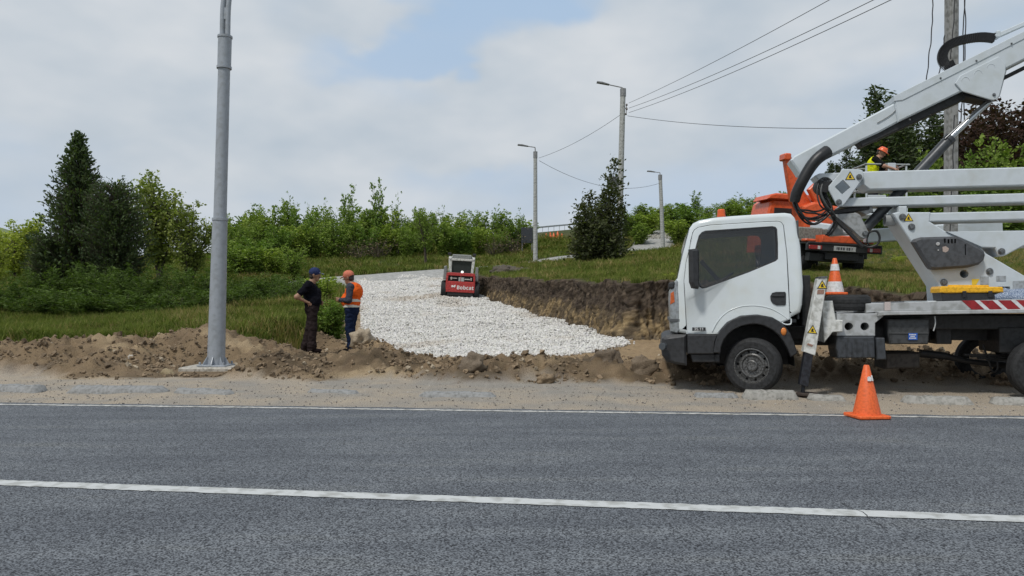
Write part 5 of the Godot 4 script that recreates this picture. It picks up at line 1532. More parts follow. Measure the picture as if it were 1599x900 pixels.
	add("rear_window", win, flat_mat("loader_glass", Color(0.03, 0.034, 0.034), 0.12), t)
	var rf := MB.new()
	rf.prism(pv([-1.28, 2.20, 0.4, 2.20, 0.4, 2.40, -1.0, 2.40, -1.2, 2.34]), -4.6, -3.3, 0.04)
	add("roof_box", rf, orange, t).position.x = 0.3
	var lamp := MB.new()
	lamp.cyl(Vector3(-0.56, 1.38, -1.68), Vector3(-0.56, 1.6, -1.68), 0.06, 14)
	add("reflector", lamp, flat_mat("reflector_pale", Color(0.65, 0.55, 0.5), 0.4), t).position.x = 0.5
	# white boom laid out to the right with the basket on its post
	var white := worn("lift_white", Color(0.53, 0.575, 0.61), 0.38, 0.0, 0.06, 0.5)
	var boom := MB.new()
	boom.beam(Vector3(-0.2, 1.35, -2.0), Vector3(0.6, 1.06, 0.2), 0.3, 0.3, 0.03)
	boom.beam(Vector3(0.35, 1.02, 0.35), Vector3(3.6, 1.42, 0.9), 0.34, 0.36, 0.03)
	boom.beam(Vector3(1.12, 1.2, 0.55), Vector3(1.12, 2.0, 0.75), 0.14, 0.14, 0.02)
	add("boom", boom, white, t)
	# basket, a thing of its own with the man inside
	var bk := thing("work_basket", "white lift basket with steel hand rails held up behind the lift arms", "basket", Vector3(9.370, 3.281, -19.500))
	var fl := MB.new()
	fl.box(Vector3(0, 0.03, 0), Vector3(1.05, 0.06, 0.72), 0.01)
	add("floor", fl, white, bk)
	for s in [-1, 1]:
		for z in [-0.33, 0.33]:
			var p := MB.new()
			p.beam(Vector3(s * 0.5, 0.06, z), Vector3(s * 0.5, 1.28, z), 0.04, 0.04, 0.006)
			add("post", p, white, bk)
	for y in [0.68, 1.29]:
		for s in [-1, 1]:
			var r := MB.new()
			r.tube([Vector3(-0.55, y, s * 0.35), Vector3(0.58, y - 0.02, s * 0.35)], 0.022, 8)
			add("rail", r, worn("rail_grey", Color(0.40, 0.42, 0.42), 0.4, 0.3, 0.2, 2.0), bk)
			var r2 := MB.new()
			r2.tube([Vector3(s * 0.54, y - 0.01, -0.35), Vector3(s * 0.54, y - 0.01, 0.35)], 0.022, 8)
			add("rail", r2, worn("rail_grey", Color(0.40, 0.42, 0.42), 0.4, 0.3, 0.2, 2.0), bk)
	var pan := MB.new()
	pan.box(Vector3(-0.25, 0.30, 0.36), Vector3(0.45, 0.42, 0.02), 0.005); pan.box(Vector3(0.12, 1.1, 0.37), Vector3(0.2, 0.42, 0.03), 0.01)
	add("side_panel", pan, white, bk)

# ---------------------------------------------------------------- people: joints and radii, joined into one smooth skin
# bone: [a, b, radius a, radius b, colour]
func skin(bones: Array, cell: float, k: float, out: MB, cols: PackedColorArray, crease := 0.0) -> void:
	var lo := Vector3.ONE * 1e9; var hi := -lo
	for b in bones:
		var r: float = maxf(b[2], b[3]) + cell * 3.0
		for p in [b[0], b[1]]:
			lo = lo.min(p - Vector3.ONE * r); hi = hi.max(p + Vector3.ONE * r)
	var n := Vector3i(((hi - lo) / cell).ceil()) + Vector3i.ONE * 2
	var f := PackedFloat32Array(); f.resize(n.x * n.y * n.z); f.fill(9.0)
	var owner_ := PackedInt32Array(); owner_.resize(f.size())
	for bi in bones.size():
		var b = bones[bi]
		var a: Vector3 = b[0]; var e: Vector3 = b[1]; var ra: float = b[2]; var rb: float = b[3]
		var m := maxf(ra, rb) + k + cell * 2.0
		var i0 := Vector3i(((a.min(e) - Vector3.ONE * m - lo) / cell).floor()).clamp(Vector3i.ZERO, n - Vector3i.ONE); var i1 := Vector3i(((a.max(e) + Vector3.ONE * m - lo) / cell).ceil()).clamp(Vector3i.ZERO, n - Vector3i.ONE)
		var ab := e - a; var L := maxf(ab.length_squared(), 1e-9)
		for z in range(i0.z, i1.z + 1):
			for y in range(i0.y, i1.y + 1):
				for x in range(i0.x, i1.x + 1):
					var p := lo + Vector3(x, y, z) * cell
					var t := clampf((p - a).dot(ab) / L, 0.0, 1.0)
					var d := p.distance_to(a + ab * t) - lerpf(ra, rb, t)
					if crease > 0.0 and d < 0.06: d += crease * n_small.get_noise_3d(p.x * 4.0, p.y * 5.5, p.z * 4.0)
					var id := (z * n.y + y) * n.x + x
					var o := f[id]
					if d < o: owner_[id] = bi
					var h := maxf(k - absf(d - o), 0.0) / k
					f[id] = minf(d, o) - h * h * k * 0.25
	# surface nets
	var at := {}
	var pts := PackedVector3Array(); var cc := PackedColorArray()
	var sx := 1; var sy := n.x; var sz := n.x * n.y
	for z in n.z - 1:
		for y in n.y - 1:
			for x in n.x - 1:
				var id := (z * n.y + y) * n.x + x
				if f[id] > cell * 2.5: continue
				var v := [f[id], f[id + sx], f[id + sy], f[id + sx + sy], f[id + sz], f[id + sx + sz], f[id + sy + sz], f[id + sx + sy + sz]]
				var neg := 0
				for q in v: neg += 1 if q < 0.0 else 0
				if neg == 0 or neg == 8: continue
				var s := Vector3.ZERO; var cnt := 0
				for pr in [[0, 1], [0, 2], [0, 4], [1, 3], [1, 5], [2, 3], [2, 6], [3, 7], [4, 5], [4, 6], [5, 7], [6, 7]]:
					var u: float = v[pr[0]]; var w: float = v[pr[1]]
					if (u < 0.0) != (w < 0.0):
						var t := u / (u - w)
						var c0 := Vector3(pr[0] & 1, (pr[0] >> 1) & 1, pr[0] >> 2); var c1 := Vector3(pr[1] & 1, (pr[1] >> 1) & 1, pr[1] >> 2)
						s += c0.lerp(c1, t); cnt += 1
				at[id] = pts.size()
				pts.append(lo + (Vector3(x, y, z) + s / cnt) * cell)
				cc.append(bones[owner_[id]][4])
	for id in at:
		for ax in 3:
			var st: int = [sx, sy, sz][ax]; var u: int = [sy, sz, sx][ax]; var w: int = [sz, sx, sy][ax]
			var f0 := f[id]; var f1 := f[id + st]
			if (f0 < 0.0) == (f1 < 0.0): continue
			if not (at.has(id - u) and at.has(id - w) and at.has(id - u - w)): continue
			var q := [at[id], at[id - u], at[id - u - w], at[id - w]]
			if f0 < 0.0: q.reverse()
			for tri in [[0, 1, 2], [0, 2, 3]]:
				for i in tri:
					out.v.append(pts[q[i]]); cols.append(cc[q[i]])
				out.g.append(1)

func skinned(called: String, sets: Array, mat: Material, parent: Node) -> MeshInstance3D:
	var m := MB.new(); var cols := PackedColorArray()
	for s in sets: skin(s[0], s[1], s[2], m, cols, s[3] if s.size() > 3 else 0.0)
	var st := SurfaceTool.new()
	st.begin(Mesh.PRIMITIVE_TRIANGLES)
	st.set_smooth_group(0)
	for i in m.v.size():
		st.set_color(cols[i]); st.add_vertex(m.v[i])
	st.generate_normals()
	return add(called, st.commit(), mat, parent)

func lerp_bone(a: Vector3, b: Vector3, t0: float, t1: float, r0: float, r1: float, c: Color) -> Array:
	return [a.lerp(b, t0), a.lerp(b, t1), r0, r1, c]

# j: joints by name; the figure faces +x, its right side is +z
func person(t: Node3D, j: Dictionary, look: Dictionary) -> void:
	var sk: Color = look.skin
	var tone := StandardMaterial3D.new()
	tone.vertex_color_use_as_albedo = true; tone.roughness = 0.6
	tone.resource_name = "skin"
	var cloth := StandardMaterial3D.new()
	cloth.vertex_color_use_as_albedo = true; cloth.roughness = 0.95; cloth.metallic_specular = 0.2
	cloth.resource_name = "cloth"
	cloth.albedo_texture = noise_tex("weave", 256, 0.03, [[0.0, Color(0.7, 0.7, 0.7)], [0.5, Color(0.95, 0.95, 0.95)], [1, Color(1, 1, 1)]], 5)
	cloth.uv1_triplanar = true; cloth.uv1_scale = Vector3.ONE * 2.5
	var body := []
	body.append([j.pelvis + Vector3(0, 0, 0.06), j.pelvis + Vector3(0, 0, -0.06), 0.115, 0.115, sk])
	body.append([j.pelvis, j.chest, 0.12, 0.13, sk])
	body.append([j.chest + Vector3(0, 0.04, 0.07), j.chest + Vector3(0, 0.04, -0.07), 0.125, 0.125, sk])
	body.append([j.chest, j.neck, 0.09, 0.058, sk])
	body.append([j.neck, j.head + Vector3(-0.015, -0.05, 0), 0.055, 0.055, sk])
	for s in ["r", "l"]:
		body.append([j["shoulder_" + s], j["elbow_" + s], 0.058, 0.042, sk]); body.append([j["elbow_" + s], j["wrist_" + s], 0.041, 0.028, sk])
		body.append([j["hip_" + s], j["knee_" + s], 0.085, 0.055, sk]); body.append([j["knee_" + s], j["ankle_" + s], 0.054, 0.038, sk]); body.append([j["ankle_" + s], j["toe_" + s], 0.038, 0.03, sk])
		body.append([j.chest + Vector3(0, 0.08, 0), j["shoulder_" + s], 0.08, 0.06, sk])
	# head, its own fine grid
	var H: Vector3 = j.head; var B: Basis = j.get("gaze", Basis())
	var dark: Color = look.hair; var lip := sk * Color(0.85, 0.62, 0.6)
	var head := [[H + B * Vector3(-0.02, 0.035, 0), H + B * Vector3(0.015, 0.03, 0), 0.092, 0.088, sk], [H + B * Vector3(0.015, -0.01, 0), H + B * Vector3(0.045, -0.075, 0), 0.075, 0.045, sk], [H + B * Vector3(-0.02, -0.12, 0), H + B * Vector3(-0.01, -0.02, 0), 0.055, 0.06, sk],
		[H + B * Vector3(0.095, 0.02, 0), H + B * Vector3(0.112, -0.018, 0), 0.011, 0.016, sk], [H + B * Vector3(0.086, -0.055, 0.018), H + B * Vector3(0.086, -0.055, -0.018), 0.010, 0.010, lip],
		[H + B * Vector3(0.084, 0.036, 0.045), H + B * Vector3(0.092, 0.04, 0.015), 0.010, 0.010, dark], [H + B * Vector3(0.084, 0.036, -0.045), H + B * Vector3(0.092, 0.04, -0.015), 0.010, 0.010, dark],
		[H + B * Vector3(0.086, 0.016, 0.032), H + B * Vector3(0.087, 0.016, 0.03), 0.010, 0.010, Color(0.03, 0.02, 0.015)], [H + B * Vector3(0.086, 0.016, -0.032), H + B * Vector3(0.087, 0.016, -0.03), 0.010, 0.010, Color(0.03, 0.02, 0.015)]]
	for s in [-1, 1]: head.append([H + B * Vector3(-0.012, 0.018, s * 0.088), H + B * Vector3(-0.012, -0.02, s * 0.085), 0.017, 0.012, sk])
	if look.get("beard", false): head.append([H + B * Vector3(0.092, -0.036, 0.022), H + B * Vector3(0.092, -0.036, -0.022), 0.010, 0.010, dark])
	var sets := [[body, 0.015, 0.05], [head, 0.006, 0.018]]
	for s in ["r", "l"]:
		sets.append([hand(j["wrist_" + s], j["palm_" + s], j["grip_" + s], 1.0 if s == "r" else -1.0, sk), 0.0045, 0.006])
	skinned("body", sets, tone, t)
	# hair: a close cap of hair round the back and sides
	skinned("hair", [[[[H + B * Vector3(-0.03, 0.045, 0), H + B * Vector3(0.0, 0.055, 0), 0.096, 0.088, dark], [H + B * Vector3(-0.055, -0.03, 0.03), H + B * Vector3(-0.055, -0.03, -0.03), 0.05, 0.05, dark]], 0.008, 0.02]], tone, t)
	# trousers
	var tr: Color = look.trousers
	var legs := [[j.pelvis + Vector3(0.01, 0.05, 0.06), j.pelvis + Vector3(0.01, 0.05, -0.06), 0.135, 0.135, tr], [j.pelvis + Vector3(0, -0.03, 0.06), j.pelvis + Vector3(0, -0.03, -0.06), 0.135, 0.135, tr]]
	for s in ["r", "l"]:
		legs.append([j["hip_" + s], j["knee_" + s], 0.112, 0.086, tr]); legs.append([j["knee_" + s], j["ankle_" + s] + Vector3(0, -0.02, 0), 0.084, 0.078, tr])
		legs.append([j["knee_" + s].lerp(j["ankle_" + s], 0.82) + Vector3(0.02, 0, 0.01), j["knee_" + s].lerp(j["ankle_" + s], 0.86) + Vector3(0.02, 0, -0.01), 0.088, 0.088, tr])
	skinned("trousers", [[legs, 0.013, 0.035, 0.022]], cloth, t)
	for s in ["r", "l"]:
		var sh: Color = look.shoes
		var d: Vector3 = (j["toe_" + s] - j["ankle_" + s]) * Vector3(1, 0, 1)
		var heel: Vector3 = j["ankle_" + s] * Vector3(1, 0, 1) + Vector3(0, 0.045, 0)
		skinned("shoe", [[[[heel - d * 0.2, heel + d * 0.45, 0.048, 0.048, sh], [heel + d * 0.45, heel + d * 1.0 + Vector3(0, -0.004, 0), 0.047, 0.042, sh], [heel + Vector3(0, 0.02, 0), heel + Vector3(0, 0.06, 0), 0.05, 0.048, sh]], 0.011, 0.02]], cloth, t)
	# shirt
	var c: Color = look.shirt
	var up := [[j.pelvis + Vector3(0.01, 0.10, 0.055), j.pelvis + Vector3(0.01, 0.10, -0.055), 0.145 + look.belly * 0.3, 0.145 + look.belly * 0.3, c], [j.chest + Vector3(-0.005, 0.03, 0.07), j.chest + Vector3(-0.005, 0.03, -0.07), 0.145, 0.145, c], [j.pelvis + Vector3(0.02, 0.12, 0), j.chest, 0.15, 0.15, c], [j.chest + Vector3(0, 0.10, 0), j.neck + Vector3(-0.005, -0.02, 0), 0.10, 0.068, c]]
	if look.belly > 0.0: up.append([j.pelvis + Vector3(0.045, 0.14, 0.05), j.pelvis + Vector3(0.035, 0.28, 0.0), 0.125 + look.belly, 0.125 + look.belly, c])
	for s in ["r", "l"]:
		up.append([j.chest + Vector3(0, 0.09, 0), j["shoulder_" + s], 0.095, 0.082, c])
		var ends: float = look.sleeve
		if ends <= 1.0: up.append(lerp_bone(j["shoulder_" + s], j["elbow_" + s], 0.0, ends, 0.08, 0.072, c))
		else:
			up.append([j["shoulder_" + s], j["elbow_" + s], 0.078, 0.062, c]); up.append(lerp_bone(j["elbow_" + s], j["wrist_" + s], 0.0, 0.92, 0.06, 0.046, c))
	skinned("shirt", [[up, 0.013, 0.04, 0.018]], cloth, t)
	if look.has("vest"):
		var vc: Color = look.vest
		var vb := [[j.pelvis + Vector3(0.01, 0.13, 0.06), j.pelvis + Vector3(0.01, 0.13, -0.06), 0.165, 0.165, vc], [j.pelvis + Vector3(0.02, 0.13, 0), j.chest, 0.165, 0.165, vc], [j.chest + Vector3(-0.005, 0.03, 0.075), j.chest + Vector3(-0.005, 0.03, -0.075), 0.162, 0.162, vc], [j.chest + Vector3(-0.01, 0.11, 0.075), j.chest + Vector3(-0.01, 0.11, -0.075), 0.105, 0.105, vc], [j.chest + Vector3(0, 0.12, 0), j.neck + Vector3(-0.01, -0.035, 0), 0.10, 0.078, vc]]
		if look.get("open", false):
			vb = []
			for s in [-1, 1]:
				vb.append([j.pelvis + Vector3(0.0, 0.10, s * 0.10), j.chest + Vector3(-0.01, 0.03, s * 0.11), 0.14, 0.142, vc]); vb.append([j.chest + Vector3(-0.01, 0.05, s * 0.11), j.chest + Vector3(0.0, 0.14, s * 0.09), 0.115, 0.085, vc])
		if look.belly > 0.0: vb.append([j.pelvis + Vector3(0.06, 0.18, 0.05), j.pelvis + Vector3(0.06, 0.18, -0.05), 0.145 + look.belly, 0.145 + look.belly, vc])
		var vest := skinned("safety_vest", [[vb, 0.013, 0.03 if look.get("open", false) else 0.045, 0.014]], cloth, t)
		for y in look.stripes:
			var st := MB.new()
			var pc: Vector3 = j.pelvis.lerp(j.chest, y)
			var ring := []
			for i in 29:
				var a := TAU * i / 28.0
				var out := Vector3(cos(a), 0, sin(a))
				ring.append(out)
			for i in 28:
				var p0: Vector3 = on_vest(vb, pc, ring[i]); var p1: Vector3 = on_vest(vb, pc, ring[i + 1])
				st.quad(p0 + Vector3(0, 0.028, 0), p1 + Vector3(0, 0.028, 0), p1 - Vector3(0, 0.028, 0), p0 - Vector3(0, 0.028, 0), 1)
			add("reflective_stripe", st, flat_mat("reflective", Color(0.55, 0.54, 0.48), 0.5), vest)
	if look.get("helmet", "") == "cap":
		var cap: Color = look.cap
		skinned("cap", [[[[H + B * Vector3(-0.025, 0.062, 0), H + B * Vector3(0.012, 0.06, 0), 0.102, 0.098, cap], [H + B * Vector3(0.0, 0.075, 0.02), H + B * Vector3(0.0, 0.075, -0.02), 0.09, 0.09, cap], [H + B * Vector3(0.10, 0.052, 0.045), H + B * Vector3(0.10, 0.052, -0.045), 0.014, 0.014, look.brim], [H + B * Vector3(0.145, 0.043, 0.035), H + B * Vector3(0.145, 0.043, -0.035), 0.012, 0.012, look.brim], [H + B * Vector3(0.172, 0.036, 0.02), H + B * Vector3(0.172, 0.036, -0.02), 0.011, 0.011, look.brim]], 0.007, 0.02]], cloth, t)
	elif look.get("helmet", "") == "hat":
		var m := MB.new()
		m.xf = Transform3D(B, H + B * Vector3(0, 0.055, 0))
		m.lathe([Vector2(0.0, 0.115), Vector2(0.03, 0.112), Vector2(0.07, 0.098), Vector2(0.1, 0.07), Vector2(0.116, 0.035), Vector2(0.120, 0.01), Vector2(0.142, 0.0), Vector2(0.145, -0.006), Vector2(0.118, -0.002)], 28)
		m.beam(Vector3(-0.09, 0.085, 0), Vector3(0.09, 0.085, 0), 0.03, 0.05, 0.012); m.prism(pv([0.11, -0.004, 0.175, -0.014, 0.175, -0.006, 0.11, 0.01]), -0.07, 0.07, 0.003)
		add("hard_hat", m, worn("helmet_orange", Color(0.75, 0.12, 0.03), 0.35, 0.0, 0.08, 3.0), t)

# how far out the vest's surface lies from the middle of the body
func on_vest(bones: Array, c: Vector3, out: Vector3) -> Vector3:
	var r := 0.05
	while r < 0.45:
		var p := c + out * r
		var d := 9.0
		for b in bones:
			var ab: Vector3 = b[1] - b[0]
			var t := clampf((p - b[0]).dot(ab) / maxf(ab.length_squared(), 1e-9), 0.0, 1.0)
			d = minf(d, p.distance_to(b[0] + ab * t) - lerpf(b[2], b[3], t))
		if d > 0.004: break
		r += 0.004
	return c + out * (r + 0.006)

# palm from the wrist towards palm direction; fingers curl towards grip
func hand(w: Vector3, palm: Vector3, grip: Vector3, side: float, sk: Color) -> Array:
	var f := palm.normalized(); var g := (grip - f * grip.dot(f)).normalized(); var x := f.cross(g) * side
	var b := [[w, w + f * 0.03, 0.026, 0.024, sk]]
	for k in 4:
		var o := (k - 1.5) * 0.0195
		var r := 0.0088 if k < 3 else 0.0078
		var L: float = [0.040, 0.045, 0.041, 0.033][k]
		var p0 := w + f * 0.025 + x * o * 0.8; var p1 := w + f * 0.088 + x * o; var p2 := p1 + (f * 0.8 + g * 0.6).normalized() * L; var p3 := p2 + (f * 0.1 + g).normalized() * L * 0.75
		b.append([p0, p1, 0.014, 0.0115, sk]); b.append([p1, p2, r, r * 0.95, sk]); b.append([p2, p3, r * 0.95, r * 0.85, sk])
	var t0 := w + f * 0.03 - x * 0.026; var t1 := t0 + (f * 0.6 - x * 0.7 + g * 0.35).normalized() * 0.038; var t2 := t1 + (f * 0.8 - x * 0.1 + g * 0.5).normalized() * 0.03
	b.append([t0, t1, 0.0125, 0.0105, sk]); b.append([t1, t2, 0.0105, 0.0088, sk])
	return b

func build_people() -> void:
	var m1 := thing("person", "person in black shirt and blue cap standing with a hand on hip by the dig", "person", Vector3(-4.108, 0.009, -15.800))
	m1.position.y = land(m1.position.x, 15.8) + 0.015
	m1.rotation.y = 0.12
	person(m1, {pelvis = Vector3(-0.01, 0.93, 0), chest = Vector3(-0.05, 1.26, 0), neck = Vector3(-0.01, 1.45, 0), head = Vector3(0.05, 1.585, 0), gaze = Basis(Vector3.BACK, -0.05),
		shoulder_r = Vector3(-0.05, 1.385, 0.19), elbow_r = Vector3(-0.27, 1.14, 0.30), wrist_r = Vector3(-0.06, 1.03, 0.22), palm_r = Vector3(0.8, -0.45, -0.3), grip_r = Vector3(0.2, -0.3, -1),
		shoulder_l = Vector3(-0.04, 1.385, -0.19), elbow_l = Vector3(-0.10, 1.12, -0.36), wrist_l = Vector3(0.10, 1.06, -0.24), palm_l = Vector3(0.7, -0.4, 0.3), grip_l = Vector3(0.2, -0.3, 1),
		hip_r = Vector3(0.0, 0.90, 0.10), knee_r = Vector3(0.03, 0.50, 0.12), ankle_r = Vector3(0.0, 0.085, 0.12), toe_r = Vector3(0.19, 0.04, 0.15),
		hip_l = Vector3(-0.01, 0.90, -0.10), knee_l = Vector3(-0.06, 0.50, -0.11), ankle_l = Vector3(-0.17, 0.085, -0.12), toe_l = Vector3(0.02, 0.04, -0.14)},
		{skin = Color(0.30, 0.165, 0.105), hair = Color(0.025, 0.018, 0.014), trousers = Color(0.030, 0.022, 0.022), shoes = Color(0.012, 0.011, 0.011), shirt = Color(0.011, 0.011, 0.012), belly = 0.03, sleeve = 0.66, helmet = "cap", cap = Color(0.032, 0.044, 0.11), brim = Color(0.22, 0.24, 0.32), beard = true})
	var m2 := thing("person", "person in orange safety vest and orange cap holding both hands before the chest", "person", Vector3(-3.432, -0.032, -16.400))
	m2.position.y = land(m2.position.x, 16.4) + 0.015
	m2.rotation.y = PI - 0.15
	person(m2, {pelvis = Vector3(-0.02, 0.95, 0), chest = Vector3(-0.06, 1.28, 0), neck = Vector3(-0.02, 1.47, 0), head = Vector3(0.06, 1.60, 0), gaze = Basis(Vector3.BACK, -0.18),
		shoulder_r = Vector3(-0.05, 1.40, 0.19), elbow_r = Vector3(-0.02, 1.12, 0.25), wrist_r = Vector3(0.24, 1.13, 0.10), palm_r = Vector3(1, 0.2, -0.4), grip_r = Vector3(0.3, 0.3, -1),
		shoulder_l = Vector3(-0.05, 1.40, -0.19), elbow_l = Vector3(-0.04, 1.12, -0.26), wrist_l = Vector3(0.22, 1.13, -0.10), palm_l = Vector3(1, 0.2, 0.4), grip_l = Vector3(0.3, 0.3, 1),
		hip_r = Vector3(-0.01, 0.92, 0.10), knee_r = Vector3(0.05, 0.51, 0.12), ankle_r = Vector3(0.0, 0.085, 0.13), toe_r = Vector3(0.19, 0.04, 0.16),
		hip_l = Vector3(-0.02, 0.92, -0.10), knee_l = Vector3(0.0, 0.51, -0.11), ankle_l = Vector3(-0.08, 0.085, -0.12), toe_l = Vector3(0.11, 0.04, -0.14)},
		{skin = Color(0.32, 0.175, 0.115), hair = Color(0.02, 0.015, 0.012), trousers = Color(0.012, 0.020, 0.050), shoes = Color(0.02, 0.018, 0.016), shirt = Color(0.055, 0.062, 0.080), belly = 0.02, sleeve = 2.0, vest = Color(0.80, 0.13, 0.02), stripes = [0.16, 0.52], helmet = "cap", cap = Color(0.62, 0.20, 0.13), brim = Color(0.62, 0.42, 0.34)})
	var m3 := thing("person", "person in orange hard hat and yellow vest working in the white lift basket", "person", Vector3(9.256, 3.281, -19.500))
	m3.position.y += 0.062
	m3.rotation.y = -0.55
	person(m3, {pelvis = Vector3(-0.06, 0.92, 0), chest = Vector3(-0.03, 1.25, 0), neck = Vector3(0.06, 1.43, 0), head = Vector3(0.14, 1.55, 0), gaze = Basis(Vector3.BACK, -0.55) * Basis(Vector3.UP, -0.3),
		shoulder_r = Vector3(0.02, 1.37, 0.19), elbow_r = Vector3(0.22, 1.18, 0.27), wrist_r = Vector3(0.44, 1.10, 0.22), palm_r = Vector3(1, -0.3, 0.0), grip_r = Vector3(0, -1, -0.2),
		shoulder_l = Vector3(0.02, 1.37, -0.19), elbow_l = Vector3(0.20, 1.15, -0.26), wrist_l = Vector3(0.40, 1.22, -0.18), palm_l = Vector3(1, -0.2, 0.1), grip_l = Vector3(0, -1, 0.2),
		hip_r = Vector3(-0.06, 0.90, 0.10), knee_r = Vector3(-0.02, 0.50, 0.11), ankle_r = Vector3(-0.06, 0.085, 0.11), toe_r = Vector3(0.12, 0.04, 0.13),
		hip_l = Vector3(-0.06, 0.90, -0.10), knee_l = Vector3(-0.05, 0.50, -0.11), ankle_l = Vector3(-0.10, 0.085, -0.12), toe_l = Vector3(0.09, 0.04, -0.13)},
		{skin = Color(0.38, 0.21, 0.145), hair = Color(0.03, 0.02, 0.014), trousers = Color(0.02, 0.022, 0.03), shoes = Color(0.015, 0.014, 0.013), shirt = Color(0.012, 0.012, 0.013), belly = 0.0, sleeve = 0.8, vest = Color(0.68, 0.72, 0.02), stripes = [], open = true, helmet = "hat"})

# ---------------------------------------------------------------- lamp posts, poles, wires, kerbs and loose rocks
func on_land(p: Vector3, sink := 0.0) -> Vector3:
	return Vector3(p.x, land(p.x, -p.z) - sink, p.z)

func wire(a: Vector3, b: Vector3, sag: float, r: float, label: String, mat: Material) -> void:
	var p := []
	for i in 25:
		var t := i / 24.0
		p.append(a.lerp(b, t) - Vector3(0, sag * 4.0 * t * (1.0 - t), 0))
	var m := MB.new()
	m.tube(p, r, 5)
	tag(add("overhead_wire", m, mat), label, "wire", "overhead wires")

func street_pole(px_base: Vector3, top: Vector3, r: float, arm: Array, label: String) -> Node3D:
	var conc := worn("pole_concrete", Color(0.40, 0.405, 0.39), 0.85, 0.0, 0.3, 1.0)
	var t := thing("street_pole", label, "pole", px_base, "concrete street light poles beyond the dig")
	var d := top - px_base
	var m := MB.new()
	m.tube([Vector3(0, -0.3, 0), d * 0.5, d], [r * 1.25, r * 1.1, r], 10)
	add("shaft", m, conc, t)
	var a := MB.new()
	a.tube([d + Vector3(0, -0.4, 0), d + Vector3(0, 0.05, 0)], r * 1.15, 10); a.tube([d, d + arm[0]], 0.035, 8); a.tube([d + arm[0], d + arm[1]], 0.032, 8)
	add("arm", a, worn("pole_steel", Color(0.28, 0.28, 0.28), 0.5, 0.4, 0.25, 1.0), t)
	var h := MB.new()
	h.xf = Transform3D(Basis(Vector3.BACK, atan2(arm[1].y - arm[0].y, arm[1].x - arm[0].x) + PI), d + arm[1])
	h.prism(pv([-0.1, -0.05, 0.65, -0.03, 0.65, 0.03, 0.2, 0.07, -0.1, 0.04]), -0.12, 0.12, 0.02)
	add("lamp_head", h, worn("lamp_head_grey", Color(0.22, 0.22, 0.22), 0.5, 0.3, 0.2, 1.0), t)
	return t

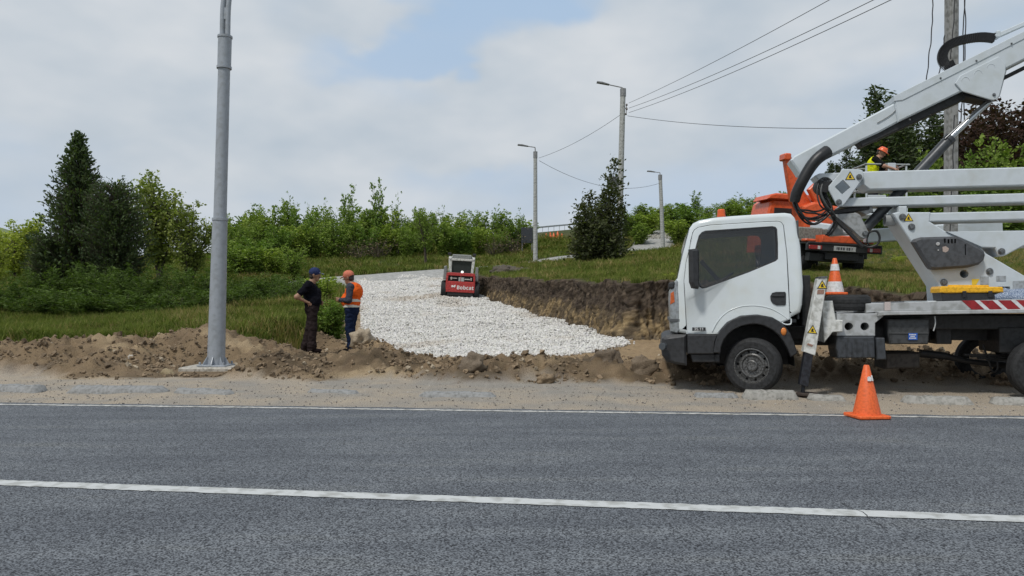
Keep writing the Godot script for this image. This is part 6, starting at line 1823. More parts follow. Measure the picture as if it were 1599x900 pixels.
func build_roadside() -> void:
	# grey steel mast by the road
	var galv := worn("mast_grey", Color(0.31, 0.335, 0.37), 0.5, 0.1, 0.12, 1.2)
	var foot := on_land(Vector3(-4.886, 0.023, -12.700))
	foot.y = 0.06
	var mast := thing("steel_lamp_mast", "tall grey steel mast with a bolted base plate on the shoulder", "mast", foot)
	mast.rotation.z = -0.020
	var s1 := MB.new()
	s1.lathe([Vector2(0.142, 0.02), Vector2(0.118, 2.40), Vector2(0.118, 2.44)], 16)
	s1.lathe([Vector2(0.128, 2.40), Vector2(0.128, 2.44), Vector2(0.1, 2.445)], 16, true)
	add("lower_shaft", s1, galv, mast)
	var s2 := MB.new()
	s2.lathe([Vector2(0.104, 2.43), Vector2(0.096, 4.95)], 16)
	add("upper_shaft", s2, galv, mast)
	var s3 := MB.new()
	s3.lathe([Vector2(0.09, 4.93), Vector2(0.121, 4.93), Vector2(0.121, 4.97), Vector2(0.109, 4.975), Vector2(0.109, 5.44), Vector2(0.121, 5.445), Vector2(0.121, 5.48), Vector2(0.08, 5.485)], 16, true)
	add("collar", s3, galv, mast)
	var s4 := MB.new()
	for s in [-1, 1]: s4.tube(smooth_path([Vector3(s * 0.045, 5.46, 0), Vector3(s * 0.045, 6.0, 0), Vector3(s * 0.045 + 0.06, 6.4, 0), Vector3(s * 0.045 + 0.3, 7.0, 0), Vector3(s * 0.06 + 0.8, 7.5, 0)]), 0.042, 10)
	s4.beam(Vector3(-0.05, 5.85, 0), Vector3(0.05, 5.85, 0), 0.05, 0.2)
	add("bracket_arm", s4, galv, mast)
	var bp := MB.new()
	bp.box(Vector3(0, 0.012, 0), Vector3(0.46, 0.024, 0.46), 0.003)
	add("base_plate", bp, galv, mast)
	for i in 8:
		var a := TAU * i / 8.0
		var gus := MB.new()
		gus.xf = Transform3D(Basis(Vector3.UP, a), Vector3.ZERO)
		gus.prism(pv([0.12, 0.024, 0.22, 0.024, 0.21, 0.05, 0.15, 0.15, 0.12, 0.15]), -0.006, 0.006)
		add("gusset", gus, galv, mast)
	for i in 4:
		var a := TAU * i / 4.0 + PI / 4
		var b := MB.new()
		b.cyl(Vector3(cos(a) * 0.27, 0.02, sin(a) * 0.27), Vector3(cos(a) * 0.27, 0.07, sin(a) * 0.27), 0.018, 6)
		add("anchor_bolt", b, galv, mast)
	var pad := MB.new()
	pad.xf = Transform3D(Basis(Vector3.RIGHT, -PI / 2), Vector3(foot.x, -0.12, foot.z))
	pad.prism(MB.rrect(0, 0, 0.95, 0.8, 0.06, 2), 0.0, 0.178, 0.02)
	tag(add("concrete_footing", pad, worn("footing", Color(0.42, 0.39, 0.34), 0.9, 0.0, 0.3, 2.0)), "flat concrete footing under the grey steel mast", "footing")
	# street poles behind the dig
	var pa := street_pole(on_land(Vector3(1.644, 3.711, -54.000)), Vector3(1.648, 11.711, -54.000), 0.135, [Vector3(-0.02, 0.35, 0), Vector3(-1.15, 0.52, 0)], "slim concrete pole with a bent lamp arm left of the dark bush")
	var pb := street_pole(on_land(Vector3(6.249, 3.652, -45.000)), Vector3(6.540, 13.650, -45.000), 0.155, [Vector3(-0.05, 0.12, 0), Vector3(-1.45, 0.42, 0)], "tallest concrete pole behind the dark bush, with wires")
	var pc := street_pole(on_land(Vector3(13.810, 5.479, -70.000)), Vector3(13.545, 12.741, -70.000), 0.16, [Vector3(-0.02, 0.25, 0), Vector3(-1.1, 0.38, 0)], "farthest slim concrete pole standing right of the dark bush")
	var ins := MB.new()
	for p in [Vector3(0.25, -0.9, 0), Vector3(0.25, -1.15, 0), Vector3(0.2, -1.45, 0)]: ins.lathe_at(Transform3D(Basis(), Vector3(6.502, 13.650, -45.000) - pb.position + p), [Vector2(0, -0.06), Vector2(0.06, -0.05), Vector2(0.05, 0.05), Vector2(0, 0.08)], 10)
	ins.beam(Vector3(6.502, 13.650, -45.000) - pb.position + Vector3(0, -1.1, 0), Vector3(6.502, 13.650, -45.000) - pb.position + Vector3(0.3, -1.1, 0), 0.05, 0.05)
	ins.beam(Vector3(6.502, 13.650, -45.000) - pb.position + Vector3(0.24, -0.85, 0), Vector3(6.502, 13.650, -45.000) - pb.position + Vector3(0.22, -1.5, 0), 0.04, 0.04)
	add("insulators", ins, worn("insulator", Color(0.16, 0.14, 0.12), 0.4, 0.0, 0.2, 2.0), pb)
	var sb := MB.new()
	sb.box(Vector3(-0.3, 4.6, 0.1), Vector3(0.75, 0.7, 0.05), 0.01)
	add("small_board", sb, worn("board_grey", Color(0.12, 0.125, 0.13), 0.6, 0.0, 0.2, 1.0), pb)
	var wm := flat_mat("wire_grey", Color(0.06, 0.062, 0.065), 0.6)
	wire(Vector3(6.877, 12.854, -45.000), Vector3(10.240, 9.487, -16.000), 0.2, 0.011, "uppermost of three thin wires rising right from the tallest pole", wm)
	wire(Vector3(6.876, 12.551, -45.000), Vector3(10.871, 9.261, -17.000), 0.25, 0.012, "middle of three thin wires rising right from the tallest pole", wm)
	wire(Vector3(6.875, 12.286, -45.000), Vector3(10.868, 9.030, -17.000), 0.25, 0.012, "lowest of three thin wires rising right from the tallest pole", wm)
	wire(Vector3(6.799, 12.097, -45.000), Vector3(14.959, 7.126, -26.000), 0.35, 0.013, "thin wire running nearly level from the tallest pole to the right", wm)
	wire(Vector3(6.347, 12.135, -45.000), Vector3(1.874, 11.303, -54.000), 0.25, 0.012, "thin wire between the tallest pole and the slim pole left of the bush", wm)
	wire(Vector3(1.919, 11.122, -54.000), Vector3(13.542, 12.037, -70.000), 1.1, 0.014, "thin wire between the two slim poles behind the dark bush", wm)
	# broad concrete pole behind the lift arms
	var q0 := on_land(Vector3(9.418, 1.829, -16.500))
	var cp := thing("concrete_pole", "broad square concrete pole with loose cables behind the lift arms", "pole", q0)
	var m := MB.new()
	m.beam(Vector3(0, -0.3, 0), Vector3(9.548, 9.889, -16.500) - q0, 0.24, 0.20, 0.02)
	add("shaft", m, worn("pole_concrete_grey", Color(0.27, 0.27, 0.262), 0.9, 0.0, 0.3, 1.0), cp)
	var cm := flat_mat("cable_black", Color(0.02, 0.02, 0.022), 0.6)
	var rng := RandomNumberGenerator.new(); rng.seed = 3
	var cables := [[Vector3(9.003, 8.123, -16.300), Vector3(8.828, 5.783, -16.300), 0.05], [Vector3(9.424, 8.080, -16.200), Vector3(9.296, 6.273, -16.200), 0.03], [Vector3(9.674, 8.123, -16.300), Vector3(9.555, 4.823, -16.300), 0.06], [Vector3(9.775, 8.166, -16.400), Vector3(9.711, 4.984, -16.400), -0.05], [Vector3(9.235, 6.814, -16.300), Vector3(9.089, 5.920, -16.300), 0.04], [Vector3(9.364, 5.073, -16.200), Vector3(9.241, 2.492, -16.200), 0.02]]
	for c in cables:
		var cmb := MB.new()
		var pts := []
		for i in 15:
			var t := i / 14.0
			pts.append(c[0].lerp(c[1], t) + Vector3(c[2] * sin(t * PI) + rng.randf_range(-0.012, 0.012), 0, 0) - q0)
		cmb.tube(smooth_path(pts, 2), 0.011, 6)
		add("cable", cmb, cm, cp)
	# traffic cone at the road edge
	var cone := traffic_cone("orange traffic cone with a white patch standing on the road edge", Vector3(3.396, 0.004, -7.371), 0.50, 0.32, [], 0.1)
	var patch := MB.new()
	patch.xf = Transform3D(Basis(Vector3.RIGHT, -0.19), Vector3(-0.008, 0.375, 0.063))
	patch.prism(pv([-0.02, -0.022, 0.012, -0.024, 0.016, 0.012, 0.0, 0.022, -0.018, 0.014]), -0.004, 0.003)
	patch.prism(pv([0.022, -0.02, 0.04, -0.022, 0.034, 0.03, 0.024, 0.034]), -0.016, -0.004)
	add("white_patch", patch, worn("cone_white", Color(0.70, 0.70, 0.70), 0.5, 0.0, 0.2, 4.0), cone)
	# worn kerb stones and lumps of old asphalt along the shoulder
	var stone := worn("kerb_stone", Color(0.30, 0.29, 0.265), 0.92, 0.0, 0.4, 2.5)
	var old := worn("kerb_asphalt", Color(0.25, 0.25, 0.245), 0.92, 0.0, 0.4, 2.5)
	var kerbs := [[Vector3(2.662, 0.000, -8.883), Vector3(3.290, 0.000, -8.883), 0.20, 0.11, "weathered kerb stone under the front wheel of the white truck", stone], [Vector3(3.392, 0.000, -8.824), Vector3(3.753, 0.000, -8.708), 0.18, 0.07, "weathered kerb stone between the outrigger pad and the orange cone", stone], [Vector3(4.319, 0.000, -8.540), Vector3(5.003, 0.000, -8.379), 0.20, 0.09, "long weathered kerb stone right of the orange cone", stone], [Vector3(5.245, 0.000, -8.432), Vector3(5.779, 0.000, -8.274), 0.20, 0.09, "kerb stone at the right edge, beyond the long one", stone],
		[Vector3(-6.533, 0.000, -9.590), Vector3(-5.790, 0.000, -9.521), 0.30, 0.10, "low broken asphalt kerb lump at the left edge of the shoulder", old], [Vector3(-5.434, 0.000, -9.453), Vector3(-4.224, 0.000, -9.453), 0.28, 0.095, "long low broken asphalt kerb lump left of the steel mast", old], [Vector3(-4.145, 0.000, -9.453), Vector3(-3.343, 0.000, -9.255), 0.22, 0.07, "flat broken asphalt kerb lump in front of the steel mast", old], [Vector3(-1.104, 0.000, -9.191), Vector3(-0.185, 0.000, -9.066), 0.28, 0.06, "flat patch of broken asphalt kerb in front of the gravel", old], [Vector3(2.151, 0.000, -9.066), Vector3(2.638, 0.000, -9.004), 0.26, 0.06, "broken kerb lump in front of the truck's bumper", old], [Vector3(-2.529, 0.000, -9.521), Vector3(-1.856, 0.000, -9.320), 0.24, 0.055, "low asphalt kerb remnant in front of the two standing people", old]]
	for k in kerbs:
		var mm := MB.new()
		var a: Vector3 = k[0]; var b: Vector3 = k[1]
		var n := 14
		var rows := []
		for i in n + 1:
			var t := float(i) / n
			var taper := smoothstep(0.0, 0.08, t) * smoothstep(1.0, 0.92, t)
			var c := a.lerp(b, t); var row := []
			for e in [[-1.0, -0.3], [-0.75, 0.75], [-0.3, 1.0], [0.3, 0.97], [0.8, 0.7], [1.0, -0.3]]:
				row.append(c + Vector3(0, -0.015 + (e[1] * k[3] if e[1] > 0 else -0.03) * (0.25 + 0.75 * taper) + 0.018 * n_small.get_noise_2d(c.x * 2.0 + e[0] * 4.0, c.z), e[0] * k[2] * 0.5 * (0.6 + 0.4 * taper) + 0.03 * n_small.get_noise_2d(c.x * 2.0, e[0] * 9.0)))
			rows.append(row)
		for i in n:
			for j in 5: mm.quad(rows[i][j], rows[i + 1][j], rows[i + 1][j + 1], rows[i][j + 1], 1)
		for r in [rows[0], rows[n]]:
			for j in range(1, 5): mm.tri(r[0], r[j], r[j + 1])
		tag(add("kerb_stone", mm, k[5]), k[4], "kerb", "old kerb along the shoulder")
	# rocks and big clods
	var rocks := [[Vector3(-2.798, 0.106, -14.400), Vector3(0.62, 0.46, 0.5), 11, Color(0.36, 0.29, 0.205), "pale rounded boulder at the edge of the gravel by the orange vest"], [Vector3(-4.790, 0.700, -16.000), Vector3(0.85, 0.38, 0.5), 12, Color(0.20, 0.155, 0.105), "long slab of dug soil behind the person in black"], [Vector3(-0.557, 0.040, -10.900), Vector3(0.40, 0.36, 0.34), 13, Color(0.17, 0.13, 0.09), "dark round clod on the near dirt bank below the loader"], [Vector3(1.396, 0.048, -11.300), Vector3(0.5, 0.42, 0.4), 14, Color(0.14, 0.105, 0.072), "dark clump of topsoil on the dirt bank left of the bumper"], [Vector3(0.472, -0.019, -10.600), Vector3(0.40, 0.22, 0.3), 15, Color(0.23, 0.165, 0.10), "tan clod at the foot of the dirt bank below the gravel's corner"], [Vector3(-6.442, 0.213, -13.000), Vector3(0.14, 0.1, 0.12), 16, Color(0.5, 0.46, 0.40), "small white stone on the soil heap left of the mast"], [Vector3(-5.321, 0.100, -11.900), Vector3(0.3, 0.16, 0.2), 17, Color(0.28, 0.22, 0.13), "tan rock beside the mast footing"], [Vector3(1.880, 0.012, -11.000), Vector3(0.42, 0.34, 0.32), 18, Color(0.18, 0.135, 0.09), "brown clod on the dirt bank just before the bumper"], [Vector3(-2.624, 0.482, -15.800), Vector3(0.28, 0.36, 0.25), 19, Color(0.13, 0.10, 0.07), "dark upright clod right of the orange vest"], [Vector3(2.327, 0.039, -17.000), Vector3(0.12, 0.09, 0.1), 20, Color(0.22, 0.16, 0.1), "small brown stone on the bare sandy floor"], [Vector3(-0.453, 2.569, -37.500), Vector3(1.9, 0.7, 1.2), 21, Color(0.085, 0.07, 0.052), "dark heap of dug topsoil on the grass right of the loader"], [Vector3(0.386, 2.611, -37.000), Vector3(1.0, 0.5, 0.9), 22, Color(0.10, 0.082, 0.058), "smaller dark heap of topsoil beyond the loader, near the slim pole"]]
	for r in rocks:
		var o := add("rock", rock_mesh(r[2], 1.0, 2 if r[1].x < 0.35 else 3), worn("rock_%d" % r[2], r[3], 0.95, 0.0, 0.4, 2.2))
		o.position = on_land(r[0], 0.02) + Vector3(0, r[1].y * 0.16, 0)
		o.scale = r[1]; o.rotation.y = r[2] * 0.7
		tag(o, r[4], "rock", "rocks and clods along the dig")
	# dark board behind the hedge end, guard rails and orange netting far off
	var bd := thing("notice_board", "dark rectangular board on posts beside the slim pole", "board", on_land(Vector3(1.216, 5.651, -62.000)))
	var f := MB.new()
	f.box(Vector3(0, 1.65, 0), Vector3(0.95, 1.25, 0.08), 0.01)
	add("panel", f, worn("board_dark", Color(0.03, 0.035, 0.042), 0.6, 0.0, 0.2, 1.0), bd)
	for s in [-1, 1]:
		var p := MB.new()
		p.beam(Vector3(s * 0.4, -0.2, -0.06), Vector3(s * 0.4, 2.3, -0.06), 0.07, 0.07)
		add("post", p, worn("pole_steel", Color(0.28, 0.28, 0.28), 0.5, 0.4, 0.25, 1.0), bd)
	var rails := [[Vector3(2.956, 9.161, -92.000), Vector3(9.159, 11.255, -104.000), "pale guard rail on the slope between the slim pole and the dark bush"], [Vector3(16.541, 12.212, -104.000), Vector3(24.214, 13.633, -108.000), "pale guard rail on the hill behind the farthest pole"], [Vector3(24.214, 13.633, -108.000), Vector3(39.880, 14.111, -106.000), "long pale guard rail on the hill above the truck's cab"]]
	for r in rails:
		var g := thing("guard_rail", r[2], "guard rail", Vector3.ZERO, "guard rails on the far slope")
		var a := on_land(r[0]); var b := on_land(r[1])
		g.position = a
		var bm := MB.new()
		var n := 8
		for i in n: bm.beam(on_land(a.lerp(b, float(i) / n)) - a + Vector3(0, 0.62, 0), on_land(a.lerp(b, float(i + 1) / n)) - a + Vector3(0, 0.62, 0), 0.06, 0.20, 0.02)
		add("rail", bm, worn("rail_zinc", Color(0.45, 0.47, 0.48), 0.5, 0.3, 0.2, 0.5), g)
		for i in n + 1:
			var pm := MB.new()
			var p := on_land(a.lerp(b, float(i) / n)) - a
			pm.beam(p - Vector3(0, 0.3, 0.07), p + Vector3(0, 0.72, -0.07), 0.07, 0.06)
			add("post", pm, worn("rail_zinc", Color(0.45, 0.47, 0.48), 0.5, 0.3, 0.2, 0.5), g)
	for i in 5:
		var cn := Vector3(3.571, 7.441, -80.000) + Vector3(0.40 * i, 0, 0.5 * sin(i * 2.0))
		traffic_cone("small orange cone, %s from the left on the far grass by the dark bush" % nth(i), on_land(cn, 0.05), 0.75 if i % 2 else 0.6, 0.55, [], i * 0.7, "orange cones on the far grass")
	# rubble along the far bend of the old road
	var xs := []; var cs := []
	for i in 220:
		var p := on_land(Vector3(13.383, 7.040, -80.000).lerp(Vector3(16.824, 7.152, -78.000), rng.randf()) + Vector3(0, 0, rng.randf_range(-2.0, 2.0)))
		var sz := rng.randf_range(0.15, 0.5)
		xs.append(Transform3D(Basis.from_euler(Vector3(rng.randf(), rng.randf() * TAU, rng.randf())).scaled(Vector3.ONE * sz), p + Vector3(0, sz * 0.25, 0)))
		var v := rng.randf_range(0.2, 0.42)
		cs.append(Color(v, v * 0.95, v * 0.84))
	tag(multi("rubble", rock_mesh(3, 0.8), tinted("limestone"), xs, cs), "strip of pale rubble along the bend of the far road", "rubble", "", "stuff")

# ---------------------------------------------------------------- grass, shrubs and trees: stems with side twigs that carry leaves
# p: stems, lean, curve, twigs, t0, twig, shape (0 cone, 1 round, 2 spray), up, leaves, leaf, thin, a, b (colours), wood
func plant_mesh(seed_: int, p: Dictionary) -> Array:
	var rng := RandomNumberGenerator.new(); rng.seed = seed_
	var wood := MB.new()
	var vs := PackedVector3Array(); var ns := PackedVector3Array(); var cs := PackedColorArray()
	for i in p.stems:
		var az := rng.randf() * TAU
		var lean: float = p.lean * (0.25 + 0.75 * rng.randf()) if p.stems > 1 else p.lean * 0.3 * rng.randf()
		var tall: float = rng.randf_range(p.get("low", 0.7), p.get("high", 1.0)) if p.stems > 1 else 1.0
		if i == 0: tall = 1.0
		var out := Vector3(cos(az), 0, sin(az))
		var path := []
		var wig: Vector3 = Vector3(rng.randf_range(-1, 1), 0, rng.randf_range(-1, 1)) * p.get("wiggle", 0.03)
		for k in 7:
			var t := k / 6.0
			path.append(out * lean * pow(t, p.curve) + Vector3(0, tall * (t if not p.has("arch") else sin(t * 1.9) / sin(1.9 if p.arch > 1.0 else 1.5708)), 0) + wig * sin(t * 5.0 + i))
		var r0: float = p.wood
		wood.tube(path, [r0, r0 * 0.85, r0 * 0.7, r0 * 0.55, r0 * 0.4, r0 * 0.26, r0 * 0.12], 5)
		var count: int = p.twigs
		for k in count:
			var t: float = lerpf(p.t0, 1.0, (k + rng.randf()) / count)
			var f := t * 6.0; var ki := mini(int(f), 5)
			var o: Vector3 = path[ki].lerp(path[ki + 1], f - ki)
			var ta := rng.randf() * TAU
			var prof := 1.0
			match p.shape:
				0: prof = pow(1.0 - (t - p.t0) / (1.0 - p.t0), 0.85) + 0.03
				1: prof = 0.25 + 0.75 * sin(PI * clampf(0.12 + 0.8 * (t - p.t0) / (1.0 - p.t0), 0, 1))
				2: prof = 1.0 - 0.6 * t
			var L: float = p.twig * prof * rng.randf_range(0.55, 1.15)
			var dir: Vector3 = (Vector3(cos(ta), 0, sin(ta)) + Vector3(0, p.up * rng.randf_range(0.4, 1.5), 0) + out * p.get("outward", 0.0)).normalized()
			var e: Vector3 = o + dir * L
			if L > 0.12 and r0 > 0.004: wood.tube([o, o.lerp(e, 0.5) + Vector3(0, L * 0.04, 0), e], [r0 * 0.22, r0 * 0.15, r0 * 0.06], 3, false)
			var shade: float = rng.randf()
			var nl := int(ceil(p.leaves * (0.35 + 0.65 * prof)))
			for q in nl:
				var s := pow(rng.randf(), 0.7)
				var size: float = p.leaf * rng.randf_range(0.6, 1.3)
				var c: Vector3 = o.lerp(e, 0.12 + 0.9 * s) + Vector3(rng.randfn(), rng.randfn() * 0.8, rng.randfn()) * p.get("fuzz", 0.03)
				if c.y < 0.005: c.y = 0.005 + rng.randf() * 0.02
				var d1: Vector3 = (dir * p.get("along", 0.6) + Vector3(rng.randfn(), rng.randfn() * 0.6 + 0.15, rng.randfn()) * 0.6).normalized()
				var d2: Vector3 = d1.cross(Vector3(rng.randfn(), rng.randfn(), rng.randfn())).normalized() * size * p.thin
				d1 *= size
				var n := d1.cross(d2).normalized()
				if n.dot(dir + Vector3(0, 0.6, 0)) < 0.0:
					n = -n; d2 = -d2
				var col: Color = p.a.lerp(p.b, clampf(0.55 * shade + 0.45 * rng.randf(), 0, 1))
				var a := c - d1 * 0.5; var b := c + d2 * 0.5; var g := c + d1 * 0.5; var h := c - d2 * 0.5
				for v in [a, b, g, a, g, h]:
					vs.append(v); ns.append(n); cs.append(col)
	var ar := []
	ar.resize(Mesh.ARRAY_MAX)
	ar[Mesh.ARRAY_VERTEX] = vs; ar[Mesh.ARRAY_NORMAL] = ns; ar[Mesh.ARRAY_COLOR] = cs
	var lm := ArrayMesh.new()
	lm.add_surface_from_arrays(Mesh.PRIMITIVE_TRIANGLES, ar)
	return [wood.mesh(), lm]

var leaf_mat: StandardMaterial3D
var bark: StandardMaterial3D

func plant(called: String, label: String, category: String, meshes: Array, top: Vector3, wide: float, turn: float, group := "", sink := 0.08) -> Node3D:
	var foot := on_land(top, sink)
	var o := thing(called, label, category, foot, group)
	var h := maxf(top.y - foot.y, wide * 0.5)
	o.rotation.y = turn
	o.scale = Vector3(wide, h, wide)
	add("trunk", meshes[0], bark, o)
	add("crown", meshes[1], leaf_mat, o)
	return o

func tuft_mesh(seed_: int, blades: int, a: Color, b: Color, lean: float) -> ArrayMesh:
	var rng := RandomNumberGenerator.new(); rng.seed = seed_
	var vs := PackedVector3Array(); var ns := PackedVector3Array(); var cs := PackedColorArray()
	for i in blades:
		var o := Vector3(rng.randfn() * 0.22, 0, rng.randfn() * 0.22)
		var az := rng.randf() * TAU
		var d := Vector3(cos(az), 0, sin(az)); var w := Vector3(-d.z, 0, d.x) * 0.022
		var h := rng.randf_range(0.45, 1.0)
		var m := o + d * lean * 0.25 * h + Vector3(0, h * 0.6, 0); var e := o + d * lean * rng.randf_range(0.5, 1.3) * h + Vector3(0, h * rng.randf_range(0.8, 1.0), 0)
		var n := (m - o).cross(w).normalized()
		if n.y < 0.0:
			n = -n; w = -w
		var c := a.lerp(b, rng.randf())
		for v in [o - w, o + w, m + w * 0.8, o - w, m + w * 0.8, m - w * 0.8, m - w * 0.8, m + w * 0.8, e]:
			vs.append(v); ns.append(n); cs.append(c)
	var ar := []
	ar.resize(Mesh.ARRAY_MAX)
	ar[Mesh.ARRAY_VERTEX] = vs; ar[Mesh.ARRAY_NORMAL] = ns; ar[Mesh.ARRAY_COLOR] = cs
	var m := ArrayMesh.new()
	m.add_surface_from_arrays(Mesh.PRIMITIVE_TRIANGLES, ar)
	return m

func build_grass() -> void:
	var rng := RandomNumberGenerator.new(); rng.seed = 8
	var shapes := [tuft_mesh(1, 16, Color(0.141, 0.187, 0.040), Color(0.262, 0.284, 0.078), 0.45), tuft_mesh(2, 14, Color(0.110, 0.154, 0.037), Color(0.201, 0.228, 0.064), 0.6), tuft_mesh(3, 12, Color(0.241, 0.228, 0.083), Color(0.422, 0.316, 0.156), 0.5)]
	var xs := [[], [], []]
	var tries := 0
	while tries < 105000:
		tries += 1
		var u := rng.randf()
		var d := 14.2 + 8.0 * rng.randf() if u < 0.42 else 22.0 + 26.0 * pow(rng.randf(), 1.2) if u < 0.72 else 40.0 + 40.0 * rng.randf()
		var half := d * 0.70 + 1.0
		var x := rng.randf_range(-half, half)
		if x > 4.5 and d < 19.0 and x < 10.0 and rng.randf() < 0.3: continue
		var z := zone(x, d) if d < 60.0 and absf(x) < 26.0 else [1.0, 1.0, 0.0, 0.0]
		if z[1] < rng.randf() * 0.7 + 0.25: continue
		if d < 46.0 and d > 15.0 and x > along(bed_left, d) - 0.45 and z[2] < 0.15: continue
		if d > 34.0 and d < 86.0 and off_old_road(x, d) < 2.3: continue
		var patchy := n_big.get_noise_2d(x * 3.0, d * 3.0)
		var far := 1.0 + maxf(0.0, d - 20.0) * 0.018
		var h := rng.randf_range(0.14, 0.34) * far * (1.0 + patchy * 0.6)
		if x < 0.0 and d < 24.0: h *= 1.25
		if x > 7.0 and d < 30.0: h *= 0.55
		var k := 2 if rng.randf() < 0.16 + 0.5 * smoothstep(0.05, 0.4, patchy) + (0.25 if x > 7.0 and d < 30.0 else 0.0) else rng.randi() % 2
		xs[k].append(Transform3D(Basis(Vector3.UP, rng.randf() * TAU).scaled(Vector3(h * 1.25 * far, h, h * 1.25 * far)), Vector3(x, land(x, d) - 0.02, -d)))
	# sods hanging on the lip of the cut
	for i in 1500:
		var s := rng.randf() * 11.0
		var ki := int(s)
		var p: Vector2 = toe[ki].lerp(toe[ki + 1], s - ki)
		if p.x > 9.0: continue
		var tn: Vector2 = (toe[ki + 1] - toe[ki]).normalized()
		var w := p - Vector2(tn.y, -tn.x) * rng.randf_range(0.02, 0.75)
		var h := rng.randf_range(0.1, 0.24)
		xs[rng.randi() % 3].append(Transform3D(Basis(Vector3.UP, rng.randf() * TAU).scaled(Vector3(h * 1.4, h, h * 1.4)), Vector3(w.x, base(p.x - tn.y * 0.5, p.y + tn.x * 0.5), -w.y)))
	var g := Node3D.new()
	g.name = numbered("grass"); add_child(g)
	tag(g, "tall green meadow grass on the slopes around the dig", "grass", "", "stuff")
	for k in 3: multi("grass_tufts", shapes[k], leaf_mat, xs[k], [], g)

func nth(i: int) -> String:
	return ["first", "second", "third", "fourth", "fifth", "sixth", "seventh", "eighth", "ninth", "tenth", "eleventh", "twelfth", "thirteenth", "fourteenth", "fifteenth", "sixteenth", "seventeenth", "eighteenth", "nineteenth", "twentieth", "twenty-first", "twenty-second", "twenty-third"][i]

func hedge_label(i: int) -> String:
	if i < 23: return "bushy young tree, %s from the steel mast in the hedge's back row" % nth(i)
	if i < 39: return "bushy young tree, %s from the steel mast in the hedge's middle row" % nth(i - 23)
	return "leafy shrub, %s from the steel mast in front of the hedge" % nth(i - 39)

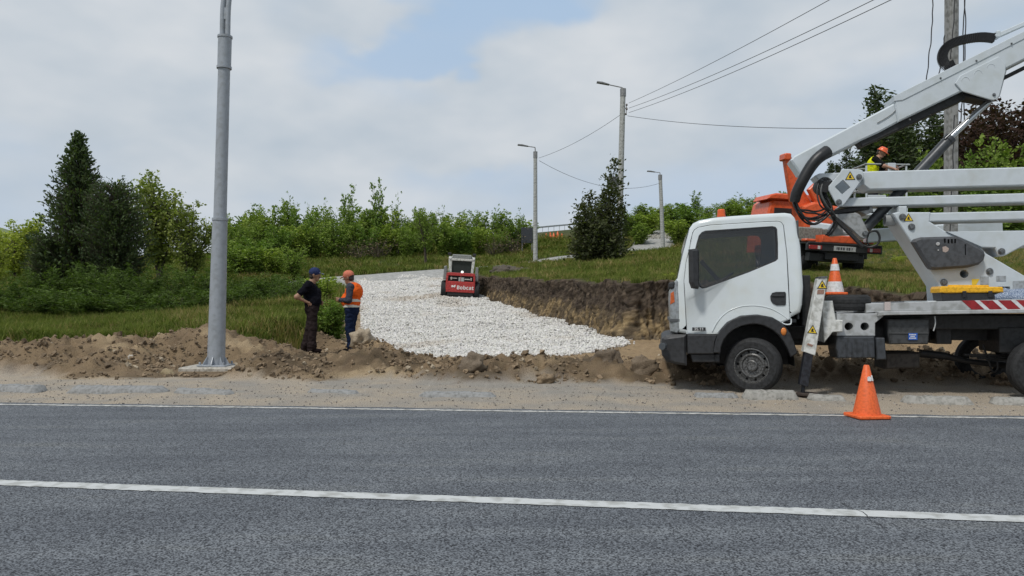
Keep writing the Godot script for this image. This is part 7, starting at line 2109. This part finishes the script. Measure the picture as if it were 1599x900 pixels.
func build_plants() -> void:
	leaf_mat = StandardMaterial3D.new()
	leaf_mat.resource_name = "leaf"
	leaf_mat.vertex_color_use_as_albedo = true; leaf_mat.roughness = 0.75; leaf_mat.metallic_specular = 0.25
	leaf_mat.backlight_enabled = true; leaf_mat.backlight = Color(0.78, 0.85, 0.45)
	leaf_mat.cull_mode = BaseMaterial3D.CULL_DISABLED
	bark = worn("bark", Color(0.085, 0.068, 0.05), 0.95, 0.0, 0.3, 2.0)
	build_grass()
	var rng := RandomNumberGenerator.new(); rng.seed = 77
	var leafy := {stems = 11, lean = 0.34, curve = 1.2, twigs = 32, t0 = 0.02, twig = 0.17, shape = 1, up = 0.4, leaves = 12, leaf = 0.052, thin = 0.55, a = Color(0.119, 0.194, 0.040), b = Color(0.284, 0.359, 0.085), wood = 0.010, fuzz = 0.022, low = 0.55}
	var shrubs := []
	for i in 5:
		var q := leafy.duplicate()
		if i == 1: q.a = Color(0.102, 0.175, 0.037); q.b = Color(0.217, 0.308, 0.072)
		if i == 2: q.a = Color(0.159, 0.235, 0.042); q.b = Color(0.352, 0.420, 0.086)
		if i == 3:
			q.lean = 0.28; q.leaf = 0.040
		shrubs.append(plant_mesh(100 + i, q))
	var sapling := {stems = 4, lean = 0.20, curve = 1.3, twigs = 30, t0 = 0.25, twig = 0.26, shape = 2, up = 1.0, leaves = 13, leaf = 0.046, thin = 0.5, a = Color(0.113, 0.194, 0.042), b = Color(0.251, 0.340, 0.081), wood = 0.008, fuzz = 0.012}
	var saplings := []
	for i in 4:
		var q := sapling.duplicate()
		if i == 1: q.leaves = 8; q.twigs = 20; q.twig = 0.28; q.up = 0.7
		if i == 3: q.leaves = 4; q.twigs = 18; q.twig = 0.28
		saplings.append(plant_mesh(200 + i, q))
	# the long hedge of young trees behind the dig
	var hedge: Array = [Vector3(-23.167, 8.087, -62.000), Vector3(-22.491, 8.622, -63.000), Vector3(-20.417, 8.063, -60.000), Vector3(-20.711, 8.902, -64.000), Vector3(-18.720, 8.281, -61.000), Vector3(-18.284, 9.044, -63.000), Vector3(-16.308, 8.113, -60.000), Vector3(-16.328, 8.848, -64.000), Vector3(-14.678, 8.503, -62.000), Vector3(-13.977, 8.956, -64.000), Vector3(-12.200, 8.332, -61.000), Vector3(-11.444, 8.833, -63.000), Vector3(-10.122, 8.554, -62.000), Vector3(-9.273, 8.848, -64.000), Vector3(-7.717, 8.332, -61.000), Vector3(-6.919, 8.780, -63.000), Vector3(-5.852, 8.688, -64.000), Vector3(-4.530, 8.347, -62.000), Vector3(-3.500, 8.527, -64.000), Vector3(-2.397, 8.649, -66.000), Vector3(-1.203, 8.875, -67.000), Vector3(0.028, 8.821, -68.000), Vector3(1.066, 8.646, -69.000), Vector3(-20.087, 6.655, -55.000), Vector3(-18.382, 6.275, -53.000), Vector3(-18.629, 6.952, -57.000), Vector3(-16.993, 6.756, -56.000), Vector3(-16.060, 7.000, -57.000), Vector3(-14.985, 6.958, -58.000), Vector3(-13.300, 6.904, -57.000), Vector3(-12.178, 7.055, -58.000), Vector3(-10.821, 6.860, -58.000), Vector3(-9.530, 7.058, -59.000), Vector3(-7.916, 6.909, -58.000), Vector3(-6.674, 7.058, -59.000), Vector3(-5.284, 7.059, -60.000), Vector3(-3.781, 6.959, -60.000), Vector3(-2.419, 7.005, -61.000), Vector3(-0.906, 7.050, -62.000), Vector3(-16.804, 4.667, -45.000), Vector3(-15.123, 4.364, -43.000), Vector3(-15.258, 4.746, -46.000), Vector3(-13.565, 4.367, -44.000), Vector3(-12.251, 4.005, -43.000)]
	for i in hedge.size():
		var p: Vector3 = hedge[i]
		plant("hedge_shrub", hedge_label(i), "shrub", shrubs[i % 5], p + Vector3(0, rng.randf_range(-0.1, 0.35), 0), rng.randf_range(3.4, 4.6) * (0.85 if i > 22 else 1.0), rng.randf() * TAU, "bushy young trees in the long hedge")
	var slim: Array = [[Vector3(-12.972, 10.273, -61.000), 3.4, 0, "tall slim sapling with forked top, second highest over the hedge"], [Vector3(-10.680, 10.784, -61.000), 3.8, 2, "highest slim sapling rising out of the hedge"], [Vector3(-9.194, 9.904, -62.000), 3.4, 3, "thin bare sapling right of the highest one in the hedge"], [Vector3(-17.454, 9.609, -61.000), 2.6, 1, "thin sapling over the hedge right of the steel mast"], [Vector3(-15.130, 9.624, -63.000), 2.8, 3, "sparse sapling over the hedge above the person in black"], [Vector3(-16.545, 9.125, -62.000), 2.2, 3, "short sparse sapling over the hedge, left of the person in black"], [Vector3(-20.687, 8.918, -62.000), 2.6, 0, "sapling over the hedge just right of the steel mast"], [Vector3(-1.351, 9.422, -66.000), 3.2, 1, "sapling at the hedge end above the loader"], [Vector3(0.476, 9.324, -67.000), 2.6, 3, "sparse sapling at the hedge end beside the dark board"], [Vector3(-5.762, 9.044, -63.000), 2.4, 3, "short sparse sapling over the hedge above the small single tree"]]
	for s in slim: plant("sapling", s[3], "sapling", saplings[s[2]], s[0], s[1], rng.randf() * TAU, "saplings over the hedge")
	plant("small_tree", "small single tree with a bare forked trunk on the grass before the hedge", "tree", plant_mesh(301, {stems = 3, lean = 0.24, curve = 1.4, twigs = 40, t0 = 0.34, twig = 0.26, shape = 1, up = 0.5, leaves = 14, leaf = 0.045, thin = 0.55, a = Color(0.113, 0.185, 0.037), b = Color(0.251, 0.318, 0.072), wood = 0.022, fuzz = 0.03, low = 0.8}), Vector3(-5.884, 7.178, -52.000), 3.4, 0.4)
	var dry := plant_mesh(310, {stems = 16, lean = 0.55, curve = 1.0, twigs = 16, t0 = 0.15, twig = 0.3, shape = 2, up = 0.4, leaves = 1, leaf = 0.05, thin = 0.3, a = Color(0.275, 0.194, 0.143), b = Color(0.388, 0.287, 0.213), wood = 0.008, fuzz = 0.05})
	var dries := [[Vector3(-9.965, 5.618, -57.000), 4.0, "dry brown brush at the foot of the hedge above the orange vest"], [Vector3(-11.191, 5.258, -56.000), 3.2, "dry brown brush left of the other at the hedge foot"], [Vector3(0.026, 6.118, -62.000), 4.4, "dry brown brush at the hedge foot below the dark board"], [Vector3(-1.477, 5.755, -60.000), 3.4, "dry brown brush at the hedge foot right of the loader"]]
	for d in dries: plant("dry_brush", d[2], "brush", dry, d[0], d[1], rng.randf() * TAU, "dry brush along the hedge foot")
	# dark conifers on the left
	var con := {stems = 1, lean = 0.0, curve = 1.0, twigs = 900, t0 = 0.02, twig = 0.40, shape = 0, up = 0.55, leaves = 22, leaf = 0.030, thin = 0.42, a = Color(0.053, 0.081, 0.043), b = Color(0.124, 0.161, 0.077), wood = 0.022, fuzz = 0.012, along = 1.0}
	plant("dark_conifer", "tall dark pointed conifer on the left above the spreading junipers", "tree", plant_mesh(320, con), Vector3(-16.980, 7.650, -30.000), 5.2, 0.0)
	var con2 := con.duplicate()
	con2.twigs = 620; con2.stems = 2; con2.lean = 0.12; con2.shape = 1
	plant("dark_conifer", "lower rounded dark conifer touching the right side of the tall one", "tree", plant_mesh(321, con2), Vector3(-15.171, 5.437, -29.500), 3.6, 1.0)
	plant("dark_conifer", "low dark conifer at the left foot of the tall pointed one", "tree", plant_mesh(322, con2), Vector3(-17.614, 3.512, -29.500), 2.6, 2.0)
	var tree := {stems = 7, lean = 0.34, curve = 1.3, twigs = 60, t0 = 0.22, twig = 0.20, shape = 1, up = 0.55, leaves = 15, leaf = 0.034, thin = 0.6, a = Color(0.159, 0.215, 0.053), b = Color(0.342, 0.370, 0.119), wood = 0.016, fuzz = 0.02, low = 0.72}
	var tm := plant_mesh(330, tree)
	plant("leafy_tree", "light green leafy tree right of the dark conifer", "tree", tm, Vector3(-16.931, 7.191, -37.000), 5.2, 0.0)
	plant("leafy_tree", "lower light green tree just left of the steel mast", "tree", plant_mesh(331, tree), Vector3(-15.560, 5.889, -37.000), 4.2, 2.0)
	var yel := tree.duplicate()
	yel.a = Color(0.275, 0.340, 0.061); yel.b = Color(0.503, 0.533, 0.107); yel.t0 = 0.1
	var ym := plant_mesh(332, yel)
	plant("yellow_green_bush", "bright yellow green bush at the left edge of the picture", "bush", ym, Vector3(-27.268, 5.974, -42.000), 4.4, 0.0)
	plant("yellow_green_bush", "smaller yellow green bush at the left edge below the bright one", "bush", ym, Vector3(-25.680, 5.001, -38.000), 3.4, 2.0)
	# spreading junipers along the grass
	var jun := {stems = 30, lean = 1.0, curve = 0.8, twigs = 22, t0 = 0.15, twig = 0.20, shape = 2, up = 0.35, leaves = 10, leaf = 0.085, thin = 0.24, a = Color(0.040, 0.066, 0.021), b = Color(0.146, 0.211, 0.053), wood = 0.008, fuzz = 0.03, low = 0.4, outward = 0.9, along = 1.2}
	var juns := [plant_mesh(340, jun), plant_mesh(341, jun), plant_mesh(342, jun)]
	var row: Array = [Vector3(-16.296, 1.760, -24.000), Vector3(-15.514, 1.937, -24.500), Vector3(-15.274, 2.249, -26.000), Vector3(-14.354, 2.448, -26.500), Vector3(-12.891, 2.379, -26.000), Vector3(-11.515, 2.312, -25.500), Vector3(-10.205, 2.205, -25.000), Vector3(-9.485, 2.162, -26.000), Vector3(-9.093, 2.057, -28.000), Vector3(-8.615, 1.925, -30.000), Vector3(-14.146, 1.369, -21.500), Vector3(-13.163, 1.427, -21.800), Vector3(-12.093, 1.522, -22.000), Vector3(-10.901, 1.485, -22.000), Vector3(-9.709, 1.485, -22.000), Vector3(-8.766, 1.529, -22.400), Vector3(-8.291, 1.520, -24.000), Vector3(-8.007, 1.468, -26.000)]
	for i in row.size(): plant("spreading_juniper", "spreading dark juniper, %s from the left in the %s row of the bank" % [nth(i if i < 10 else i - 10), "rear" if i < 10 else "front"], "shrub", juns[i % 3], row[i], 1.55 + 0.35 * rng.randf(), rng.randf() * TAU, "bank of spreading junipers")
	var weeds: Array = shrubs[1]
	plant("weed_bush", "leafy green weeds between the two standing people", "bush", weeds, Vector3(-4.162, 1.265, -18.000), 1.7, 0.3)
	plant("weed_bush", "leafy green weeds behind the shoulder of the person in black", "bush", shrubs[2], Vector3(-5.831, 1.600, -24.000), 2.0, 1.3)
	# the dark bush on the plateau
	var bush := {stems = 11, lean = 0.36, curve = 0.9, twigs = 120, t0 = 0.02, twig = 0.30, shape = 0, up = 0.5, leaves = 14, leaf = 0.036, thin = 0.5, a = Color(0.050, 0.061, 0.033), b = Color(0.117, 0.130, 0.061), wood = 0.012, fuzz = 0.03, along = 0.8, low = 0.35, high = 0.8}
	plant("dark_bush", "dark ragged evergreen bush standing alone on the grass plateau", "bush", plant_mesh(350, bush), Vector3(4.418, 8.273, -39.000), 5.6, 0.6, "", 0.15)
	# hillside on the right
	var hill: Array = [Vector3(15.402, 11.469, -92.000), Vector3(17.701, 12.166, -94.000), Vector3(19.922, 12.562, -96.000), Vector3(22.302, 13.129, -98.000), Vector3(24.414, 13.205, -96.000), Vector3(26.613, 13.331, -97.000), Vector3(28.401, 14.305, -97.000), Vector3(30.509, 14.468, -97.000), Vector3(32.613, 14.143, -97.000), Vector3(34.201, 13.848, -96.000), Vector3(12.388, 9.179, -80.000), Vector3(14.058, 9.313, -80.000), Vector3(16.464, 9.656, -82.000), Vector3(18.518, 9.793, -82.000), Vector3(20.070, 9.447, -80.000), Vector3(22.626, 9.793, -82.000), Vector3(24.680, 9.930, -82.000), Vector3(27.738, 10.286, -84.000), Vector3(29.843, 10.426, -84.000), Vector3(31.948, 10.567, -84.000), Vector3(12.425, 7.796, -75.000), Vector3(16.089, 7.707, -74.000), Vector3(19.796, 7.955, -74.000), Vector3(23.502, 8.078, -74.000)]
	for i in hill.size(): plant("hillside_shrub", "leafy shrub, %s from the left in the %s row on the slope behind the cab" % [nth(i if i < 10 else i - 10 if i < 20 else i - 20), "highest" if i < 10 else "middle" if i < 20 else "lowest"], "shrub", shrubs[(i * 2) % 5], hill[i], rng.randf_range(4.0, 5.6), rng.randf() * TAU, "shrubs on the slope behind the white cab")
	plant("sapling", "pointed young tree on the slope above the front of the cab", "sapling", saplings[2], Vector3(22.098, 14.318, -92.000), 4.2, 0.0)
	plant("sapling", "bushy young tree on the slope left of the raised orange arm", "sapling", saplings[0], Vector3(28.912, 13.197, -80.000), 4.2, 0.0)
	plant("sapling", "sparse young tree on the slope above the orange beacon", "sapling", saplings[1], Vector3(26.939, 14.087, -92.000), 4.6, 0.8)
	plant("sapling", "sparse young tree on the slope between the beacon and the orange roof", "sapling", saplings[3], Vector3(29.399, 14.164, -92.000), 4.6, 1.8)
	# pines and purple trees behind the lift
	var pine := {stems = 3, lean = 0.10, curve = 1.1, twigs = 170, t0 = 0.10, twig = 0.27, shape = 0, up = 0.45, leaves = 20, leaf = 0.036, thin = 0.34, a = Color(0.042, 0.065, 0.034), b = Color(0.117, 0.142, 0.072), wood = 0.018, fuzz = 0.018, along = 0.7, low = 0.7}
	var pines := [plant_mesh(360, pine), plant_mesh(361, pine)]
	var ps := [[Vector3(21.542, 13.371, -44.000), 10.5, "tallest dark pine, its tip over the boom"], [Vector3(23.597, 13.619, -46.000), 10.5, "dark pine directly right of the tallest"], [Vector3(24.359, 12.703, -45.000), 10.0, "dark pine left of the broad concrete pole"], [Vector3(21.270, 11.800, -46.000), 8.0, "dark pine behind the person in the basket"], [Vector3(20.383, 10.572, -47.000), 5.0, "small dark pine between the hose and the basket"], [Vector3(19.668, 9.665, -47.000), 4.0, "smallest dark pine beside the elbow of the boom"], [Vector3(25.968, 11.994, -46.000), 8.0, "dark pine half hidden by the broad concrete pole"]]
	for i in ps.size(): plant("pine_tree", ps[i][2], "tree", pines[i % 2], ps[i][0], ps[i][1], rng.randf() * TAU, "dark pines behind the lift")
	var plum := {stems = 8, lean = 0.30, curve = 1.2, twigs = 60, t0 = 0.12, twig = 0.20, shape = 1, up = 0.6, leaves = 15, leaf = 0.036, thin = 0.6, a = Color(0.035, 0.023, 0.020), b = Color(0.088, 0.052, 0.040), wood = 0.014, fuzz = 0.02, low = 0.6}
	var plums := [plant_mesh(370, plum), plant_mesh(371, plum)]
	var pl := [[Vector3(25.636, 10.741, -43.000), 7.0, "purple leaved tree beside the broad concrete pole"], [Vector3(27.458, 11.816, -44.000), 8.0, "purple leaved tree in the middle of the three"], [Vector3(29.864, 13.044, -45.000), 9.5, "largest purple leaved tree at the right edge"], [Vector3(32.375, 13.154, -46.000), 9.0, "purple leaved tree cut off by the right edge"]]
	for i in pl.size(): plant("purple_tree", pl[i][2], "tree", plums[i % 2], pl[i][0], pl[i][1], rng.randf() * TAU, "purple leaved trees at the right")
	var gb := [[Vector3(24.878, 9.397, -38.000), 4.4, 0, "bright green bush below the purple trees at the right edge"], [Vector3(21.382, 8.960, -39.000), 3.2, 0, "bright green bush left of the broad concrete pole"], [Vector3(23.043, 8.698, -39.000), 3.0, 1, "green bush right of the broad concrete pole"], [Vector3(22.905, 7.625, -37.000), 4.0, 1, "green bush below the middle purple tree"], [Vector3(20.072, 7.216, -40.000), 4.2, 4, "green bush seen under the upper lift arm, left"], [Vector3(21.407, 7.015, -40.000), 4.2, 1, "green bush seen under the upper lift arm, middle"], [Vector3(22.240, 6.591, -38.000), 4.2, 4, "green bush seen between the lift arms by the pole"], [Vector3(24.462, 6.591, -38.000), 4.4, 1, "green bush seen between the lift arms at the right edge"], [Vector3(26.054, 6.910, -38.000), 4.4, 4, "green bush beyond the right edge under the arms"], [Vector3(18.392, 6.278, -40.000), 3.8, 1, "green bush behind the lift basket's foot"], [Vector3(19.783, 4.519, -32.000), 3.0, 4, "low green bush seen under the lowest lift arm"]]
	for g in gb: plant("green_bush", g[3], "bush", shrubs[g[2]], g[0], g[1], rng.randf() * TAU, "green bushes behind the lift arms")
	# a few yellow flowering weeds
	plant("yellow_weed", "small yellow green weed on the grass lip in front of the cab", "weed", ym, Vector3(4.217, 1.924, -20.600), 0.5, 0.0)
	plant("yellow_weed", "small yellow flowering weed in the grass right of the orange truck", "weed", ym, Vector3(12.122, 2.601, -24.000), 0.7, 1.0)
